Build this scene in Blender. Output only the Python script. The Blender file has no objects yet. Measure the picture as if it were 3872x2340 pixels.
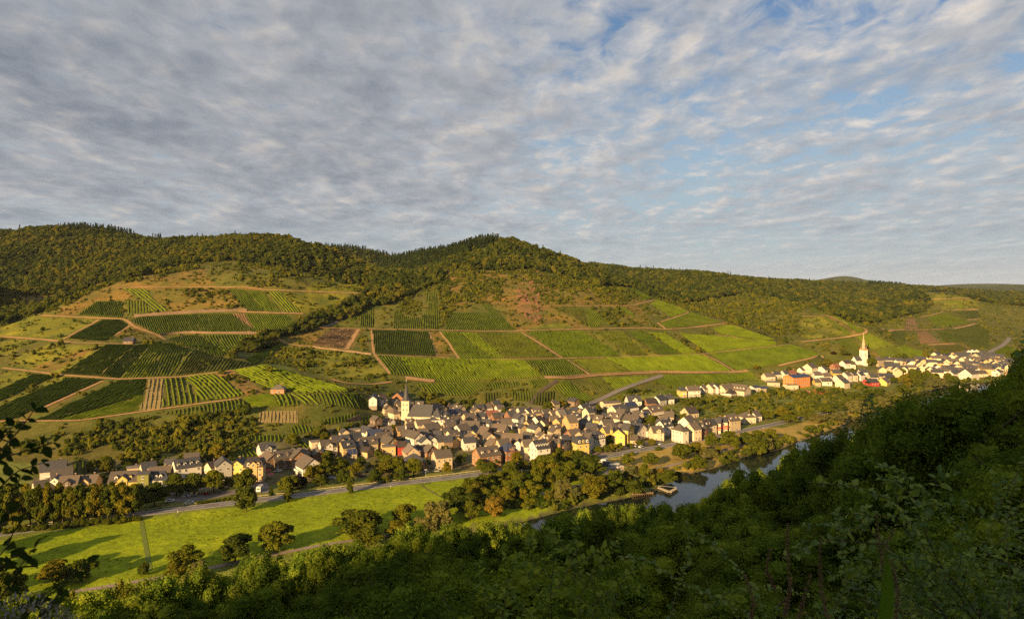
import bpy, math, random
import numpy as np
from mathutils import Vector, Matrix
SC = bpy.context.scene
COL = SC.collection
rng = np.random.default_rng(7)
random.seed(7)

# ------------------------------------------------------------------ camera
CAMZ = 105.0
FS = 3872 * 24 / 36.0          # focal length in photograph pixels
CX, HY = 1936.0, 1119.0        # principal column, horizon row (photograph pixels)
cam = bpy.data.cameras.new("camera"); cam.lens = 24.0; cam.sensor_width = 36.0
cam.shift_y = (HY - 1170.0) / 3872.0
cam.clip_start = 0.1; cam.clip_end = 40000
cam.dof.use_dof = True; cam.dof.focus_distance = 260; cam.dof.aperture_fstop = 4.0
camo = bpy.data.objects.new("camera", cam); COL.objects.link(camo)
camo.location = (0, 0, CAMZ); camo.rotation_euler = (math.pi / 2, 0, 0)
SC.camera = camo

# ------------------------------------------------------------------ world: sky with a layer of altocumulus
SUN_EL = math.radians(15)
SUN_AZ = math.radians(180 + 33)            # clockwise from +Y, where the sun stands
sdir = Vector((math.sin(SUN_AZ) * math.cos(SUN_EL), math.cos(SUN_AZ) * math.cos(SUN_EL), math.sin(SUN_EL)))
W = bpy.data.worlds.new("World"); SC.world = W; W.use_nodes = True
wt = W.node_tree; wt.nodes.clear()
def wn(t, **k):
    n = wt.nodes.new(t)
    for a, v in k.items(): setattr(n, a, v)
    return n
def wl(a, b): wt.links.new(a, b)
def wmath(op, a, b=None, c=None, clamp=False):
    n = wn('ShaderNodeMath', operation=op, use_clamp=clamp)
    for i, v in enumerate((a, b, c)):
        if v is None: continue
        if isinstance(v, (int, float)): n.inputs[i].default_value = v
        else: wl(v, n.inputs[i])
    return n.outputs[0]
def wramp(v, stops):
    n = wn('ShaderNodeValToRGB'); cr = n.color_ramp
    while len(cr.elements) < len(stops): cr.elements.new(0.5)
    for e, (p, c) in zip(cr.elements, stops):
        e.position = p; e.color = (c[0], c[1], c[2], 1) if not isinstance(c, (int, float)) else (c, c, c, 1)
    wl(v, n.inputs[0]); return n.outputs[0]
def wmix(f, a, b):
    n = wn('ShaderNodeMix', data_type='RGBA')
    for s, v in ((0, f), (6, a), (7, b)):
        if isinstance(v, (tuple, float, int)): n.inputs[s].default_value = (v if s == 0 else (*v, 1))
        else: wl(v, n.inputs[s])
    return n.outputs[2]
sky = wn('ShaderNodeTexSky', sky_type='NISHITA', sun_disc=False)
sky.sun_elevation = SUN_EL; sky.sun_rotation = SUN_AZ
sky.altitude = 200; sky.air_density = 1.0; sky.dust_density = 1.2; sky.ozone_density = 1.5
tc = wn('ShaderNodeTexCoord'); sep = wn('ShaderNodeSeparateXYZ'); wl(tc.outputs['Generated'], sep.inputs[0])
zc = wmath('MAXIMUM', wmath('ADD', sep.outputs[2], 0.12), 0.05)
pxw = wmath('DIVIDE', sep.outputs[0], zc); pyw = wmath('DIVIDE', sep.outputs[1], zc)
cmb = wn('ShaderNodeCombineXYZ'); wl(pxw, cmb.inputs[0]); wl(pyw, cmb.inputs[1])
def cloudnoise(scale, sx, sy, rot, detail, rough, off=(0, 0, 0), dist=0.0):
    mp = wn('ShaderNodeMapping'); wl(cmb.outputs[0], mp.inputs[0])
    mp.inputs['Location'].default_value = off
    mp.inputs['Rotation'].default_value = (0, 0, rot); mp.inputs['Scale'].default_value = (sx, sy, 1)
    n = wn('ShaderNodeTexNoise'); wl(mp.outputs[0], n.inputs['Vector'])
    n.inputs['Scale'].default_value = scale; n.inputs['Detail'].default_value = detail
    n.inputs['Roughness'].default_value = rough; n.inputs['Distortion'].default_value = dist
    return n.outputs[0]
#CLOUDS#
big = cloudnoise(0.55, 1.0, 1.0, 0.35, 3, 0.5, (3.1, 7.7, 0))
puff = cloudnoise(2.9, 0.98, 0.66, 0.30, 8, 0.55, (0.4, 0, 0), 0.3)
lit = cloudnoise(2.9, 0.98, 0.66, 0.30, 8, 0.55, (0.345, -0.065, 0), 0.3)
cell = cloudnoise(10.0, 1.0, 0.72, 0.30, 4, 0.55, (5, 1, 0), 0.5)
cell2 = cloudnoise(10.0, 1.0, 0.72, 0.30, 4, 0.55, (4.85, 0.8, 0), 0.5)
# the deck thins out towards +X
open_x = wmath('MAXIMUM', wmath('MINIMUM', wmath('MULTIPLY', wmath('SUBTRACT', pxw, -0.1), 0.085), 0.095), -0.20)
open_x = wmath('MULTIPLY', open_x, wramp(sep.outputs[2], [(0.10, 0.35), (0.30, 1.0)]))
cov = wmath('ADD', wmath('ADD', wmath('MULTIPLY', big, 0.34), wmath('MULTIPLY', puff, 0.44)), wmath('MULTIPLY', cell, 0.46))
cov = wmath('SUBTRACT', cov, open_x)
mask = wramp(cov, [(0.455, 0.0), (0.53, 0.60), (0.64, 1.0)])
rel = wmath('ADD', wmath('MULTIPLY', wmath('SUBTRACT', puff, lit), 2.0), wmath('MULTIPLY', wmath('SUBTRACT', cell, cell2), 0.75))  # lit and dark cloud sides put into the colour from shifted noise
rel = wmath('ADD', rel, wmath('ADD', wmath('MULTIPLY', wmath('SUBTRACT', puff, 0.5), -0.5), 0.43), None, True)
thick = wramp(wmath('ADD', cov, wmath('MULTIPLY', open_x, -0.6)), [(0.58, 0.0), (0.86, 1.0)])
EXK = 2 ** -1.25 * 1.33
def ek(c): return tuple(x * EXK for x in c)
ccol = wmix(thick, wramp(rel, [(0.15, ek((0.27, 0.29, 0.325))), (0.5, ek((0.37, 0.38, 0.40))), (0.9, ek((0.60, 0.545, 0.49)))]),
            wramp(rel, [(0.15, ek((0.138, 0.160, 0.198))), (0.5, ek((0.195, 0.217, 0.255))), (0.9, ek((0.335, 0.325, 0.325)))]))
skyc = wn('ShaderNodeVectorMath', operation='MULTIPLY'); wl(sky.outputs[0], skyc.inputs[0]); skyc.inputs[1].default_value = (0.037, 0.041, 0.046)
hzf = wramp(sep.outputs[2], [(0.0, 1.0), (0.12, 0.8), (0.34, 0.0)])
clear = wmix(hzf, skyc.outputs[0], wmix(wramp(sep.outputs[2], [(0.0, 0.0), (0.09, 1.0)]), ek((0.40, 0.415, 0.42)), ek((0.30, 0.375, 0.42))))
mfac = wmath('MULTIPLY', mask, wramp(sep.outputs[2], [(0.0, 0.30), (0.05, 0.42), (0.11, 0.9), (0.2, 1.0)]))
final = wmix(mfac, clear, ccol)
#ENDCLOUDS#
up10 = wn('ShaderNodeVectorMath', operation='SCALE'); wl(final, up10.inputs[0]); up10.inputs['Scale'].default_value = 10.0
bg = wn('ShaderNodeBackground'); bg.inputs['Strength'].default_value = 0.10; wl(up10.outputs[0], bg.inputs['Color'])
wo = wn('ShaderNodeOutputWorld'); wl(bg.outputs[0], wo.inputs['Surface'])

# ------------------------------------------------------------------ sun
sl = bpy.data.lights.new("sun", 'SUN'); sl.energy = 5.0; sl.angle = math.radians(0.6); sl.color = (1.0, 0.675, 0.31)
so = bpy.data.objects.new("sun", sl); COL.objects.link(so)
so.rotation_euler = sdir.to_track_quat('Z', 'Y').to_euler(); so.location = (-200, -300, 400)

SC.view_settings.view_transform = 'Standard'; SC.view_settings.look = 'None'
SC.view_settings.exposure = 1.25; SC.view_settings.gamma = 1.0; SC.view_settings.use_curve_mapping = False
SC.render.engine = 'CYCLES'
SC.cycles.max_bounces = 6; SC.cycles.diffuse_bounces = 3; SC.cycles.glossy_bounces = 3
SC.cycles.transmission_bounces = 4; SC.cycles.transparent_max_bounces = 6
SC.cycles.volume_bounces = 0; SC.cycles.sample_clamp_direct = 12.0; SC.cycles.sample_clamp_indirect = 2.5; SC.cycles.use_denoising = False
SC.render.use_persistent_data = False
# ------------------------------------------------------------------ coordinates
TILES = {'S': (0, 0, 1.0), 'D': (0, 0, 0.636364),
 'A1': (0, 1000, 2.464), 'A2': (900, 1000, 2.464), 'A3': (1800, 1000, 2.464), 'A4': (2700, 1000, 2.464),
 'V1': (100, 1640, 4.1067), 'V2': (600, 1620, 4.1067), 'V3': (1100, 1560, 4.1067), 'V4': (1350, 1440, 4.1067),
 'V5': (1800, 1500, 4.1067), 'V6': (2250, 1440, 4.1067), 'V7': (2500, 1300, 3.7908), 'V8': (3100, 1230, 3.1917),
 'Z4': (0, 1300, 1.8954), 'Z5': (900, 1400, 2.464), 'Z6': (1800, 1400, 2.1426), 'Z7': (0, 1700, 1.2968), 'Z8': (1900, 1600, 1.2495)}
def S(tile, pts):
    ox, oy, k = TILES[tile]; p = np.asarray(pts, float).reshape(-1, 2)
    return np.column_stack([ox + p[:, 0] / k, oy + p[:, 1] / k])
def ray(ps):
    return (ps[:, 0] - CX) / FS, (ps[:, 1] - HY) / FS
def at_depth(ps, d):
    u, v = ray(ps); return np.column_stack([u * d, np.broadcast_to(d, u.shape), CAMZ - v * d])
def to_px(X, Y, Z):
    Y = np.maximum(Y, 1e-3)
    return CX + FS * X / Y, HY + FS * (CAMZ - Z) / Y

# value noise for relief
_perm = np.random.default_rng(3).permutation(512); _perm = np.concatenate([_perm, _perm])
_vals = np.random.default_rng(4).random(1024) * 2 - 1
def vnoise(x, y):
    xi = np.floor(x).astype(int); yi = np.floor(y).astype(int); fx = x - xi; fy = y - yi
    fx = fx * fx * (3 - 2 * fx); fy = fy * fy * (3 - 2 * fy)
    h = lambda a, b: _vals[_perm[(_perm[a & 511] + b) & 511]]
    return (h(xi, yi) * (1 - fx) + h(xi + 1, yi) * fx) * (1 - fy) + (h(xi, yi + 1) * (1 - fx) + h(xi + 1, yi + 1) * fx) * fy
def fbm(x, y, o=4):
    s = 0; a = 1.0
    for i in range(o):
        s = s + a * vnoise(x + 17 * i, y - 9 * i); x = x * 2.03; y = y * 2.03; a *= 0.5
    return s

# ------------------------------------------------------------------ river course (far bank line) and the near slope
BANK = np.array([(-900, -260), (-420, 60), (-250, 155), (-145, 225), (-80, 262), (0, 312), (34, 338), (75, 362), (97, 395), (130, 420), (154, 446),
                 (182, 464), (262, 545), (380, 679), (447, 747), (532, 810), (720, 905), (960, 1015), (1250, 1210), (1900, 1450), (3200, 1700)], float)
RIVW = 60.0
def bank_sd(x, y):
    best = np.full(np.shape(x), 1e18); sgn = np.ones(np.shape(x))
    for a, b in zip(BANK[:-1], BANK[1:]):
        d = b - a; L = d @ d
        t = np.clip(((x - a[0]) * d[0] + (y - a[1]) * d[1]) / L, 0, 1)
        ex = x - a[0] - t * d[0]; ey = y - a[1] - t * d[1]; q = ex * ex + ey * ey
        s = np.where(ex * d[1] - ey * d[0] >= 0, 1.0, -1.0)       # + = near side of the river
        up = q < best - 1e-9; best = np.where(up, q, best); sgn = np.where(up, s, sgn)
    return np.sqrt(best) * sgn
NS = np.array([0, 6, 20, 40, 70, 96, 122, 146, 164, 188, 200, 207, 240, 300, 370, 460, 700, 3000.])
NZ = np.array([0.3, 2.0, 9, 19, 35, 49, 60.5, 69, 76.5, 89, 97.5, 103.2, 117, 166, 228, 288, 345, 370.])  # unseen rise behind the camera shaped to put the near slope in shade

# ------------------------------------------------------------------ hills across the river: (photo column, photo row, distance), thin-plate surface
CTL = [ # D pixels; third = distance along the view axis; optional fourth = metres of canopy to take off
# toe of the slopes
(-150,1120,420),(100,1112,413),(350,1098,425),(600,1085,436),(750,1058,462),(900,1010,520),(1000,985,562),(1200,975,593),(1400,964,617),(1600,938,672),
(1800,912,748),(2000,882,868),(2130,868,925),(2250,850,1050),(2400,846,1090),(2600,850,1090),
# left hill
(-150,1010,470),(0,1005,472),(300,1005,474),(600,988,486),(850,962,520),(-150,890,610),(0,950,530),(0,890,610),(150,915,570),(300,912,558),(600,884,570),(450,905,560),(760,930,548),(880,945,545),
(-150,800,720),(0,812,715),(200,830,665),(300,830,655),(430,832,652),(500,850,620),(560,866,598),(610,878,586),
(520,838,690),(600,835,715),(450,808,735),(640,852,690),(500,800,745),(350,775,760),(200,765,765),(100,757,772),(0,785,755),(650,790,775),(600,760,800),
(200,735,795),(300,700,830),(420,735,800),(560,700,840),(700,720,845),(450,660,905),(600,645,930),(750,665,930),(850,695,935),(330,665,890),(250,690,850),(180,712,850),
(120,740,800),(60,765,800),(0,742,900),(0,700,1000,6),(0,620,1180,8),(-150,640,1150,8),(200,660,1060,8),(200,610,1200,8),(300,620,1150,8),
(-150,552,1380,10),(0,552,1380,10),(100,546,1400,10),(200,543,1400,10),(300,555,1430,11),(390,583,1480,12),
(450,570,1300,10),(600,565,1250,9),(700,572,1220,9),(780,598,1200,10),(840,625,1190,9),(885,655,1160,9),(600,610,1060,8),(420,610,1120,8),
# side valley
(700,838,722),(760,800,790),(800,765,850),(850,724,985),(880,694,1200,6),(895,664,1450,8),(905,634,1600,9),(850,592,1720,12),(790,592,1720,12),(920,606,1700,12),(960,612,1550,12),
# central hill
(760,880,640),(820,845,690),(900,905,605),(950,900,612),(760,850,690),(830,785,830),(950,790,792),(950,850,695),(900,730,905),(900,690,1010,6),
(1180,960,600),(1180,912,632),(1180,862,692),(1180,796,800),(1180,740,900),(1180,690,1005),(1060,700,985),(1180,636,1120,6),(1000,650,1130,8),(1050,617,1290,12),(1000,622,1380,13),(940,630,1480,12),
(1170,572,1250,11),(1230,580,1245,10),(1300,608,1230,9),(1300,660,1090,5),(1400,642,1215,7),(1350,700,990),(1440,665,1180,6),(1500,690,1130,4),(1560,718,1050),
(1400,950,630),(1350,912,640),(1350,860,705),(1350,796,810),(1300,760,870),(1500,905,682),(1500,868,722),(1500,800,832),(1500,760,905),(1650,750,985),(1600,760,940),(1740,777,930),(1860,815,885),(1960,850,842),
(1700,890,735),(1700,832,828),(1700,790,905),(1560,840,770),(1850,870,790),(1650,925,692),
# ridge behind
(1420,634,1900,9),(1540,648,2000,9),(1700,656,2000,9),(1850,674,1900,9),(1940,694,1820,9),(2010,704,1900,9),(1560,690,1450,6),(1700,705,1400,6),(1640,735,1150,2),(1800,728,1260,4),(1900,728,1260,4),
(1800,775,1040),(1900,790,1000),(1950,765,1060),(2000,790,1010),(2085,800,965),(1900,830,905),(2020,840,915),(2080,770,1060),(2000,748,1140,3),
# Ediger side valley and hill
(2120,790,1150,3),(2100,750,1450,7),(2200,735,1550,7),(2100,715,1800,9),(2200,700,2000,9),(2100,678,2350,9),(2200,684,2350,9),(2280,702,2250,9),
(2180,835,1080),(2250,800,1230),(2200,765,1400),(2240,745,1480,4),(2290,712,1580),(2340,735,1540),(2400,750,1520),(2464,785,1420),(2400,815,1200),(2600,800,1400),(2464,730,1850,6),(2600,740,1900,6),(2380,712,2100,8),(2464,705,2400,8),(2620,700,2600,8),
]
def _tps_fit(P, z, lam):
    n = len(P); d2 = ((P[:, None] - P[None]) ** 2).sum(-1)
    K = 0.5 * d2 * np.log(np.maximum(d2, 1e-12)); A = np.zeros((n + 3, n + 3))
    A[:n, :n] = K + lam * np.eye(n); A[:n, n] = 1; A[:n, n + 1:] = P; A[n, :n] = 1; A[n + 1:, :n] = P.T
    return np.linalg.solve(A, np.concatenate([z, np.zeros(3)]))
cp = np.array([c[:3] for c in CTL], float); sub = np.array([c[3] if len(c) > 3 else 0.0 for c in CTL])
w3 = at_depth(S('D', cp[:, :2]), cp[:, 2]); w3[:, 2] -= sub
extra = [(-700, 900, 112), (-1000, 1500, 230), (-1300, 2200, 230), (-500, 2200, 220), (100, 2300, 190), (700, 2700, 170), (1400, 3200, 130), (2200, 2800, 120), (2600, 1900, 90),
         (-300, 1750, 190), (200, 1750, 150), (450, 1650, 150), (-420, 330, -4), (-200, 330, -6), (0, 430, -6), (100, 510, -5), (250, 620, -5), (420, 760, -5), (620, 900, -5), (850, 1060, -4),
         (-600, 420, 20), (-150, 300, -8), (1200, 1350, 5), (1500, 1700, 60)]
P3 = np.vstack([w3, np.array(extra, float)])
_c = _tps_fit(P3[:, :2] / 1000, P3[:, 2], 2e-5)
GX0, GX1, GY0, GY1, GS = -1800., 3200., 150., 3400., 10.
gx = np.arange(GX0, GX1 + 1, GS); gy = np.arange(GY0, GY1 + 1, GS)
def _tps_eval(x, y):
    out = np.empty(x.shape); xf = x.ravel() / 1000; yf = y.ravel() / 1000; o = out.ravel()
    for i in range(0, len(xf), 20000):
        a = np.column_stack([xf[i:i + 20000], yf[i:i + 20000]])
        d2 = (a[:, 0:1] - P3[:, 0] / 1000) ** 2 + (a[:, 1:2] - P3[:, 1] / 1000) ** 2
        o[i:i + 20000] = (0.5 * d2 * np.log(np.maximum(d2, 1e-12))) @ _c[:-3] + _c[-3] + a @ _c[-2:]
    return o.reshape(x.shape)
_GX, _GY = np.meshgrid(gx, gy); HG = _tps_eval(_GX, _GY)
# far country: the fitted surface gives way to a low rolling plateau with far ridges
_r = np.hypot(_GX, _GY); _k = np.clip((_r - 2500) / 700, 0, 1); HG = HG * (1 - _k) + np.clip(HG, 60, 128) * _k
def grid_sample(x, y):
    fx = np.clip((x - GX0) / GS, 0, len(gx) - 1.001); fy = np.clip((y - GY0) / GS, 0, len(gy) - 1.001)
    ix = fx.astype(int); iy = fy.astype(int); fx = fx - ix; fy = fy - iy
    return (HG[iy, ix] * (1 - fx) + HG[iy, ix + 1] * fx) * (1 - fy) + (HG[iy + 1, ix] * (1 - fx) + HG[iy + 1, ix + 1] * fx) * fy
FARH = [(2914, 6000, 138, 300, 260), (2560, 6300, 100, 230, 300), (3700, 4700, 55, 700, 500), (4500, 6500, 95, 900, 700), (3250, 6300, 95, 260, 300)]
def height(x, y):
    x = np.asarray(x, float); y = np.asarray(y, float)
    sd = bank_sd(x, y)
    h = grid_sample(x, y)
    fl = 2.0 + 0.012 * np.maximum(-sd - 30, 0)                     # valley floor
    fl = np.minimum(fl, 9)
    t = (h - fl) / 4.0
    far = fl + 4.0 * np.where(t > 20, t, np.log1p(np.exp(np.minimum(t, 20))))
    rough = np.clip((far - 12) / 40, 0, 1)
    far = far + rough * (0.9 * fbm(x / 34, y / 34, 4))
    for fx, fy, fh, rx, ry in FARH:
        far = far + fh * np.exp(-((x - fx) / rx) ** 2 - ((y - fy) / ry) ** 2)
    # bank profile: shelving to the bed
    bk = np.clip(-sd / 7.0, 0, 1); far = far * bk + (-0.6) * (1 - bk)
    s = sd - RIVW
    near = np.interp(s, NS, NZ) + np.clip(s / 30, 0, 1) * np.clip(np.hypot(x, y) / 60, 0, 1) * 1.1 * fbm(x / 22, y / 22, 3)
    return np.where(sd < 0, far, np.where(s < 0, -1.8, near))
_T = np.concatenate([np.arange(120, 1400, 2.0), np.geomspace(1400, 9000, 260)])
def hit(ps, t0=None, lift=0.0):
    """photo pixels -> points on the ground across the valley"""
    ps = np.asarray(ps, float).reshape(-1, 2); out = np.empty((len(ps), 3))
    T = _T if t0 is None else np.concatenate([np.arange(t0, 120, 1.0), _T])
    for i in range(0, len(ps), 400):
        q = ps[i:i + 400]; u, v = ray(q)
        X = u[:, None] * T; Y = np.broadcast_to(T, X.shape); Z = CAMZ - v[:, None] * T
        H = height(X, Y) + lift; below = H > Z
        k = np.where(below.any(1), below.argmax(1), len(T) - 1); k = np.maximum(k, 1)
        r = np.arange(len(q)); g1 = (Z - H)[r, k]; g0 = (Z - H)[r, k - 1]
        f = np.clip(g0 / np.where(np.abs(g0 - g1) < 1e-9, 1, g0 - g1), 0, 1)
        d = T[k - 1] + f * (T[k] - T[k - 1]); p = at_depth(q, d); p[:, 2] = height(p[:, 0], p[:, 1]); out[i:i + 400] = p
    return out
def inside(px, py, poly):
    c = np.zeros(np.shape(px), bool); n = len(poly)
    for i in range(n):
        x1, y1 = poly[i]; x2, y2 = poly[(i + 1) % n]
        if y1 == y2: continue
        m = ((y1 > py) != (y2 > py)) & (px < (x2 - x1) * (py - y1) / (y2 - y1) + x1); c ^= m
    return c
# ------------------------------------------------------------------ materials
MATS = {}
class NT:
    def __init__(self, name):
        self.m = bpy.data.materials.new(name); self.m.use_nodes = True; self.t = self.m.node_tree; self.t.nodes.clear()
        self.out = self.n('ShaderNodeOutputMaterial')
    def n(self, t, **k):
        x = self.t.nodes.new(t)
        for a, v in k.items(): setattr(x, a, v)
        return x
    def put(self, sock, v):
        if hasattr(v, 'is_linked') or hasattr(v, 'links'): self.t.links.new(v, sock)
        elif isinstance(v, (tuple, list)) and len(v) == 3 and sock.type == 'RGBA': sock.default_value = (*v, 1)
        else: sock.default_value = v
    def math(self, op, a, b=None, clamp=False):
        x = self.n('ShaderNodeMath', operation=op, use_clamp=clamp); self.put(x.inputs[0], a)
        if b is not None: self.put(x.inputs[1], b)
        return x.outputs[0]
    def mix(self, f, a, b, bt='MIX'):
        x = self.n('ShaderNodeMix', data_type='RGBA', blend_type=bt); self.put(x.inputs[0], f); self.put(x.inputs[6], a); self.put(x.inputs[7], b); return x.outputs[2]
    def noise(self, scale, detail=4, rough=0.55, vec=None, dist=0.0):
        x = self.n('ShaderNodeTexNoise'); x.inputs['Scale'].default_value = scale; x.inputs['Detail'].default_value = detail
        x.inputs['Roughness'].default_value = rough; x.inputs['Distortion'].default_value = dist
        if vec is not None: self.put(x.inputs['Vector'], vec)
        return x.outputs[0]
    def pos(self): return self.n('ShaderNodeNewGeometry').outputs['Position']
    def objc(self): return self.n('ShaderNodeTexCoord').outputs['Object']
    def ramp(self, v, stops):
        x = self.n('ShaderNodeValToRGB'); cr = x.color_ramp
        while len(cr.elements) < len(stops): cr.elements.new(0.5)
        for e, (p, c) in zip(cr.elements, stops):
            e.position = p; e.color = (c, c, c, 1) if isinstance(c, (int, float)) else (*c, 1)
        self.put(x.inputs[0], v); return x.outputs[0]
    def bump(self, h, dist, strength=1.0):
        x = self.n('ShaderNodeBump'); x.inputs['Distance'].default_value = dist; x.inputs['Strength'].default_value = strength; self.put(x.inputs['Height'], h); return x.outputs[0]
    def pbr(self, col, rough=0.85, spec=0.25, normal=None, metal=0.0):
        b = self.n('ShaderNodeBsdfPrincipled'); self.put(b.inputs['Base Color'], col); self.put(b.inputs['Roughness'], rough)
        b.inputs['Specular IOR Level'].default_value = spec; b.inputs['Metallic'].default_value = metal
        if normal is not None: self.put(b.inputs['Normal'], normal)
        self.t.links.new(b.outputs[0], self.out.inputs[0]); return self.m
def sc(c, k): return tuple(min(x * k, 1) for x in c)
def plain(name, c, rough=0.8, spec=0.3, var=0.18, scale=0.35, bump=0.0, metal=0.0):
    if name in MATS: return MATS[name]
    t = NT(name); n1 = t.noise(scale, 5, 0.6, t.pos()); n2 = t.noise(scale * 9, 3, 0.6, t.pos())
    f = t.math('ADD', t.math('MULTIPLY', n1, 0.7), t.math('MULTIPLY', n2, 0.3))
    col = t.ramp(f, [(0.3, sc(c, 1 - var)), (0.7, sc(c, 1 + var))])
    nb = t.bump(n2, bump) if bump else None
    MATS[name] = t.pbr(col, rough, spec, nb, metal); return MATS[name]
def leafmat(name, c, var=0.35, trans=0.35, hue=0.0, patch=0.05, wi=0.45, wo=0.30, gloss=0.0):
    if name in MATS: return MATS[name]
    t = NT(name); g = t.n('ShaderNodeNewGeometry'); oi = t.n('ShaderNodeObjectInfo')
    isl = g.outputs['Random Per Island']; big = t.noise(patch, 3, 0.6, g.outputs['Position'])
    v = t.math('ADD', t.math('ADD', t.math('MULTIPLY', isl, wi), t.math('MULTIPLY', oi.outputs['Random'], wo)), t.math('MULTIPLY', big, 0.35))
    warm = (min(c[0] * (1.35 + hue), 1), c[1] * 1.12, c[2] * 0.8)
    col = t.ramp(v, [(0.15, sc((c[0] * .85, c[1], c[2] * 1.25), 1 - var)), (0.5, c), (0.92, sc(warm, 1 + var))])
    d = t.n('ShaderNodeBsdfDiffuse'); t.put(d.inputs[0], col)
    tr = t.n('ShaderNodeBsdfTranslucent'); t.put(tr.inputs[0], t.mix(1.0, col, (1.0, 1.0, 0.5), 'MULTIPLY'))
    ms = t.n('ShaderNodeMixShader'); ms.inputs[0].default_value = trans
    t.t.links.new(d.outputs[0], ms.inputs[1]); t.t.links.new(tr.outputs[0], ms.inputs[2]); t.t.links.new(ms.outputs[0], t.out.inputs[0])
    if gloss:
        gb = t.n('ShaderNodeBsdfGlossy'); gb.inputs['Roughness'].default_value = 0.42; gb.inputs['Color'].default_value = (0.9, 0.95, 1, 1); m2 = t.n('ShaderNodeMixShader'); m2.inputs[0].default_value = gloss
        t.t.links.new(ms.outputs[0], m2.inputs[1]); t.t.links.new(gb.outputs[0], m2.inputs[2]); t.t.links.new(m2.outputs[0], t.out.inputs[0])
    MATS[name] = t.m; return t.m

# ------------------------------------------------------------------ object helpers
def mesh_obj(name, V, F, mat=None, parent=None, smooth=False, mats=None, midx=None, link=True):
    me = bpy.data.meshes.new(name)
    V = np.asarray(V, np.float32).reshape(-1, 3)
    if isinstance(F, np.ndarray):
        k = F.shape[1]; nf = len(F)
        me.vertices.add(len(V)); me.vertices.foreach_set('co', V.ravel())
        me.loops.add(nf * k); me.loops.foreach_set('vertex_index', F.astype(np.int32).ravel())
        me.polygons.add(nf); me.polygons.foreach_set('loop_start', np.arange(0, nf * k, k, dtype=np.int32))
        me.update(calc_edges=True)
    else:
        me.from_pydata(V.tolist(), [], F); me.update()
    for m in (mats or ([mat] if mat else [])): me.materials.append(m)
    if midx is not None: me.polygons.foreach_set('material_index', np.asarray(midx, np.int32))
    if smooth: me.polygons.foreach_set('use_smooth', np.ones(len(me.polygons), bool))
    return obj_from(name, me, parent, link)
def obj_from(name, me, parent=None, link=True):
    o = bpy.data.objects.new(name, me)
    if link: COL.objects.link(o)
    if parent is not None: o.parent = parent
    return o
def empty(name, loc, rz=0.0):
    o = bpy.data.objects.new(name, None); COL.objects.link(o); o.location = loc; o.rotation_euler = (0, 0, rz); o.empty_display_size = 0.5; return o
def tag(o, label=None, cat=None, group=None, kind=None):
    if label: o['label'] = label
    if cat: o['category'] = cat
    if group: o['group'] = group
    if kind: o['kind'] = kind
    return o
def box(cx, cy, cz, sx, sy, sz):
    v = [(cx + a * sx / 2, cy + b * sy / 2, cz + c * sz / 2) for c in (-1, 1) for b in (-1, 1) for a in (-1, 1)]
    return v, [(0, 2, 3, 1), (4, 5, 7, 6), (0, 1, 5, 4), (2, 6, 7, 3), (0, 4, 6, 2), (1, 3, 7, 5)]
class MB:
    def __init__(self): self.v = []; self.f = []; self.m = []
    def add(self, v, f, m=0):
        k = len(self.v); self.v += [tuple(p) for p in v]; self.f += [tuple(i + k for i in q) for q in f]; self.m += [m] * len(f); return self
    def box(self, cx, cy, cz, sx, sy, sz, m=0): return self.add(*box(cx, cy, cz, sx, sy, sz), m)
    def tube(self, p, q, r0, r1, n=6, m=0, cap=False):
        p = Vector(p); q = Vector(q); d = (q - p).normalized(); a = d.orthogonal().normalized(); b = d.cross(a)
        v = [tuple(c + r * (a * math.cos(2 * math.pi * i / n) + b * math.sin(2 * math.pi * i / n))) for c, r in ((p, r0), (q, r1)) for i in range(n)]
        f = [(i, (i + 1) % n, n + (i + 1) % n, n + i) for i in range(n)]
        if cap: f += [tuple(range(n))[::-1], tuple(range(n, 2 * n))]
        return self.add(v, f, m)
    def obj(self, name, mats, parent=None, smooth=False, link=True):
        return mesh_obj(name, self.v, self.f, None, parent, smooth, mats if isinstance(mats, list) else [mats], self.m, link)

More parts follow.
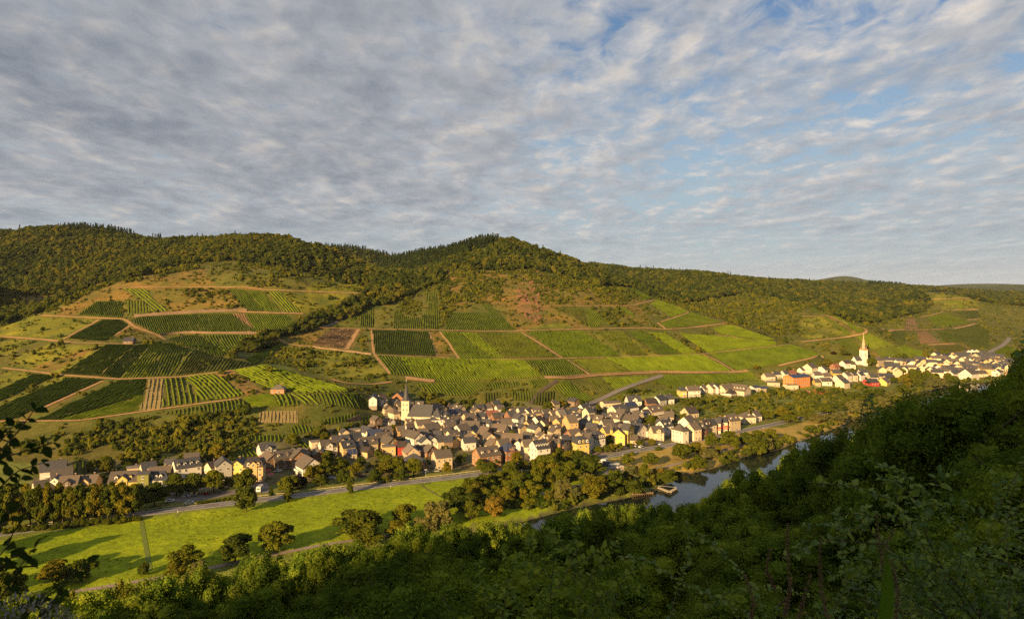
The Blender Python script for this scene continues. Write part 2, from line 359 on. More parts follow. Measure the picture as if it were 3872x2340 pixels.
# ------------------------------------------------------------------ land cover (photo polygons laid on the hills): class per polygon, later ones on top
COVC = {'grass': (0.15, 0.17, 0.03), 'scrub': (0.12, 0.105, 0.022), 'dry': (0.205, 0.125, 0.032), 'yellow': (0.20, 0.185, 0.018), 'rock': (0.26, 0.12, 0.06), 'forest': (0.035, 0.042, 0.012),
        'soil': (0.24, 0.125, 0.055), 'meadow': (0.215, 0.268, 0.008), 'tan': (0.33, 0.24, 0.06), 'shade': (0.05, 0.055, 0.02), 'town': (0.12, 0.11, 0.05), 'bed': (0.085, 0.075, 0.04), 'garden': (0.14, 0.15, 0.03)}
def P(tile, *xy): return S(tile, np.array(xy, float).reshape(-1, 2))
COVER = [
 ('grass', P('D', -400,1110, 100,1112, 600,1085, 750,1058, 900,1010, 1000,985, 1400,964, 1600,938, 1800,912, 2000,882, 2250,850, 2700,846, 2700,1500, -400,1500)),
 ('forest', P('D', -900,480, 400,520, 620,540, 800,580, 890,655, 882,700, 820,682, 700,645, 560,628, 450,636, 330,668, 225,687, 98,750, 40,780, -900,810)),
 ('forest', P('D', 880,690, 888,650, 780,575, 860,560, 940,590, 1180,540, 1300,580, 1400,615, 1520,690, 1440,690, 1350,662, 1250,650, 1140,662, 1060,682, 960,722, 850,765, 760,792, 700,832, 650,835, 600,868, 560,856, 620,815, 700,792, 800,752, 862,712)),
 ('forest', P('D', 1390,610, 1540,630, 1850,650, 1960,680, 2100,655, 2300,680, 2800,680, 2800,735, 2464,738, 2330,722, 2285,702, 2250,722, 2225,750, 2100,778, 2060,778, 1960,742, 1900,727, 1800,705, 1650,732, 1570,715, 1490,680)),
 ('dry', P('A1', 860,190, 1730,40, 2464,40, 2464,440, 1600,440, 1340,230, 1150,220, 1330,330, 900,345, 700,470, 480,470, 700,330)),
 ('scrub', P('A1', 1900,20, 2464,30, 2464,200, 2000,190)),
 ('yellow', P('A1', 0,600, 230,480, 890,510, 590,695, 0,665)), ('yellow', P('A1', 0,700, 300,715, 0,880)), ('yellow', P('A1', 60,920, 460,740, 980,752, 560,1020, 260,960)),
 ('dry', P('A1', 300,960, 760,800, 930,760, 700,900, 470,1010)), ('yellow', P('A1', 0,1000, 320,1010, 0,1170)), ('yellow', P('A1', 0,1285, 540,1045, 640,1050, 0,1330)),
 ('dry', P('A1', 100,1455, 350,1360, 960,1080, 1060,1080, 420,1370, 240,1455)), ('soil', P('A1', 2010,1015, 2180,990, 2480,1200, 2300,1218)),
 ('dry', P('A1', 1210,500, 1530,690, 1400,740, 1060,660, 1190,575)), ('soil', P('A1', 130,290, 520,290, 400,420, 220,400)),
 ('yellow', P('A2', 410,260, 1000,270, 1000,380, 800,450, 600,460)), ('yellow', P('A2', 700,160, 1180,200, 1190,270, 660,250)),
 ('dry', P('A2', 380,690, 850,590, 700,740, 1000,790, 1050,815, 450,745)), ('yellow', P('A2', 300,900, 450,760, 1240,845, 1400,1020, 1420,1090, 1200,1115, 900,1070, 700,1000)),
 ('dry', P('A2', 920,950, 1160,880, 1170,960)), ('grass', P('A2', 250,930, 640,1040, 560,1000, 400,900)),
 ('dry', P('A2', 1780,625, 1900,640, 2050,870, 1860,860)), ('dry', P('A2', 1000,790, 1120,600, 1170,600, 1060,790)),
 ('dry', P('A2', 1880,60, 2464,60, 2464,300, 2000,420, 1930,300)), ('rock', P('A3', 380,120, 520,120, 620,300, 640,500, 560,560, 400,480, 300,300)),
 ('dry', P('A3', 0,80, 380,90, 520,40, 900,160, 1500,330, 1600,350, 1400,390, 700,380, 1050,590, 380,610, 180,400, 0,330)),
 ('rock', P('A3', 380,230, 560,250, 640,420, 600,520, 480,500, 380,380)), ('yellow', P('A3', 640,560, 800,530, 900,600, 500,605)),
 ('yellow', P('A3', 1130,620, 1240,700, 1450,860, 1360,862, 1060,640)), ('yellow', P('A3', 1380,640, 1720,850, 1600,850, 1420,730)), ('yellow', P('A3', 1740,640, 1890,700, 2120,830, 2060,835)),
 ('dry', P('A3', 1340,400, 1500,380, 1640,520, 1560,570, 1480,520)), ('dry', P('A3', 2200,480, 2464,450, 2464,640, 2320,560)),
 ('yellow', P('A4', 820,500, 1020,480, 1230,660, 840,700, 780,600)), ('dry', P('A4', 1060,490, 1100,480, 1350,640, 1290,660)), ('dry', P('A4', 1420,800, 1480,800, 1560,870, 1420,860)),
 ('yellow', P('A4', 1900,260, 2200,250, 2464,340, 2464,420, 2180,420, 2000,330)), ('yellow', P('A4', 1520,540, 1790,500, 1770,600, 1560,600)),
 ('dry', P('A4', 2000,740, 2330,720, 2464,800, 2464,850, 2100,850)),
 ('scrub', P('A1', 600,1478, 1480,1400, 2340,1350, 2464,1340, 2464,1478)), ('scrub', P('A2', 120,1330, 620,1320, 680,1380, 1330,1380, 1330,1478, 100,1478)),
 ('scrub', P('A3', 0,1100, 760,1080, 960,1310, 400,1330, 0,1330)),
 ('meadow', P('D', -300,1500, -300,1300, 0,1300, 330,1252, 620,1215, 850,1180, 1150,1150, 1290,1135, 1420,1130, 1300,1240, 900,1290, 400,1390, 180,1425)),
 ('grass', P('D', 330,1240, 800,1170, 1290,1118, 1290,1095, 700,1150, 330,1210)),
 ('tan', P('D', 1430,1110, 1560,1085, 1900,1010, 2060,985, 2060,1030, 1850,1090, 1600,1150, 1480,1150)),
 ('town', P('D', 80,1110, 400,1100, 620,1062, 760,1040, 900,985, 960,935, 1100,975, 1400,960, 1560,985, 1860,990, 1750,1040, 1500,1085, 1290,1118, 1000,1140, 640,1170, 380,1190, 80,1180)),
 ('garden', P('D', 1640,1000, 1560,960, 1640,945, 1880,940, 2080,930, 2260,905, 2000,1000, 1880,1030)),
 ('town', P('D', 1830,905, 2000,880, 2250,850, 2440,850, 2440,905, 2300,915, 2100,925, 1900,930)),
]
def cover_at(px, py):
    c = np.full(np.shape(px), -1)
    for i, (k, pg) in enumerate(COVER):
        x0, y0 = pg.min(0); x1, y1 = pg.max(0)
        m = (px >= x0) & (px <= x1) & (py >= y0) & (py <= y1)
        if m.any():
            idx = np.nonzero(m); ins = inside(px[idx], py[idx], pg)
            c[tuple(a[ins] for a in idx)] = i
    return c

# ------------------------------------------------------------------ ground: one sheet from the camera's feet to the horizon
az = np.radians(np.concatenate([np.arange(-180, -60, 6), np.arange(-60, -42, 1.5), np.arange(-42, 42, 0.3), np.arange(42, 60, 1.5), np.arange(60, 180.1, 6)]))
rr = np.concatenate([np.geomspace(1.2, 250, 120), np.arange(254.5, 1300, 4.5), np.geomspace(1305, 9500, 80)])
A_, R_ = np.meshgrid(az, rr); X_ = R_ * np.sin(A_); Y_ = R_ * np.cos(A_); Z_ = height(X_, Y_)
n_, m_ = X_.shape; ix = np.arange(n_ * m_).reshape(n_, m_)
FQ = np.stack([ix[:-1, :-1], ix[:-1, 1:], ix[1:, 1:], ix[1:, :-1]], -1).reshape(-1, 4)
px_, py_ = to_px(X_ + 2.0 * fbm(X_ / 9, Y_ / 9, 2), Y_, Z_)
cv = cover_at(px_, py_); sd_ = bank_sd(X_, Y_)
cols = np.empty((n_, m_, 3)); cols[:] = COVC['scrub']
for i, (k, _) in enumerate(COVER): cols[cv == i] = COVC[k]
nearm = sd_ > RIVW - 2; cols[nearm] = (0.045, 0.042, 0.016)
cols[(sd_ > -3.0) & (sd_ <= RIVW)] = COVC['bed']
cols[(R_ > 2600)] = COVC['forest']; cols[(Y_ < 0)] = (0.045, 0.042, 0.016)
mottle = fbm(X_ / 14, Y_ / 14, 4)[..., None]
hillm = ((Z_ > 10) & ~nearm)[..., None]
mix_ = np.clip(0.5 + 0.55 * mottle, 0, 1) * hillm * 0.75
cols = cols * (1 - mix_) + np.array((0.068, 0.090, 0.014)) * mix_
gt = NT('ground_cover'); at_ = gt.n('ShaderNodeAttribute', attribute_name='cover')
g1 = gt.noise(0.30, 6, 0.65, gt.pos()); g2 = gt.noise(0.045, 4, 0.6, gt.pos()); g3 = gt.noise(1.6, 3, 0.6, gt.pos())
fac = gt.math('ADD', gt.math('ADD', gt.math('MULTIPLY', g1, 0.6), gt.math('MULTIPLY', g2, 0.5)), gt.math('MULTIPLY', g3, 0.35))
gcol = gt.mix(1.0, at_.outputs['Color'], gt.ramp(fac, [(0.45, 0.45), (0.72, 0.92), (1.0, 1.6)]), 'MULTIPLY')
gcol = gt.mix(gt.ramp(g2, [(0.5, 0.0), (0.75, 0.35)]), gcol, gt.mix(1.0, gcol, (1.35, 0.98, 0.75), 'MULTIPLY'))
GMAT = gt.pbr(gcol, 0.95, 0.1, gt.bump(g1, 0.8, 0.6))
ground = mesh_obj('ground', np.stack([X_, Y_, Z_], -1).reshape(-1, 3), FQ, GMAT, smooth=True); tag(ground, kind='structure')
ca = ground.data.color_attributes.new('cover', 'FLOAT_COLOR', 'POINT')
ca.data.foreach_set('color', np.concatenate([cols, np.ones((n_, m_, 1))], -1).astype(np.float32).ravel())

# ------------------------------------------------------------------ river
def polyline_resample(p, step):
    d = np.r_[0, np.cumsum(np.hypot(*np.diff(p[:, :2], axis=0).T))]; n = max(2, int(d[-1] / step) + 1); t = np.linspace(0, d[-1], n)
    return np.column_stack([np.interp(t, d, p[:, i]) for i in range(p.shape[1])])
rb = polyline_resample(BANK, 15); tn = np.gradient(rb, axis=0); tn /= np.linalg.norm(tn, axis=1)[:, None]; nr = np.column_stack([tn[:, 1], -tn[:, 0]])
L_ = rb - nr * 7; R2 = rb + nr * (RIVW + 8); k = len(rb)
wv = np.vstack([np.column_stack([L_, np.zeros(k)]), np.column_stack([R2, np.zeros(k)])])
wf = np.array([(i, k + i, k + i + 1, i + 1) for i in range(k - 1)])
w = NT('river_water'); mp = w.n('ShaderNodeMapping'); mp.inputs['Scale'].default_value = (0.35, 0.35, 1); w.put(mp.inputs[0], w.pos())
wb = w.bump(w.noise(1.3, 4, 0.6, mp.outputs[0]), 0.05, 0.25)
pb = w.n('ShaderNodeBsdfPrincipled'); pb.inputs['Base Color'].default_value = (0.012, 0.017, 0.014, 1); pb.inputs['Roughness'].default_value = 0.06; pb.inputs['IOR'].default_value = 1.33
pb.inputs['Specular IOR Level'].default_value = 0.8
w.put(pb.inputs['Normal'], wb); w.t.links.new(pb.outputs[0], w.out.inputs[0])
tag(mesh_obj('river_water', wv, wf, w.m), kind='structure')

# ------------------------------------------------------------------ roads and paths: ribbons draped on the ground
PATHM = plain('sandy_path', (0.31, 0.185, 0.085), 0.95, 0.1, 0.3, 0.3)
ASPH = plain('asphalt', (0.16, 0.14, 0.13), 0.9, 0.2, 0.16, 0.25)
WALLM = plain('dry_stone', (0.20, 0.135, 0.09), 0.95, 0.1, 0.4, 0.8, 0.1)
BLOCK = []     # world polylines of paths: (pts, half width)
def ribbon(name, ps, width, mat, dz=0.3, kind='structure', step=5, off=0.0, smooth_n=1):
    # subdivide in the picture first so that the line keeps its course over folds
    q = polyline_resample(np.asarray(ps, float), 12); p = hit(q)[:, :2]
    for _ in range(smooth_n + 1): p[1:-1] = (p[:-2] + 2 * p[1:-1] + p[2:]) / 4
    return ribbon_w(name, p, width, mat, dz, kind, step, off)
def ribbon_w(name, p, width, mat, dz=0.3, kind='structure', step=5, off=0.0, block=True):
    p = polyline_resample(np.asarray(p, float)[:, :2], step); t = np.gradient(p, axis=0); t /= np.maximum(np.linalg.norm(t, axis=1), 1e-6)[:, None]
    nn = np.column_stack([-t[:, 1], t[:, 0]]); c = p + nn * off
    if block: BLOCK.append((c, width / 2))
    a = c + nn * width / 2; b = c - nn * width / 2; zc_ = height(c[:, 0], c[:, 1]); k = len(p)
    za = np.maximum(height(a[:, 0], a[:, 1]) * 0.6 + zc_ * 0.4, height(a[:, 0], a[:, 1])) + dz; zb = np.maximum(height(b[:, 0], b[:, 1]), zc_ * 0.4 + 0.6 * height(b[:, 0], b[:, 1])) + dz
    v = np.vstack([np.column_stack([a, za]), np.column_stack([b, zb])]); f = np.array([(i, k + i, k + i + 1, i + 1) for i in range(k - 1)])
    o = mesh_obj(name, v, f, mat, smooth=True)
    if kind: tag(o, kind=kind)
    return o
def J(*parts): return np.vstack(parts)
PATHS = [
 (J(P('A1', 0,672, 440,705, 700,730, 1230,745)), 4.5), (J(P('A1', 380,478, 880,500, 1180,512, 1240,580, 1480,660, 1545,705)), 4),
 (J(P('A1', 20,965, 250,990, 560,1030, 1120,1070, 1700,1047, 2180,988)), 3.5), (J(P('A1', 0,1462, 740,1455, 1300,1375, 1900,1292, 2240,1250)), 3),
 (J(P('A1', 590,697, 750,610, 925,515)), 3), (J(P('A1', 1070,660, 1210,570)), 3), (J(P('A1', 1080,220, 1750,212, 2200,215), P('A2', 0,205, 220,235, 660,255, 1190,272)), 3),
 (J(P('A2', 0,440, 300,452, 610,460)), 3.5), (J(P('A2', 760,590, 1240,602, 1880,612, 2210,620), P('A3', 0,622, 380,620, 1050,602, 1550,592, 1680,600, 1770,606, 2000,590, 2310,550)), 4),
 (J(P('A2', 375,690, 450,740, 680,772, 1050,815, 1250,840)), 4.5), (J(P('A2', 1245,610, 1262,830, 1340,930, 1420,1022)), 3.5),
 (J(P('A2', 1270,845, 1860,862, 2060,885, 2210,886), P('A3', 0,885, 820,876, 1400,860, 2110,835, 2210,825), P('A4', 0,822, 350,785, 720,747)), 3),
 (J(P('A2', 870,1070, 1000,1105, 1220,1120, 1430,1095)), 4), (J(P('A2', 1560,1065, 1820,1092), ), 6),
 (J(P('A3', 640,1052, 850,1055, 1100,1030, 1400,1015, 1700,1002, 1960,1006, 2210,1006), P('A4', 0,1006, 250,1000, 315,990)), 7),
 (J(P('A3', 1720,535, 2000,447, 1830,375, 1680,330, 1450,385, 1100,390, 700,385)), 3), (J(P('A3', 2110,838, 2250,900, 2420,1000)), 4), (J(P('A3', 1690,545, 1770,605)), 4),
 (J(P('A4', 810,722, 1200,682, 1440,640, 1420,602, 1250,560, 1070,475, 820,485)), 4), (J(P('A4', 0,655, 250,690, 480,706)), 3), (J(P('A4', 1580,612, 2000,608, 2280,595, 2440,552)), 7),
 (J(P('A4', 1690,497, 1950,490, 2145,442)), 5), (J(P('A4', 2170,427, 2464,420)), 6), (J(P('A4', 1890,325, 2200,322, 2464,316)), 5), (J(P('A4', 2360,515, 2464,510)), 6), (J(P('A4', 600,945, 720,915, 1010,852)), 4),
 (J(P('A4', 1990,750, 2250,738)), 7), (J(P('A3', 2320,655, 2464,690)), 3), (J(P('A3', 430,640, 600,740, 800,870)), 3), (J(P('A2', 1880,630, 1960,730, 2060,880)), 3), (J(P('A2', 1780,630, 1855,855)), 2.5),
 (J(P('A3', 850,890, 1060,1025)), 3), (J(P('A2', 1120,605, 1010,790)), 7), (J(P('A1', 350,1360, 960,1085)), 4),
]
for ps, wd in PATHS: ribbon('vineyard_path', ps, wd * 0.8, PATHM)
ribbon('village_lane', P('A3', 1040,1310, 1220,1230, 1320,1180, 1500,1110, 1740,1035), 5, ASPH)
ribbon('hill_road', P('V8', 2040,335, 2150,275, 2260,210, 2290,150), 7, ASPH)
ribbon('hill_road', P('A2', 800,580, 860,570, 925,530), 4, ASPH)
ribbon('gully_track', P('A3', 500,1300, 560,1220, 680,1130, 760,1085), 3.5, plain('dark_earth', (0.07, 0.05, 0.035)))  # dark brown strip along the gully
# main road with verge lines
ROAD = np.array([(-400, 2085), (0, 2018), (300, 1975), (530, 1944), (600, 1934), (900, 1899), (1200, 1863.5), (1450, 1834), (1700, 1806), (1800, 1793), (2031, 1767), (2265, 1731), (2420, 1701), (2530, 1684), (2664, 1659), (2760, 1638), (2900, 1610), (3100, 1565), (3300, 1520)], float)
rw = hit(polyline_resample(ROAD, 25))[:, :2]
for _ in range(3): rw[1:-1] = (rw[:-2] + 2 * rw[1:-1] + rw[2:]) / 4
ROADW = rw
ribbon_w('main_road', rw, 7.6, ASPH, 0.10)
LINEM = plain('road_paint', (0.75, 0.72, 0.66), 0.7, 0.3, 0.08)
for off in (-3.35, 3.35): ribbon_w('edge_line', rw, 0.30, LINEM, 0.125, off=off, block=False, step=8)
dd = polyline_resample(rw, 6)
for i in range(4, len(dd) - 2, 2):
    if dd[i, 1] < 480: ribbon_w('centre_dash', dd[i:i + 2], 0.22, LINEM, 0.125, block=False, step=3)
# valley paths and hard standing
ribbon('cycle_path', P('Z7', 300,705, 380,692, 500,675, 640,650, 800,625, 1050,575, 1560,470, 1660,455, 1900,420), 3, plain('pale_asphalt', (0.27, 0.20, 0.16)), 0.10)
ribbon('cycle_path', P('Z6', 530,1000, 700,960, 850,930, 1000,915), 3, MATS['pale_asphalt'], 0.10)
ribbon('cycle_path', P('Z6', 1540,780, 1720,735, 1900,690, 2000,650, 2150,612, 2400,520), 3, MATS['pale_asphalt'], 0.10)
ribbon('field_track', P('Z7', 690,330, 705,420, 720,500, 735,590), 1.7, plain('worn_grass', (0.125, 0.155, 0.015)), 0.08)
ribbon('field_track', P('Z5', 1710,1060, 1760,1110, 1900,1180), 1.0, plain('trodden_earth', (0.11, 0.10, 0.03)), 0.08)
def patch(name, ps, mat, dz=0.09):
    p = hit(ps)[:, :2]; q = polyline_resample(np.vstack([p, p[:1]]), 3.0)[:-1]; c = q.mean(0); k = len(q); rings = 6
    v = []; f = []
    for r in range(rings):
        s = 1 - r / (rings - 1) * 0.999; xy = c + (q - c) * s; v.append(np.column_stack([xy, height(xy[:, 0], xy[:, 1]) + dz]))
    for r in range(rings - 1):
        f += [(r * k + i, r * k + (i + 1) % k, (r + 1) * k + (i + 1) % k, (r + 1) * k + i) for i in range(k)]
    return tag(mesh_obj(name, np.vstack(v), np.array(f), mat, smooth=True), kind='structure')
patch('parking_area', P('V2', 120,1010, 600,930, 1250,860, 1480,850, 1700,835, 1720,1000, 1500,1005, 1250,1010, 700,1110, 100,1160), ASPH)
patch('parking_verge', P('V2', 240,1010, 700,950, 1240,905, 1230,945, 760,1000, 260,1060), plain('verge_grass', (0.07, 0.10, 0.012)), 0.14)
patch('camper_park', P('Z6', 960,775, 1080,760, 1200,820, 1210,905, 1110,885, 1020,820), ASPH)
patch('promenade', P('Z6', 330,770, 620,700, 1000,640, 1250,590, 1500,560, 1480,590, 1200,635, 1000,690, 640,760, 340,810), plain('promenade_paving', (0.26, 0.20, 0.15)))
SPORT = patch('sports_court', P('A4', 715,1205, 860,1172, 1040,1168, 1110,1185, 1000,1203, 850,1208), plain('red_clay', (0.42, 0.09, 0.04), 0.9, 0.1, 0.1), 0.16)
# ------------------------------------------------------------------ vineyards: every plot a thing, rows of vines on its soil
TONE = {'d': ((0.046, 0.070, 0.008), 'dark green'), 'g': ((0.066, 0.096, 0.009), 'mid green'), 'b': ((0.090, 0.125, 0.009), 'bright green'), 'o': ((0.068, 0.084, 0.011), 'olive green'),
        's': ((0.105, 0.140, 0.010), 'light green striped'), 'y': ((0.19, 0.16, 0.05), 'pale dry'), 'n': ((0.105, 0.066, 0.028), 'brown')}
SOILT = {'d': (0.062, 0.058, 0.014), 'g': (0.075, 0.078, 0.014), 'b': (0.095, 0.10, 0.014), 'o': (0.085, 0.074, 0.02), 's': (0.075, 0.075, 0.016), 'y': (0.22, 0.165, 0.07), 'n': (0.20, 0.125, 0.06)}
def vinemat(k):
    nm = 'vine_leaf_' + TONE[k][1].replace(' ', '_')
    if nm in MATS: return MATS[nm]
    c = TONE[k][0]; t = NT(nm); n1 = t.noise(1.1, 4, 0.7, t.pos()); n2 = t.noise(0.06, 3, 0.6, t.pos())
    f = t.math('ADD', t.math('MULTIPLY', n1, 0.75), t.math('MULTIPLY', n2, 0.5))
    col = t.ramp(f, [(0.42, sc(c, 0.5)), (0.62, c), (0.85, sc((c[0] * 1.25, c[1] * 1.1, c[2]), 1.45))])
    d = t.n('ShaderNodeBsdfDiffuse'); t.put(d.inputs[0], col); t.put(d.inputs['Normal'], t.bump(n1, 0.5, 0.8))
    t.t.links.new(d.outputs[0], t.out.inputs[0]); MATS[nm] = t.m; return t.m
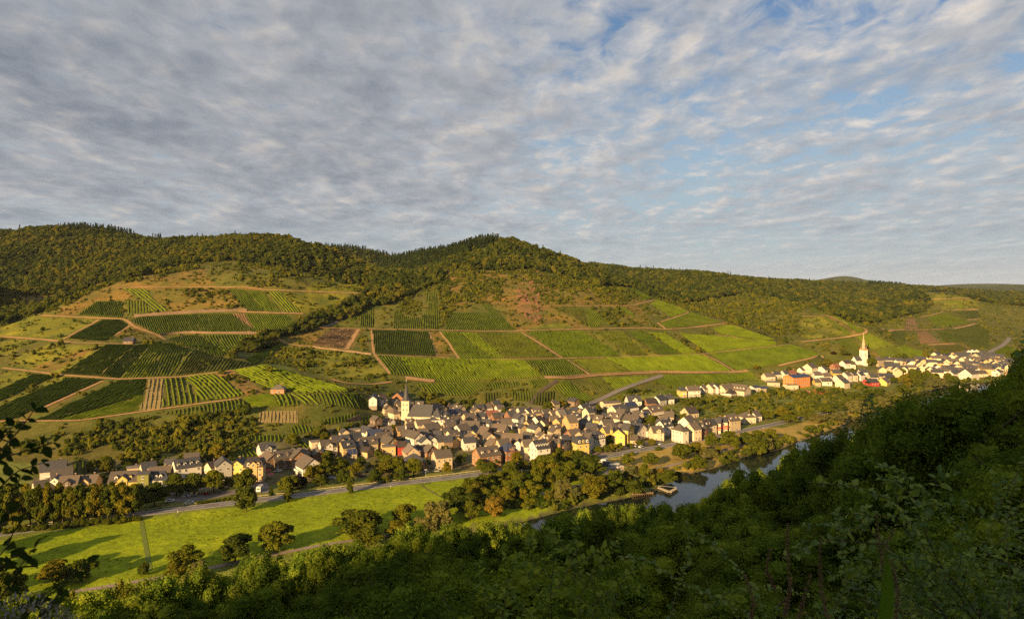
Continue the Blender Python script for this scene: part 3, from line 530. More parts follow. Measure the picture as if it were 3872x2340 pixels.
PLOTS = [  # tile, polygon, row direction, spacing (m), tone, where it lies
('A1',[640,690,955,515,1130,515,1195,570,1060,660,990,715],[640,690,955,515],2.0,'d','between two sandy paths, left of the small hut'),
('A1',[720,470,900,345,1140,345,1145,495],[930,490,985,345],2.0,'g','high on the left hill, just above the upper path'),
('A1',[1160,345,1330,335,1440,440,1200,480],[1180,480,1180,345],3.0,'s','on the left hill beside the dark round bush'),
('A1',[1150,225,1340,225,1560,440,1420,445,1330,340],[1160,225,1440,440],3.4,'s','running diagonally down the upper left hill'),
('A1',[1195,520,1300,485,1830,465,2150,460,2400,632,1620,640,1480,655],[2050,630,1950,462],2.0,'d','forming the long dark band above the lower retaining wall'),
('A2',[-60,458,60,455,160,640,120,640],[120,640,10,458],2.6,'n','wedged into the band of the left hill'),
('A2',[70,458,440,470,540,540,370,632,165,638],[300,632,190,465],2.2,'g','at the right end of the band on the left hill'),
('A2',[-98,225,60,235,235,440,80,440],[200,440,20,235],2.0,'d','below the top path of the left hill, left half'),
('A2',[66,237,215,245,405,445,240,440],[330,445,150,245],2.0,'g','below the top path of the left hill, right half'),
('A2',[265,250,390,255,590,450,435,445],[500,450,320,255],3.2,'s','narrow and slanting by the yellow scrub'),
('A1',[1560,692,1700,662,1850,660,2110,850,1980,850,1790,780,1650,735],[1800,780,1700,662],2.0,'d','in the hollow behind the spur, left part'),
('A1',[1860,660,2464,652,2280,745,2120,845],[2120,845,1900,662],2.8,'g','in the hollow behind the spur, right part'),
('A2',[70,890,400,725,455,745,165,935],[90,905,425,735],2.2,'g','slim and leaning, alone in the gully of bushes'),
('A1',[570,1020,1000,748,1240,755,910,1037],[570,1020,1000,748],2.2,'d','at the left end of the big spur field, widest strip'),
('A1',[920,1040,1255,752,1385,752,1118,1060],[1110,1060,1380,752],2.2,'d','second strip from the left on the big spur'),
('A1',[1130,1062,1395,750,1560,737,1330,1055],[1130,1062,1395,750],2.6,'b','third strip on the big spur, the brightest there'),
('A1',[1335,1055,1572,740,1768,785,1558,1045],[1335,1055,1572,740],2.4,'g','fourth strip from the left on the big spur'),
('A1',[1565,1045,1775,785,1825,800,1620,1040],[1590,1045,1800,790],4.2,'s','a thin strip with four light lines on the big spur'),
('A1',[1628,1040,1832,800,1992,850,1888,1005],[1628,1040,1832,800],2.2,'o','beside the pointed end of the big spur'),
('A1',[1895,1003,2000,855,2368,930,2180,980],[1895,1003,2000,855],3.0,'d','at the pointed right tip of the big spur'),
('A1',[-300,1310,320,1020,535,1040,-300,1400],[0,1268,535,1040],2.2,'d','upper strip at the left picture edge, below the middle path'),
('A1',[-300,1455,640,1055,965,1075,100,1455],[100,1452,900,1085],2.3,'d','wide strip at the left edge, left of the tan grass lane'),
('A1',[330,1455,1110,1080,1365,1070,1330,1220,560,1452],[430,1450,1250,1075],2.4,'d','right of the tan grass lane, upper half'),
('A1',[560,1453,1330,1222,1300,1360,760,1450],[560,1453,1330,1222],2.6,'b','right of the tan grass lane, lower half'),
('A1',[1310,1360,1370,1070,1530,1065,1510,1350],[1400,1360,1440,1070],3.0,'y','of thin rows at the foot of the spur'),
('A1',[1515,1330,1530,1070,1700,1050,1870,1290],[1660,1320,1615,1060],3.6,'s','with the boldest upright rows, below the spur'),
('A1',[1720,1050,2000,1015,2290,1220,2110,1250,1890,1265],[2110,1250,1870,1030],2.8,'b','left of the bare brown field'),
('A2',[-50,985,150,955,560,1110,760,1195,540,1195,250,1150],[740,1192,60,975],2.8,'s','above the stone vineyard house, long diagonal rows'),
('A2',[170,950,230,935,640,1050,1080,1185,780,1195],[1000,1188,200,945],2.8,'b','along the shaded gully, right of the stone vineyard house'),
('A1',[1480,1392,1980,1292,2240,1252,2340,1350,1770,1402],[1800,1400,1790,1300],2.6,'g','a low band under the lowest path of the left hill'),
('A2',[40,1250,320,1210,380,1325,130,1330],[100,1300,350,1260],3.0,'b','directly below the stone vineyard house'),
('A2',[330,1210,480,1210,585,1310,395,1328],[380,1325,330,1215],3.0,'b','second below the stone vineyard house'),
('A2',[490,1210,620,1205,780,1310,595,1310],[700,1310,560,1210],3.4,'s','third to the right below the stone vineyard house'),
('A2',[640,1210,960,1200,1030,1330,800,1312],[830,1312,780,1205],2.6,'g','fourth to the right below the stone vineyard house'),
('A2',[980,1205,1110,1200,1330,1370,1040,1332],[1150,1345,1050,1205],2.4,'d','running down to the white houses by the church'),
('V3',[0,200,150,190,560,260,240,320,0,350],[200,320,150,200],2.4,'g','lowest terrace above the left village houses'),
('V3',[120,120,290,100,310,160,140,185],[220,170,200,110],2.4,'g','small terrace right of the pale post field'),
('V3',[400,130,1090,0,1100,50,860,140,560,200],[700,165,690,80],2.4,'g','long curved terrace left of the church'),
('V3',[1100,60,1420,60,1480,150,1100,180],[1250,170,1240,65],2.4,'d','terrace just left of the cream hipped house by the church'),
('V3',[0,390,90,390,330,565,180,575],[250,570,40,392],2.6,'g','slanting down behind the white house with a centre gable'),
('V2',[1060,430,1430,280,1560,430,1100,475],[1250,455,1180,385],2.6,'g','behind the ochre villa with the mansard roof'),
('V2',[1420,130,1950,100,1900,215,1430,200],[1700,205,1690,115],2.4,'b','terrace above the white house on the bank'),
('V1',[720,430,1050,430,1040,640,720,650],[880,640,880,430],3.6,'d','behind the large modern house at far left'),
('A2',[200,1370,560,1362,560,1478,170,1478],[380,1478,385,1365],2.4,'y','of young vines on bare posts beside the terraces'),
('A2',[695,745,880,590,1115,600,1000,788],[720,755,900,595],2.2,'n','with sparse rows left of the dark striped square'),
('A2',[1248,612,1778,627,1853,858,1268,830],[1500,850,1480,617],2.0,'d','a large square with crisp upright rows, centre of the hill'),
('A2',[1285,842,1500,862,1640,1040,1425,1030],[1520,1036,1385,850],2.6,'g','with bold rows left end of the long lower band'),
('A2',[1505,864,2665,893,2850,1050,2217,1088,1840,1095,1645,1040],[2200,1088,1950,880],2.2,'b','the longest strip of the lower hillside band'),
('A3',[450,892,840,882,1040,1030,655,1050],[850,1042,745,885],2.4,'g','with upright rows in the middle of the lower band'),
('A3',[895,890,1195,872,1455,1004,1090,1025],[1250,1015,1020,885],2.2,'o','right of the brown bush line in the lower band'),
('A3',[1205,870,1850,847,2105,840,2390,998,1960,1000,1700,990,1465,1004],[1900,996,1650,857],2.4,'b','wide and even, right end of the lower band'),
('A2',[1885,627,2050,635,2380,880,2065,880,1965,722],[2200,880,1960,635],2.2,'g','with broken dark lines, right of the dry grass wedge'),
('A2',[2060,635,2217,640,2500,880,2390,880],[2440,880,2130,640],2.4,'b','a bright diagonal wedge on the middle band'),
('A3',[10,632,425,642,735,868,290,880],[500,874,200,640],2.0,'o','dull wide block on the middle band'),
('A3',[485,627,1000,622,1355,863,825,872],[1050,868,760,625],2.0,'g','largest block of the middle band, with short dark lines'),
('A3',[1110,626,1365,622,1590,850,1440,858],[1500,855,1230,625],2.2,'o','between two yellow weedy strips'),
('A3',[1390,622,1560,627,1920,843,1715,850],[1820,848,1480,625],2.8,'d','crossed by dark diagonal lines on the right of the hill'),
('A3',[1600,632,1755,642,2060,832,1930,842],[1990,838,1680,637],2.4,'b','slim and diagonal right of the dark lined plot'),
('A3',[1890,642,2300,670,2790,717,2810,755,2217,820,2150,826],[2400,800,2150,665],2.4,'b','broad and sloping, above the long path to the right'),
('A4',[-55,832,720,748,1005,842,600,938,215,992],[400,965,150,812],2.4,'g','big and even, right above the orange school'),
('A4',[-20,592,160,562,570,700,470,706,60,655],[330,690,100,580],2.6,'b','light wedge under a path below the dark spur'),
('A3',[1712,545,2010,445,2308,543,1775,600],[2080,568,1960,465],2.4,'g','triangular on the shoulder of the hill'),
('A3',[1620,370,1690,332,1990,437,1830,495],[1850,488,1670,345],2.4,'b','at the top corner of the shoulder'),
('A3',[1010,420,1080,410,1250,555,1150,560,1140,590,1055,590],[1130,590,1040,415],2.4,'b','alone below the rust coloured crag'),
('A3',[820,402,1005,415,1045,590,950,520],[1010,570,900,405],2.2,'o','beside the bright plot below the crag'),
('A3',[-240,450,120,452,30,365,130,375,290,540,370,615,0,615,-300,610],[150,612,60,455],2.2,'g','stepped, left below the rust coloured crag'),
('A3',[1330,405,1390,405,1500,500,1470,505],[1480,500,1360,405],2.4,'g','a thin sliver among bushes near the shoulder'),
('A3',[1420,225,1500,230,1650,320,1540,330],[1600,325,1460,228],2.6,'g','highest on the right flank of the hill'),
('A2',[1735,270,1840,250,1880,450,1870,605,1740,602,1700,490,1780,400],[1800,602,1800,300],2.6,'b','tall and narrow with ragged left side'),
('A2',[1455,425,1515,420,1535,480,1700,500,1738,605,1450,602],[1600,602,1590,440],2.4,'s','L shaped with upright rows above the dark square'),
('A2',[1125,480,1180,412,1260,400,1265,587,1130,582],[1200,585,1205,405],2.4,'g','small and upright by the bush covered crest'),
('A2',[1010,512,1110,467,1108,535,1000,530],[1050,532,1080,480],2.4,'b','tiny, beside the bend of the road'),
('A2',[1640,1112,2340,1092,2320,1140,2150,1225,1980,1225,1790,1200],[2000,1225,1900,1105],2.6,'g','with clear rows right above the church'),
('A3',[110,1098,430,1092,380,1140,110,1172],[260,1160,230,1095],2.4,'g','terrace left of the dark gully track, upper'),
('A3',[80,1200,230,1190,200,1310,90,1300],[150,1305,150,1195],2.4,'d','small terrace above the slate roofs, leftmost'),
('A3',[310,1200,550,1172,530,1282,330,1262],[430,1270,420,1190],2.4,'g','terrace between two bare earth scars'),
('A3',[560,1195,740,1182,700,1332,525,1302],[630,1320,640,1190],2.4,'d','terrace right of the dark gully track'),
('A3',[705,1150,830,1072,1090,1258,960,1312,840,1232],[960,1300,780,1110],3.0,'g','terraced slope with stepped dark lines'),
('A3',[470,1082,640,1067,680,1112,560,1160],[600,1150,540,1075],2.4,'g','below the earth bank, top of the terraces'),
('A3',[1025,1062,1150,1062,1260,1190,1180,1210],[1210,1200,1080,1062],2.4,'o','right of the yellow weeds in the terraces'),
('A3',[1170,1057,1650,1040,1480,1112,1300,1172],[1390,1140,1290,1055],2.4,'b','between the earth bank and the asphalt lane'),
('A3',[1640,1092,1765,1032,2464,1012,2560,1075,1860,1160],[2000,1140,1880,1030],2.2,'g','above the yellow block of flats'),
('A4',[250,1000,330,1000,420,1085,330,1090],[380,1088,290,1000],2.4,'b','small corner above the long school roof'),
('A3',[1740,1182,1850,1170,1930,1232,1800,1222],[1860,1225,1790,1178],2.4,'d','small square left of the yellow block of flats'),
('A4',[1022,487,1064,490,1300,660,1240,665],[1270,662,1045,488],3.0,'b','left of the two strips on the quarry spur'),
('A4',[1088,480,1138,480,1420,630,1350,640],[1390,635,1115,480],3.0,'b','right of the two strips on the quarry spur'),
('A4',[880,402,920,398,1050,466,960,472],[1000,470,900,400],3.0,'b','small patch on top of the quarry spur'),
('A4',[1130,692,1280,682,1360,780,1340,850,1270,840],[1300,840,1190,690],2.8,'g','left of the far church tower'),
('A4',[1330,680,1450,642,1700,760,1560,775,1480,800],[1560,775,1400,660],2.8,'b','behind the far church, upper part'),
('A4',[1485,795,1700,768,1780,760,2130,870,1565,875],[1750,872,1600,785],3.0,'g','behind the far village roofs'),
('A4',[1790,497,1865,490,1905,600,1775,600],[1840,600,1828,493],3.0,'n','a ploughed square above the far road'),
('A4',[1970,487,2150,450,2380,545,2080,590],[2230,570,2060,468],3.0,'b','broad strips above the far road'),
('A4',[1890,627,1980,620,2110,730,1920,740],[2000,735,1940,625],3.0,'n','dark earthy block below the far road'),
('A4',[2070,627,2170,617,2320,720,2180,730],[2250,725,2120,622],3.0,'g','right of the earthy block below the far road'),
('A4',[2190,615,2464,560,2560,620,2560,780,2400,790],[2470,780,2330,590],3.0,'g','large, at the right edge of the far hill'),
('A4',[2040,762,2280,747,2400,800,2100,830],[2200,820,2150,757],3.0,'o','directly above the far village roofs'),
('A4',[2220,442,2464,427,2464,500,2360,505],[2400,500,2330,435],3.0,'d','on the upper terraces of the far hill'),
('V8',[2050,340,2260,245,2464,320,2560,400,2200,385],[2300,385,2150,290],3.2,'g','under the far asphalt road at right'),
('A4',[2180,330,2260,330,2345,410,2290,410],[2310,410,2220,330],3.0,'b','small slanting piece near the far hill top'),
('A4',[1640,622,1790,622,1780,750,1700,740],[1740,745,1720,622],3.0,'g','left of the earthy block below the far road'),
]
VPOLY = []
def hedge(strips, sp, hgt, wid, step):
    """strips: list of (Nx3 ground lines) -> one mesh of leafy hedge walls"""
    V = []; F = []; b = 0
    for g, nrm in strips:
        n = len(g); r = rng.random((n, 4))
        hh = hgt * (0.72 + 0.5 * r[:, 0]); ww = wid * (0.7 + 0.6 * r[:, 1]); lean = (r[:, 2] - 0.5) * 0.3
        hh = hh * np.clip(.92 + .22 * fbm(g[:, 0] / 13, g[:, 1] / 13, 2), .55, 1.25) * np.where(rng.random(n) < .035, .25, 1.0); hh[0] *= 0.6; hh[-1] *= 0.6
        o = np.column_stack([nrm[0] * np.ones(n), nrm[1] * np.ones(n), np.zeros(n)]); up = np.array([0, 0, 1.0])
        rows = [g - o * (ww * 0.35)[:, None] + up * 0.05, g - o * (ww * 0.5 - lean * 0.2)[:, None] + up * (hh * 0.6)[:, None], g + o * (lean * 0.5)[:, None] + up * hh[:, None],
                g + o * (ww * 0.5 + lean * 0.2)[:, None] + up * (hh * (0.55 + 0.15 * r[:, 3]))[:, None], g + o * (ww * 0.35)[:, None] + up * 0.05]
        V.append(np.stack(rows, 1).reshape(-1, 3)); i = np.arange(n - 1)[:, None] * 5; j = np.arange(4)[None]
        F.append((b + np.stack([i + j, i + j + 5, i + j + 6, i + j + 1], -1)).reshape(-1, 4)); b += 5 * n
    return np.vstack(V), np.vstack(F)
NROW = 0
for tile, pg, rd, sp, tone, where in PLOTS:
    pp = P(tile, *pg); VPOLY.append(pp)
    dense = polyline_resample(np.vstack([pp, pp[:1]]), 10)[:-1]
    wp = hit(dense)[:, :2]; r2 = hit(P(tile, *rd))[:, :2]; dv = r2[1] - r2[0]; dv /= np.linalg.norm(dv); nv = np.array([-dv[1], dv[0]])
    a = wp @ dv; c = wp @ nv; far = wp[:, 1].mean() > 850; step = 3.2 if wp[:, 1].mean() < 640 else (4.5 if not far else 7.0)
    cs = np.arange(c.min() + sp * 0.5, c.max(), sp); strips = []; soilV = []; soilF = []; sb = 0
    for off in cs:
        xs = []
        for i in range(len(wp)):
            c1, c2 = c[i], c[(i + 1) % len(wp)]
            if (c1 > off) != (c2 > off): xs.append(a[i] + (off - c1) / (c2 - c1) * (a[(i + 1) % len(wp)] - a[i]))
        xs.sort()
        for s0, s1 in zip(xs[::2], xs[1::2]):
            if s1 - s0 < 3: continue
            t = np.linspace(s0, s1, max(2, int((s1 - s0) / step) + 1)); xy = dv * t[:, None] + nv * off
            z = height(xy[:, 0], xy[:, 1])
            xw = xy + nv * rng.normal(0, 0.06, (len(t), 1)); strips.append((np.column_stack([xw, z]), nv))
            l = xy - nv * sp * 0.5; r = xy + nv * sp * 0.5
            soilV.append(np.stack([np.column_stack([l, height(l[:, 0], l[:, 1]) + 0.22]), np.column_stack([r, height(r[:, 0], r[:, 1]) + 0.22])], 1).reshape(-1, 3))
            i = np.arange(len(t) - 1) * 2; soilF.append(sb + np.column_stack([i, i + 1, i + 3, i + 2])); sb += 2 * len(t)
    if not strips: continue
    tn_ = TONE[tone][1]
    plot = mesh_obj('vineyard_plot', np.vstack(soilV), np.vstack(soilF), plain('vine_soil_' + tn_.replace(' ', '_'), SOILT[tone], 0.95, 0.1, 0.35, 0.25))
    tag(plot, f'{tn_} vineyard plot {where}', 'vineyard', 'vineyard plots on the hills')
    hgt, wid = (1.5, 0.75) if tone not in 'yn' else (0.95, 0.42)
    if sp >= 3: wid *= 1.35; hgt *= 1.05
    # spacing as the photograph shows it
    m0 = wp.mean(0); z0 = float(height(m0[:1], m0[1:2])[0]); q0 = to_px(m0[0], m0[1], z0); m1 = m0 + nv * sp; q1 = to_px(m1[0], m1[1], z0)
    d1 = m0 + dv; qd = to_px(d1[0], d1[1], float(height(d1[:1], d1[1:2])[0])); ddx, ddy = qd[0] - q0[0], qd[1] - q0[1]; L = math.hypot(ddx, ddy) + 1e-9
    perp = abs((q1[0] - q0[0]) * ddy - (q1[1] - q0[1]) * ddx) / L
    if perp > 8.5 and len(strips) < 70:
        for s in strips:
            V, F = hedge([s], sp, hgt, wid, step); mesh_obj('vine_row', V, F, vinemat(tone), plot); NROW += 1
    else:
        V, F = hedge(strips, sp, hgt, wid, step); tag(mesh_obj('vine_rows', V, F, vinemat(tone), plot), kind='stuff')
print('vine rows as parts', NROW, 'tris', sum(len(o.data.polygons) for o in COL.objects if o.type == 'MESH') * 2)
# ------------------------------------------------------------------ houses
WALLC = {'w': ((0.62, 0.57, 0.49), 'white'), 'c': ((0.58, 0.48, 0.33), 'cream'), 'y': ((0.54, 0.40, 0.11), 'yellow'), 'o': ((0.50, 0.34, 0.15), 'ochre'), 's': ((0.17, 0.12, 0.085), 'brown stone'),
         'r': ((0.38, 0.05, 0.035), 'red'), 'b': ((0.24, 0.12, 0.07), 'brown brick'), 'q': ((0.33, 0.185, 0.10), 'russet stone'), 'g': ((0.36, 0.34, 0.31), 'grey'), 't': ((0.46, 0.36, 0.23), 'tan'),
         'd': ((0.07, 0.07, 0.072), 'slate clad'), 'l': ((0.20, 0.20, 0.06), 'olive'), 'a': ((0.48, 0.18, 0.05), 'orange')}
ROOFC = {'k': ((0.052, 0.052, 0.057), 'dark slate'), 'n': ((0.098, 0.080, 0.063), 'weathered brown'), 'd': ((0.050, 0.039, 0.033), 'dark brown'), 'v': ((0.035, 0.045, 0.085), 'blue black'), 'r': ((0.19, 0.075, 0.045), 'reddish'), 'g': ((0.15, 0.13, 0.11), 'pale grey')}
def wallmat(k):
    nm = 'wall_' + WALLC[k][1].replace(' ', '_')
    if nm in MATS: return MATS[nm]
    c = WALLC[k][0]; t = NT(nm); oi = t.n('ShaderNodeObjectInfo'); p = t.pos()
    f = t.math('ADD', t.math('MULTIPLY', t.noise(0.5, 5, 0.65, p), 0.6), t.math('MULTIPLY', oi.outputs['Random'], 0.4))
    v = 0.30 if k in 'sqbt' else 0.14
    col = t.ramp(f, [(0.25, sc(c, 1 - v)), (0.8, sc(c, 1 + v * 0.6))])
    if k in 'sqb':
        br = t.n('ShaderNodeTexBrick'); t.put(br.inputs['Vector'], p); br.inputs['Scale'].default_value = 1.6
        br.inputs['Color1'].default_value = (0.8, 0.8, 0.8, 1); br.inputs['Color2'].default_value = (1.15, 1.1, 1.0, 1); br.inputs['Mortar'].default_value = (1.3, 1.2, 1.1, 1); br.inputs['Mortar Size'].default_value = 0.02
        col = t.mix(1.0, col, br.outputs[0], 'MULTIPLY')
    MATS[nm] = t.pbr(col, 0.9, 0.2); return MATS[nm]
def roofmat(k):
    nm = 'roof_' + ROOFC[k][1].replace(' ', '_')
    if nm in MATS: return MATS[nm]
    c = ROOFC[k][0]; t = NT(nm); oi = t.n('ShaderNodeObjectInfo'); p = t.objc()
    n1 = t.noise(0.5, 5, 0.7, t.pos()); n2 = t.noise(4.5, 3, 0.6, t.pos())
    f = t.math('ADD', t.math('ADD', t.math('MULTIPLY', n1, 0.45), t.math('MULTIPLY', n2, 0.25)), t.math('MULTIPLY', oi.outputs['Random'], 0.35))
    warm = (c[0] * 1.5, c[1] * 1.3, c[2] * 1.1)
    MATS[nm] = t.pbr(t.ramp(f, [(0.3, sc(c, 0.7)), (0.55, c), (0.85, sc(warm, 1.05))]), 0.62, 0.35, t.bump(n2, 0.05, 0.7)); return MATS[nm]
FRAME = plain('window_frame', (0.62, 0.60, 0.56), 0.5, 0.4, 0.05); BRICKM = plain('chimney_brick', (0.19, 0.095, 0.06), 0.9, 0.2, 0.3, 2.0)
gl = NT('window_glass'); PANE = gl.pbr((0.025, 0.03, 0.035), 0.12, 0.6); WOOD = plain('dark_timber', (0.11, 0.065, 0.035), 0.8, 0.2, 0.25, 1.5)
SOLAR = plain('solar_panel', (0.02, 0.03, 0.085), 0.2, 0.7, 0.1, 1.0); AWN = plain('red_awning', (0.5, 0.06, 0.05)); METAL = plain('light_metal', (0.45, 0.45, 0.45), 0.4, 0.5)
_wm = {}
def window_mesh(w, h):
    k = (w, h)
    if k not in _wm:
        m = MB()                                # lies in XZ, faces -Y
        m.box(0, -0.03, 0, w, 0.10, h, 0); m.box(-w * 0.235, -0.085, 0.0, w * 0.36, 0.02, h * 0.84, 1); m.box(w * 0.235, -0.085, 0.0, w * 0.36, 0.02, h * 0.84, 1)
        m.box(0, -0.12, -h / 2 - 0.05, w + 0.25, 0.2, 0.09, 0)
        o = m.obj('window', [FRAME, PANE], link=False); _wm[k] = o.data; bpy.data.objects.remove(o)
    return _wm[k]
_dm = {}
def door_mesh():
    if 'd' not in _dm:
        m = MB(); m.box(0, -0.03, 1.05, 1.2, 0.1, 2.3, 0); m.box(0, -0.09, 1.0, 0.95, 0.04, 2.05, 1)
        o = m.obj('door', [FRAME, WOOD], link=False); _dm['d'] = o.data; bpy.data.objects.remove(o)
    return _dm['d']
_cm = {}
def chimney_mesh():
    if 'c' not in _cm:
        m = MB(); m.box(0, 0, 0.2, 0.62, 0.5, 1.9, 0); m.box(0, 0, 1.2, 0.78, 0.66, 0.12, 1)
        o = m.obj('chimney', [BRICKM, METAL], link=False); _cm['c'] = o.data; bpy.data.objects.remove(o)
    return _cm['c']
def prism(L, W, he, H, z0):
    v = [(-L/2, -W/2, z0), (L/2, -W/2, z0), (L/2, W/2, z0), (-L/2, W/2, z0), (-L/2, -W/2, he), (L/2, -W/2, he), (L/2, W/2, he), (-L/2, W/2, he), (-L/2, 0, H), (L/2, 0, H)]
    return v, [(0, 1, 5, 4), (2, 3, 7, 6), (1, 2, 6, 9, 5), (3, 0, 4, 8, 7), (3, 2, 1, 0)]
def roof_slabs(m, L, W, he, H, ov=0.4, th=0.22, lift=0.04):
    sl = (H - he) / (W / 2)
    for s in (-1, 1):
        y1 = s * (W / 2 + ov); z1 = he - ov * sl + lift; x = L / 2 + ov; zr = H + lift
        v = [(-x, 0, zr), (x, 0, zr), (x, y1, z1), (-x, y1, z1), (-x, 0, zr + th), (x, 0, zr + th), (x, y1, z1 + th), (-x, y1, z1 + th)]
        f = [(0, 1, 2, 3), (7, 6, 5, 4), (0, 4, 5, 1), (2, 6, 7, 3), (1, 5, 6, 2), (0, 3, 7, 4)]
        m.add(v, f if s < 0 else [q[::-1] for q in f])
def roof_hip(m, L, W, he, H, ov=0.4, run=None):
    x = L / 2 + ov; y = W / 2 + ov; r = max(0.3, L / 2 - (run or W / 2)); z = he - 0.1
    v = [(-x, -y, z), (x, -y, z), (x, y, z), (-x, y, z), (-r, 0, H), (r, 0, H), (-x, -y, z + .15), (x, -y, z + .15), (x, y, z + .15), (-x, y, z + .15)]
    m.add(v, [(6, 7, 5, 4), (7, 8, 5), (8, 9, 4, 5), (9, 6, 4), (0, 3, 2, 1), (0, 1, 7, 6), (1, 2, 8, 7), (2, 3, 9, 8), (3, 0, 6, 9)])
def roof_mansard(m, L, W, he, H):
    x = L / 2 + .35; y = W / 2 + .35; z1 = he + (H - he) * 0.72; i = 1.15
    v = [(-x, -y, he - .1), (x, -y, he - .1), (x, y, he - .1), (-x, y, he - .1), (-x, -y, he + .12), (x, -y, he + .12), (x, y, he + .12), (-x, y, he + .12),
         (-x + i, -y + i, z1), (x - i, -y + i, z1), (x - i, y - i, z1), (-x + i, y - i, z1), (-x + y * .7, 0, H), (x - y * .7, 0, H)]
    m.add(v, [(0, 3, 2, 1), (0, 1, 5, 4), (1, 2, 6, 5), (2, 3, 7, 6), (3, 0, 4, 7), (4, 5, 9, 8), (5, 6, 10, 9), (6, 7, 11, 10), (7, 4, 8, 11), (8, 9, 13, 12), (9, 10, 13), (10, 11, 12, 13), (11, 8, 12)])
HOUSES = []   # (object, px x, wall, roof, zone, custom)
FOOT = []     # footprints for keeping plants out
def part(name, me, parent, loc=(0, 0, 0), rz=0.0):
    o = obj_from(name, me, parent); o.location = loc; o.rotation_euler = (0, 0, rz); return o
def place_ridge(ps, H):
    zg = float(hit(ps.mean(0)[None], lift=H)[0, 2]); u, v = ray(ps); d = (CAMZ - zg - H) / np.maximum(v, 1e-3)
    if (CAMZ - zg - H) < 12 or (v < 0.02).any():       # seen almost from the side: keep the distance of the middle
        d = np.full(len(ps), hit(ps.mean(0)[None], lift=H)[0, 1])
    return np.column_stack([u * d, d]), zg
def house(tile, x1, y1, x2, y2, H, Wd, wall, roof, zone, opts='', custom=None, far=False):
    p, zg = place_ridge(P(tile, x1, y1, x2, y2), H)
    d = p[1] - p[0]; L = float(np.hypot(*d)); yaw = math.atan2(d[1], d[0]); c = p.mean(0); L = min(max(L, 5.5), 26)
    return house_at(c, zg, yaw, L, H, Wd, wall, roof, zone, opts, custom, far)
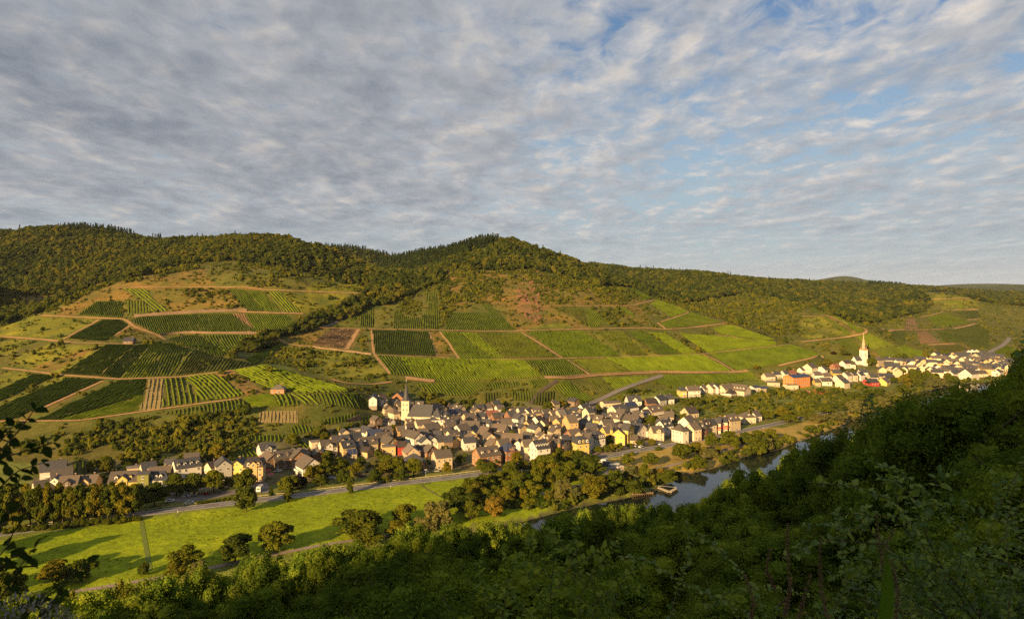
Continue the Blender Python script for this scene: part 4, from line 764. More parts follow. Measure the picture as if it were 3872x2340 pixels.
def house_at(c, zg, yaw, L, H, Wd, wall, roof, zone, opts='', custom=None, far=False):
    root = empty('house', (float(c[0]), float(c[1]), zg), yaw)
    pitch = 0.78 if 'p' not in opts else 0.32
    if 'f' in opts: pitch = 0.10
    he = max(2.2, H - Wd / 2 * pitch)
    if 'm' in opts: he = H - 4.2
    wm_ = wallmat(wall); rm = roofmat(roof)
    m = MB()
    if 'h' in opts or 'm' in opts: m.add(*box(0, 0, (he - 2.5) / 2, L, Wd, he + 2.5))
    else: m.add(*prism(L, Wd, he, H, -2.5))
    if wall in 'wcyot' and not far: m.box(0, 0, -0.9, L + 0.06, Wd + 0.06, 3.2, 1)
    m.obj('wall', [wm_, plain('plinth', (0.25, 0.21, 0.17))], root)
    rmb = MB()
    if 'h' in opts: roof_hip(rmb, L, Wd, he, H)
    elif 'm' in opts: roof_mansard(rmb, L, Wd, he, H)
    else: roof_slabs(rmb, L, Wd, he, H)
    ro = rmb.obj('roof', [rm], root)
    # which local sides look to the river (camera)
    tc_ = Vector((-c[0], -c[1])).normalized(); ca, sa = math.cos(-yaw), math.sin(-yaw); lx = tc_.x * ca - tc_.y * sa; ly = tc_.x * sa + tc_.y * ca
    fy = -1 if ly < 0 else 1; fx = -1 if lx < 0 else 1
    if not far or 'W' in opts:
        floors = max(1, int((he - 0.4) / 2.75)); fh = he / floors; ww, wh = (1.15, 1.45) if H > 9 else (1.0, 1.25)
        def wall_win(side, length, nrow, base):     # side: (nx, ny)
            n = max(1, int((length - 1.0) / 2.9)); stp = length / n
            for r in range(nrow):
                for i in range(n):
                    if (i * 7 + r * 3 + int(abs(c[0]) * 3)) % 9 == 4: continue
                    t = -length / 2 + stp * (i + 0.5); z = base + r * fh + fh * 0.52
                    if side == 'y': part('window', window_mesh(ww, wh), root, (t, fy * Wd / 2, z), 0 if fy < 0 else math.pi)
                    else: part('window', window_mesh(ww, wh), root, (fx * L / 2, t, z), -math.pi / 2 if fx < 0 else math.pi / 2)
        if abs(ly) > 0.12 and 'n' not in opts: wall_win('y', L, floors, 0)
        if abs(lx) > 0.12 and 'n' not in opts:
            wall_win('x', Wd, floors, 0)
            if H - he > 3 and not ('h' in opts or 'm' in opts): part('window', window_mesh(0.9, 1.1), root, (fx * L / 2, 0, he + (H - he) * 0.32), -math.pi / 2 if fx < 0 else math.pi / 2)
        if abs(ly) > 0.3: part('door', door_mesh(), root, (L * 0.12, fy * (Wd / 2 + 0.06), 0.1), 0 if fy < 0 else math.pi)
    sl = (H - he) / (Wd / 2)
    if 'x' not in opts and not far and ('c' in opts or int(abs(c[0]) * 7) % 5 < 3):
        for i in range(2 if L > 13 else 1): part('chimney', chimney_mesh(), ro, (L * (0.27 - 0.55 * i), -fy * 0.6, H - 0.1))
    elif far and (int(abs(c[0])) % 3 == 0): part('chimney', chimney_mesh(), ro, (L * 0.25, 0.3, H - 0.1))
    nd = next((int(ch) for a, ch in zip(opts, opts[1:]) if a == 'd'), 0)
    for i in range(nd):
        t = -L / 2 + L * (i + 0.5) / nd; zz = he + (H - he) * (0.34 if 'm' not in opts else 0.30); yb = fy * (Wd / 2 - (H - he) * 0.34 / max(sl, .2) + 0.15) if 'm' not in opts else fy * (Wd / 2 - 0.1)
        dm = MB(); w2 = 0.75; dep = 2.2
        v, f = prism(dep, 2 * w2, 1.0, 1.6, -0.7); dm.add(v, f, 0)
        q = MB(); roof_slabs(q, dep, 2 * w2, 1.0, 1.6, 0.15, 0.1); dm.add(q.v, q.f, 1); dm.box(-dep / 2 - 0.03, 0, 0.25, 0.06, 0.95, 1.05, 2); dm.box(-dep / 2 - 0.07, 0, 0.25, 0.04, 0.75, 0.85, 3)
        dob = dm.obj('dormer', [wm_ if i % 2 else wallmat('w'), rm, FRAME, PANE], ro); dob.location = (t, yb - fy * 0.8, zz); dob.rotation_euler = (0, 0, math.pi / 2 if fy < 0 else -math.pi / 2)
    if 'G' in opts:
        gw = min(4.6, L * 0.4); gz = H - 1.0; gm = MB(); dep = Wd / 2 + 0.35
        v, f = prism(dep, gw, gz - gw / 2 * 0.85, gz, -1.0); gm.add(v, f, 0); go = gm.obj('centre_gable', [wm_], root)
        q = MB(); roof_slabs(q, dep, gw, gz - gw / 2 * 0.85, gz, 0.3, 0.18); qo = q.obj('gable_roof', [rm], root)
        for o in (go, qo): o.location = (0, fy * dep / 2, 0); o.rotation_euler = (0, 0, math.pi / 2 if fy < 0 else -math.pi / 2)
        part('window', window_mesh(1.0, 1.3), root, (0, fy * dep, gz - gw * 0.55), 0 if fy < 0 else math.pi)
    if 's' in opts:
        nx = max(2, int(L / 2.0)); ang = math.atan(sl)
        pm = MB(); pm.box(0, 0, 0, 1.75, 0.05, 1.0, 0)
        me = None
        for i in range(nx):
            for r in range(3):
                yy = fy * (0.9 + 1.35 * r * math.cos(ang)); zz = H + 0.42 - abs(yy) * sl
                if me is None: b = MB(); b.box(0, 0, 0, 1.75, 1.3, 0.06, 0); o = b.obj('solar_panel', [SOLAR], ro); me = o.data
                else: o = obj_from('solar_panel', me, ro)
                o.location = (-L / 2 + L * (i + 0.5) / nx, yy, zz); o.rotation_euler = (-fy * ang, 0, 0)
    if 'b' in opts:
        for r in range(1, max(2, int(he / 2.75))):
            b = MB(); z = r * 2.75; b.box(0, 0, z, L * 0.8, 1.3, 0.18, 0); b.box(0, -0.6, z + 0.6, L * 0.8, 0.06, 0.9, 1); o = b.obj('balcony', [wallmat('w'), FRAME if 'A' not in opts else AWN], root)
            o.location = (0, fy * (Wd / 2 + 0.65), 0); o.rotation_euler = (0, 0, 0 if fy < 0 else math.pi)
    if 'A' in opts:
        for i in range(3):
            b = MB(); b.add([(-1.2, 0, 0), (1.2, 0, 0), (1.2, -1.6, -0.7), (-1.2, -1.6, -0.7), (-1.2, 0, .06), (1.2, 0, .06), (1.2, -1.6, -0.64), (-1.2, -1.6, -0.64)], [(0, 3, 2, 1), (4, 5, 6, 7), (2, 3, 7, 6)], 0)
            o = b.obj('awning', [AWN], root); o.location = (-L / 3 + L / 3 * i, fy * (Wd / 2 + .02), 5.2); o.rotation_euler = (0, 0, 0 if fy < 0 else math.pi)
    if 'T' in opts:                                         # stair turret with a spire
        b = MB(); b.tube((0, 0, -1), (0, 0, H - 1.5), 1.15, 1.15, 8, 0); b.tube((0, 0, H - 1.6), (0, 0, H + 3.6), 1.45, 0.04, 8, 1)
        o = b.obj('stair_turret', [wm_, rm], root); o.location = (0, fy * (Wd / 2 + 0.3), 0)
    qx, qy = to_px(c[0], c[1], zg)
    HOUSES.append((root, float(qx), wall, roof, zone, custom)); FOOT.append((c[0], c[1], yaw, L / 2 + 1.0, Wd / 2 + 1.0)); return root
HD = '''V1 220 440 620 400 10 11 w k L b|white modern house with a broad slate roof and balcony, far left
V1 380 560 710 520 8 9 w n L
V1 110 740 350 700 7 8 c n L
V1 445 670 500 640 8 8 w k L
V1 530 660 825 640 9 10 s n L G
V1 825 640 1120 630 8 9 o n L G
V1 1320 590 1760 565 10 11 y n L Gd2|bright yellow house with a brown roof behind the roadside poplars
V1 1780 585 1890 580 10 6 l k L p|narrow olive house squeezed beside the bright yellow house
V1 1930 585 2150 575 9 9 w k L d3
V1 1560 515 1745 495 5 6 c g L f
V1 1780 450 2000 420 9 9 c k L
V1 1910 520 2230 490 7 8 t n L
V2 235 490 625 435 10 10 w k L d4|long white house with four dormers on a slate roof
V2 405 385 625 368 8 9 g n L
V2 150 472 215 470 5 6 y k L
V2 1015 490 985 425 11 8 g k L
V2 785 520 880 500 8 7 c d L
V2 1215 500 1300 440 10 8 y k L
V2 1340 450 1640 435 13 11 o d L mGd2|ochre villa with pale window frames under a dark mansard roof
V2 1555 235 1790 205 8 9 w k L G
V2 1795 395 1690 330 9 8 s n L
V2 1760 360 2050 320 10 10 s n L d2|dark stone wing of the courtyard estate behind a terrace
V2 2190 355 2080 300 10 9 q n L
V2 2170 300 2320 310 8 9 t n L
V2 2265 400 2400 470 10 12 w n L b|white chalet style house with stacked balconies beside the estate
V3 450 590 390 540 7 7 b n L
V3 450 430 690 405 10 10 w n M G|white house with a big centre gable, left of the dark gabled house
V3 625 365 890 335 9 9 t k M G
V3 300 440 440 425 5 6 c g M f
V3 770 445 960 420 9.5 9 o k M d1
V3 895 568 995 560 5.5 6 t k M sx|low tan shed with a roof of solar panels
V3 985 450 1070 440 8 8 d k M
V3 1060 385 1320 360 9 10 t n M d2
V3 1220 540 1140 530 6 6 o d M x
V3 905 325 1080 305 9 9 w k M
V3 1110 200 1235 220 8 9 w k M
V3 905 255 1060 240 5 6 c g M fx
V3 1310 195 1230 170 7 7 b n M
V3 1180 270 1395 250 9 9 c v M
V3 1400 225 1550 210 9 10 t n M
V3 1325 310 1520 295 9 9 w n M
V3 1590 390 1440 350 9 9 o n M
V3 1420 510 1620 500 6 7 o g M f
V3 1655 450 1760 440 8 7 r d M|small house with a red painted gable wall
V3 1830 470 1900 545 7 9 t g M x
V3 1740 640 2080 615 9 12 b k F h|long dark brick hall with a slate hipped roof behind trees
V3 2220 590 2464 565 11 9 t n F|tan stone house with a white lit gable beside the road
V3 2000 310 1870 270 10 9 w n M
V3 1730 265 1830 260 9 9 d n M
V3 2100 395 2050 365 9 7 w k M b
V3 2215 380 2170 355 9 7 w k M b
V3 2240 365 2360 350 9 8 c k M
V3 1990 505 2050 500 5 6 w d M x
V3 2120 490 2200 510 7 9 b n M
V3 1640 210 1750 200 9 7 o n M
V3 1800 172 1900 165 8 8 w d M
V3 2060 180 2280 145 8 10 t n M
V4 245 240 270 195 8 6 w v C
V4 340 215 430 205 10 8 w d C
V4 420 320 450 345 6 6 w k C
V4 480 370 430 360 7 7 t n C
V4 640 290 560 280 8 8 c n C
V4 625 185 700 165 11 11 b k C n|big brown timber barn with a slate roof behind the church
V4 610 335 690 325 8 7 c n C
V4 520 422 620 410 9 10 c n C h|cream hipped house in front of the near church
V4 715 510 880 490 8 8 c n C
V4 830 545 920 535 7 9 w n C
V4 1055 515 950 500 9 8 w k C
V4 910 605 1130 585 7 9 c n C
V4 1115 365 1250 340 10 9 s n C|brown stone house with a tall chimney, right of the near church
V4 1130 490 1390 480 11 12 w k C d4
V4 1415 440 1570 425 8 8 c v C d2
V4 1600 475 1680 465 6 7 w k M
V4 1660 510 1810 490 8 9 t n M
V4 1420 555 1530 540 9 9 c d M
V4 1500 550 1600 540 9 10 t n M
V4 1350 650 1520 640 8 10 t n M
V4 1545 685 1700 655 10 9 w n M
V4 1610 620 1900 625 9 11 w n M
V4 1310 735 1430 715 9 10 t n M
V4 1440 725 1500 715 8 8 d k M
V4 960 740 1060 735 7 8 t n M
V4 980 790 1130 790 7 9 d k M
V4 1190 770 1300 765 8 8 s k M
V4 1555 860 1490 835 8 8 o n M
V4 1360 855 1450 850 9 8 s k M
V4 1660 895 1620 870 6 6 b d M x
V4 1820 830 1740 800 8 8 t n M
V4 2060 715 1930 700 10 11 b n M|house with a wide brick red gable wall, centre of the village
V4 2075 815 2000 780 8 8 c n M
V4 2330 680 2130 665 10 9 c n M
V4 2140 790 2250 785 7 7 y n M
V4 2070 885 2150 900 8 10 c n M
V4 2180 910 2350 890 8 10 t n M
V4 1850 1040 2170 1000 11 11 q n F d3|russet stone inn with three dormers and arched windows
V4 2260 960 2430 940 12 11 b v F hG|brown brick villa with a blue black hipped roof and pointed gable
V5 150 220 330 205 7 8 w r M
V5 0 240 120 235 7 8 w k M
V5 245 255 340 245 7 8 b n M
V5 420 245 380 240 7 6 b k M
V5 480 220 580 210 10 9 b k M
V5 530 180 630 170 9 9 t n M
V5 650 170 740 160 10 9 w k M
V5 770 190 840 170 9 8 c k M
V5 870 185 980 175 9 8 t n M d2
V5 690 270 620 260 12 8 w k M|tall narrow white house rising above brown roofs
V5 790 260 920 255 9 8 c n M d1
V5 915 305 1000 290 9 7 w d M
V5 1030 270 1130 255 9 8 b k M
V5 1020 200 1150 185 8 9 g n M
V5 1150 215 1250 205 9 9 t n M
V5 1260 205 1360 195 10 9 t g M
V5 1260 185 1380 175 8 8 w k M
V5 1380 210 1460 200 9 8 c k M
V5 1500 250 1580 240 9 8 w k M d1
V5 1140 295 1270 290 8 9 t n M
V5 1395 285 1530 275 13 12 o n M c|huge ochre house with a tall stepless gable, highest in the village
V5 1250 335 1310 322 8 7 o n M
V5 1020 365 1080 350 7 6 c d M
V5 785 368 865 355 9 9 o d M
V5 270 370 440 365 6 7 w n M
V5 395 345 610 345 8 9 w n M
V5 100 340 230 350 9 7 w k M
V5 730 575 420 560 9 10 d n M
V5 750 535 890 560 8 9 c n M
V5 1000 535 1050 560 10 11 t n M d2
V5 1080 580 1180 600 9 8 t n M d2
V5 740 665 830 660 12 9 c n F|tall cream house with a steep front gable beside the white hotel
V5 880 680 1080 655 13 11 w k F d5b|large white hotel with a row of dormers and terrace
V5 1170 660 1330 650 11 9 q n F T|russet brick villa with a pointed stair turret
V5 1330 600 1410 590 11 8 w k F
V5 1520 610 1700 595 12 10 y k F md3|yellow mansard hotel above the clipped trees
V5 1775 570 1680 560 13 8 w n F|white half timbered house with a narrow decorated gable
V5 1790 540 1930 520 12 10 w k F md4|white mansard hotel with red roof edge, right of the timbered gable
V5 1600 540 1760 500 10 9 t n F
V5 1430 510 1590 490 8 9 b n M
V6 545 660 460 650 14 10 y k F|deep yellow castle like inn with a high gable
V6 360 755 420 700 11 9 y n F|yellow wing with a pointed gable and corner cone tower
V6 120 715 280 700 9 9 y n F T
V6 560 830 660 840 6 8 o n F
V6 745 670 590 645 11 12 w k F d1|white gabled house with a brick lower storey beside the deep yellow inn
V6 770 680 840 690 9 8 w k F
V6 870 700 1030 695 10 10 c n F G
V6 1010 620 1150 600 11 9 w k F d2
V6 1300 668 1340 663 13 11 w n F h|white cube shaped house with a pyramid roof by the road
V6 1465 665 1580 650 12 9 c n F
V6 1580 655 1660 640 11 9 b n F d1
V6 1660 620 1740 600 11 9 t d F d2
V6 1740 600 1810 590 11 9 c k F
V6 1940 580 1850 575 11 8 c k F bA|cream house with red awnings, left of a matching pair
V6 2010 560 1940 560 11 8 c k F bA|cream house with red awnings, right of a matching pair
V6 2020 530 2180 510 12 10 t n F d2
V6 2260 480 2440 470 9 10 c n F hd1
V7 1300 965 1380 955 8 9 w n F
V6 1380 560 1490 540 10 11 w n R
V6 1130 555 1040 545 8 8 w n R
V6 800 390 990 360 10 11 c n R d2b
V6 745 445 800 440 8 7 w k R
V6 705 475 620 460 9 8 c n R
V6 685 535 480 515 9 10 w n R
V6 430 505 230 480 9 10 c n R d2
V6 100 600 270 590 8 9 w n R
V6 130 540 10 525 9 9 y n R d1
V6 260 380 440 350 9 10 c k R
V6 460 340 610 320 9 10 w k R sb|white house with balconies and a solar roof
V6 470 440 350 430 8 8 c n R
V6 110 315 370 300 6 9 c n R px
V6 490 230 690 225 10 11 w k R G
V6 780 270 920 265 8 10 b d R
V6 940 235 1050 215 9 9 w k R
V6 1090 215 1190 210 8 9 w k R
V6 1390 415 1540 400 8 11 t d R
V6 1080 470 1220 475 7 10 t n R
V5 1700 170 1790 160 10 9 c k R
V5 1760 275 1860 270 8 9 w n R
V5 1620 350 1720 345 7 8 d k R
V5 1720 400 1880 410 7 9 d k R
V7 260 607 330 605 10 10 y k N hb|bright yellow block of flats with a flat hipped roof
V7 360 605 530 600 10 10 w n N b
V7 570 600 630 590 7 8 w n N
V7 680 575 760 565 9 10 c n N
V7 770 580 790 575 9 8 w k N
V7 860 590 1000 575 9 10 c n N
V7 1020 570 1240 592 10 14 c n N d5|long cream school hall with dormers and a round gable window
V7 930 655 1030 635 6 11 w d N h
V7 1290 600 1380 595 5 10 w v N p
V7 1390 610 1500 605 5 10 t v N p
V7 1820 447 2060 430 12 14 a v N ps|orange school building with a solar roof and rows of windows
V7 1520 538 1700 545 4 10 t g N f
V7 1780 578 1930 575 5 10 c g N f
V7 1470 420 1600 415 8 9 c n N b
V7 1600 395 1690 392 7 8 c k N
V7 1740 380 1790 378 9 9 w k N
V7 1830 378 1920 378 9 10 b r N
V7 2090 285 2170 275 11 11 c n N b
V7 1985 340 2040 336 6 7 w k N
V7 2270 325 2310 320 8 9 w k N
V7 2180 400 2280 400 8 9 w n N
V7 2190 500 2260 500 7 9 y n N
V7 2330 415 2420 415 8 8 c n N
V7 2300 490 2420 485 6 8 w n N
V8 550 648 680 642 7 9 r k E|red painted long house at the edge of the far village
V8 745 640 790 625 8 11 y n E
V8 1755 530 1850 520 13 14 w n E|large white gabled inn on the far village waterfront
V8 1840 545 1990 540 8 10 c n E
V8 240 650 310 640 9 10 c k E
V8 190 600 260 595 8 9 w n E
V8 290 565 350 560 9 9 w n E
V8 375 565 425 562 9 8 c k E
V8 455 565 505 560 9 8 w k E
V8 140 535 240 535 8 9 y k E
V8 470 530 560 530 8 9 w k E
V8 590 585 680 585 7 10 c k E
V8 710 575 870 580 8 9 t k E
V8 780 605 880 600 7 9 t k E
V8 270 425 350 420 8 9 w d E
V8 375 445 405 445 7 7 w n E
V8 150 460 210 455 8 8 b r E
V8 660 385 740 378 10 10 t n E h
V8 1380 325 1430 320 7 8 c k E
V8 1450 345 1520 340 7 8 w k E
V8 1725 338 1795 335 7 9 w k E
V8 1830 325 1930 322 8 9 c k E
V8 20 495 45 492 9 9 w k E
V8 20 575 110 572 8 9 w n E
V8 0 632 120 630 7 9 w n E
V8 2120 530 2170 520 9 9 w k E
V8 1570 550 1620 545 9 9 w k E'''
for ln in HD.split('\n'):
    a, _, cu = ln.partition('|'); q = a.split()
    house(q[0], *map(float, q[1:5]), float(q[5]), float(q[6]), q[7], q[8], q[9], (q[10] if len(q) > 10 else '') + ('W' if q[9] == 'E' else ''), cu or None, far=(q[9] == 'E'))
# packed far village
PK = P('V8', 800,410, 1330,415, 1560,372, 1750,342, 1960,332, 2200,400, 2340,500, 2260,560, 2050,585, 1900,585, 1640,595, 1400,588, 1250,575, 1100,545, 930,600, 700,560, 720,520, 820,500)
r8 = random.Random(5); rows8 = 0; y = PK[:, 1].min() + 3; PACK = []
while y < PK[:, 1].max():
    x = PK[:, 0].min() + r8.uniform(0, 14)
    while x < PK[:, 0].max():
        if inside(np.array([x]), np.array([y]), PK)[0]: PACK.append((x + r8.uniform(-3, 3), y + r8.uniform(-2, 2)))
        x += r8.uniform(15, 21)
    y += 8.6
PACK.sort(key=lambda q: -q[1]); keep8 = 0; FARM = MB(); FMAT = [wallmat(k) for k in 'wcto'] + [roofmat('k'), roofmat('n')]
for x, y in PACK:
    g = hit(np.array([(x, y + 10)]))[0]
    if any((g[0] - f[0]) ** 2 + (g[1] - f[1]) ** 2 < 49 for f in FOOT): continue
    yaw = -0.35 + (math.pi / 2 if r8.random() < 0.45 else 0) + r8.gauss(0, 0.16); L8, H8, W8, wc, rc = r8.uniform(9, 14), r8.uniform(8.5, 11.5), r8.uniform(7.5, 9.5), r8.choice('wcccctto'), r8.choice('kkkknn')
    if keep8 < 26: house_at(g[:2], float(g[2]), yaw, L8, H8, W8, wc, rc, 'X', '', int((y - PK[:, 1].min()) / 8.6), True); keep8 += 1; continue
    he8 = H8 - W8 * .39; q = MB(); q.add(*prism(L8, W8, he8, H8, -2.5), 'wcto'.index(wc)); n0 = len(q.f); r_ = MB(); roof_slabs(r_, L8, W8, he8, H8); q.add(r_.v, r_.f, 4 if rc == 'k' else 5); ca, sa = math.cos(yaw), math.sin(yaw); kk = len(FARM.v)
    FARM.v += [(g[0] + vx * ca - vy * sa, g[1] + vx * sa + vy * ca, g[2] + vz) for vx, vy, vz in q.v]; FARM.f += [tuple(i + kk for i in f_) for f_ in q.f]; FARM.m += q.m; FOOT.append((g[0], g[1], yaw, L8 / 2 + 1, W8 / 2 + 1))
tag(FARM.obj('far_village_roofs', FMAT), 'packed pale houses and slate roofs at the back of the far village', 'houses', None, 'stuff')
# smaller houses filling the gaps of the near village
IN = P('D', 930,985, 1100,985, 1400,975, 1530,1000, 1610,1035, 1480,1072, 1250,1092, 1060,1085, 800,1075, 770,1052, 900,1010); ri = random.Random(31); made = 0
for _ in range(4000):
    q = (ri.uniform(*IN[:, 0][[IN[:, 0].argmin(), IN[:, 0].argmax()]]), ri.uniform(*IN[:, 1][[IN[:, 1].argmin(), IN[:, 1].argmax()]]))
    if made >= 44 or not inside(np.array([q[0]]), np.array([q[1]]), IN)[0]: continue
    g = hit(np.array([q]))[0]; Lh = ri.uniform(6.5, 10); 
    if any((g[0] - f[0]) ** 2 + (g[1] - f[1]) ** 2 < (max(f[3], f[4]) * .72 + Lh * .42) ** 2 for f in FOOT) or np.hypot(ROADW[:, 0] - g[0], ROADW[:, 1] - g[1]).min() < 13: continue
    near_ = min(FOOT, key=lambda f: (g[0] - f[0]) ** 2 + (g[1] - f[1]) ** 2)
    house_at(g[:2], float(g[2]), near_[2] + ri.choice([0, math.pi / 2]) + ri.gauss(0, .08), Lh, ri.uniform(6, 9), ri.uniform(5.5, 7.5), ri.choice('wwcctots'), ri.choice('knnk'), 'M', ri.choice(['', '', 'd1', 'x'])); made += 1
print('infill houses', made)
ORD = ['leftmost', 'second from the left', 'third from the left', 'fourth from the left', 'fifth from the left', 'sixth from the left', 'seventh from the left', 'eighth from the left', 'ninth from the left', 'tenth from the left',
       'eleventh from the left', 'twelfth from the left', 'thirteenth from the left', 'fourteenth from the left', 'fifteenth from the left', 'sixteenth from the left', 'seventeenth from the left', 'eighteenth from the left', 'nineteenth from the left', 'twentieth from the left']
for t10 in ('twenty', 'thirty', 'forty', 'fifty'):
    ORD += [f'{t10} {u} from the left' for u in ('first', 'second', 'third', 'fourth', 'fifth', 'sixth', 'seventh', 'eighth', 'ninth')]
ZONE = {'L': ('left end of the near village', 'houses at the left end of the near village'), 'M': ('packed middle of the near village', 'houses in the middle of the near village'), 'C': ('cluster round the near church', 'houses round the near church'),
        'F': ('road front of the near village', 'houses facing the river road'), 'R': ('garden slope right of the village', 'houses on the right slope'), 'N': ('group beyond the gardens', 'buildings beyond the gardens'), 'E': ('edge of the far village', 'houses at the edge of the far village'), 'X': ('', 'packed houses of the far village')}
from collections import defaultdict
grp = defaultdict(list); ROWN = ['rearmost', 'second', 'third', 'fourth', 'fifth', 'sixth', 'seventh', 'eighth', 'ninth', 'tenth', 'eleventh', 'front']
for h in HOUSES: grp[(h[2], h[3], h[4]) if h[4] != 'X' or isinstance(h[5], str) else (h[2], h[3], 'X', h[5])].append(h)
for (wl_, rf, z, *row), hs in grp.items():
    hs.sort(key=lambda h: h[1]); plainhs = [h for h in hs if not h[5]]
    for h in hs:
        if z == 'X': lab = f'{WALLC[wl_][1]} house, {ROOFC[rf][1]} roof, far village {ROWN[row[0]] if row else ""} row' + (f', {ORD[hs.index(h)]}' if len(hs) > 1 else '')
        elif h[5]: lab = h[5]
        else:
            n = len(plainhs); i = plainhs.index(h); core = f'{WALLC[wl_][1]} house, {ROOFC[rf][1]} roof, {ZONE[z][0]}'
            lab = core if n == 1 else f'{core}, {ORD[i]}' if i < len(ORD) else core
        tag(h[0], lab, 'house', ZONE[z][1])

# ------------------------------------------------------------------ the near church
def church_near():
    p, zg = place_ridge(P('V4', 765, 310, 765, 310), 18.0); c = p[0]
    root = empty('church', (c[0], c[1], zg), -0.15); cw = wallmat('c'); sl_ = roofmat('k')
    t = MB(); t.box(0, 0, 6.0, 5.0, 5.0, 18.0); t.obj('tower', [cw], root)
    m = MB(); m.box(0, 0, 15.1, 5.5, 5.5, 0.35, 0); m.obj('cornice', [cw], root)
    s = MB(); b = 2.85
    lv = [(15.25, b), (16.5, 2.1), (18.2, 1.5), (27.4, 0.05)]
    for (z0, r0), (z1, r1) in zip(lv[:-1], lv[1:]):
        n = 8; v = [(r * 1.08 * math.cos(2 * math.pi * (i + .5) / n), r * 1.08 * math.sin(2 * math.pi * (i + .5) / n), z) for z, r in ((z0, r0), (z1, r1)) for i in range(n)]
        s.add(v, [(i, (i + 1) % n, n + (i + 1) % n, n + i) for i in range(n)])
    sp = s.obj('spire', [sl_], root)
    k = MB(); k.box(0, 0, 28.1, 0.12, 0.12, 1.6); k.box(0, 0, 28.4, 0.7, 0.1, 0.12); k.tube((0, 0, 27.2), (0, 0, 27.5), 0.22, 0.22, 6); k.obj('cross', [METAL], sp)
    for z in (12.8, 9.6):
        for x in (-1.15, 1.15):
            part('sound_opening', window_mesh(0.95, 1.6), root, (x, -2.5, z))
        for x in (-1.15, 1.15): part('sound_opening', window_mesh(0.95, 1.6), root, (-2.5, x, z), -math.pi / 2)
    nv_ = MB(); v, f = prism(15, 10, 6.0, 12.5, -3); nv_.add(v, f); no = nv_.obj('nave', [cw], root); no.location = (9.6, 1.5, 0)
    r = MB(); roof_slabs(r, 15, 10, 6.0, 12.5, 0.35, 0.25); rr_ = r.obj('nave_roof', [sl_], root); rr_.location = (9.6, 1.5, 0)
    for x in (4.5, 8, 11.5, 15): part('window', window_mesh(1.1, 2.6), root, (x, -3.5, 3.4))
    ch = MB(); v, f = prism(6, 8, 5.5, 10, -3); ch.add(v, f); co = ch.obj('choir', [cw], root); co.location = (20, 1.5, 0)
    r = MB(); roof_hip(r, 6, 8, 5.5, 10.5); o = r.obj('choir_roof', [sl_], root); o.location = (20, 1.5, 0)
    root.scale = (1.2, 1.2, 1.2); tag(root, 'cream church with a slim dark spire in the near village', 'church'); FOOT.append((c[0] + 8, c[1], 0, 16, 8)); return root
church_near()
def church_far():
    p, zg = place_ridge(P('V8', 528, 292, 528, 292), 19); c = p[0]; root = empty('church', (c[0], c[1], zg), 0.35); wm_ = plain('white_render', (0.66, 0.62, 0.55))
    t = MB(); t.box(0, 0, 9, 8.2, 8.2, 26); t.obj('tower', [wm_], root)
    g = MB(); g.box(0, 0, 22.3, 9.0, 9.0, 0.6, 0); g.box(0, -4.4, 23.1, 9.0, 0.25, 1.1, 0); g.box(0, 4.4, 23.1, 9.0, 0.25, 1.1, 0); g.box(4.4, 0, 23.1, 0.25, 9.0, 1.1, 0); g.box(-4.4, 0, 23.1, 0.25, 9.0, 1.1, 0); g.obj('gallery', [plain('sandstone', (0.42, 0.20, 0.09))], root)
    s = MB(); pale = plain('spire_stone', (0.40, 0.30, 0.20))
    for z0, z1, r0, r1 in ((22, 30, 2.7, 2.4), (30, 31, 3.2, 2.6), (31, 37, 2.2, 1.3), (37, 37.8, 1.9, 1.4), (37.8, 50, 1.0, 0.08)): s.tube((0, 0, z0), (0, 0, z1), r0, r1, 8, 0, True)
    for a in range(4): s.tube((3.7 * math.cos(a * math.pi / 2 + .78), 3.7 * math.sin(a * math.pi / 2 + .78), 22.3), (3.7 * math.cos(a * math.pi / 2 + .78), 3.7 * math.sin(a * math.pi / 2 + .78), 28), 0.55, 0.08, 6, 0)
    s.obj('spire', [pale], root)
    for x in (-1, 1)[:1]: part('sound_opening', window_mesh(1.6, 4.2), root, (0, -4.1, 14)); part('sound_opening', window_mesh(1.6, 4.2), root, (-4.1, 0, 14), -math.pi / 2)
    n = MB(); v, f = prism(14, 10, 6, 12, -3); n.add(v, f); o = n.obj('nave', [wm_], root); o.location = (-9.5, 3, 0); r = MB(); roof_slabs(r, 14, 10, 6, 12); o = r.obj('nave_roof', [roofmat('k')], root); o.location = (-9.5, 3, 0)
    root.scale = (.84, .84, .84); tag(root, 'white church tower with an ornate stone spire at the far village', 'church'); FOOT.append((c[0], c[1], 0, 14, 10))
church_far()
# ------------------------------------------------------------------ vineyard huts
def hut(tile, x, y, label, L, Wd, H, wall, roof, hip=False):
    g = hit(P(tile, x, y))[0]; r = house_at(g[:2], float(g[2]) - 0.3, 0.08, L, H, Wd, wall, roof, 'X', 'h' if hip else '', label); r.name = 'vineyard_hut'
    tag(r, label, 'hut', 'huts in the vineyards')
hut('A1', 1208, 735, 'lone hut with a flat blue grey roof at the path on the left hill', 9, 8, 6.0, 's', 'k')
hut('A2', 378, 1193, 'small stone vineyard house with a pale hipped roof beside the brown field', 10, 8, 6.5, 'q', 'g', True)
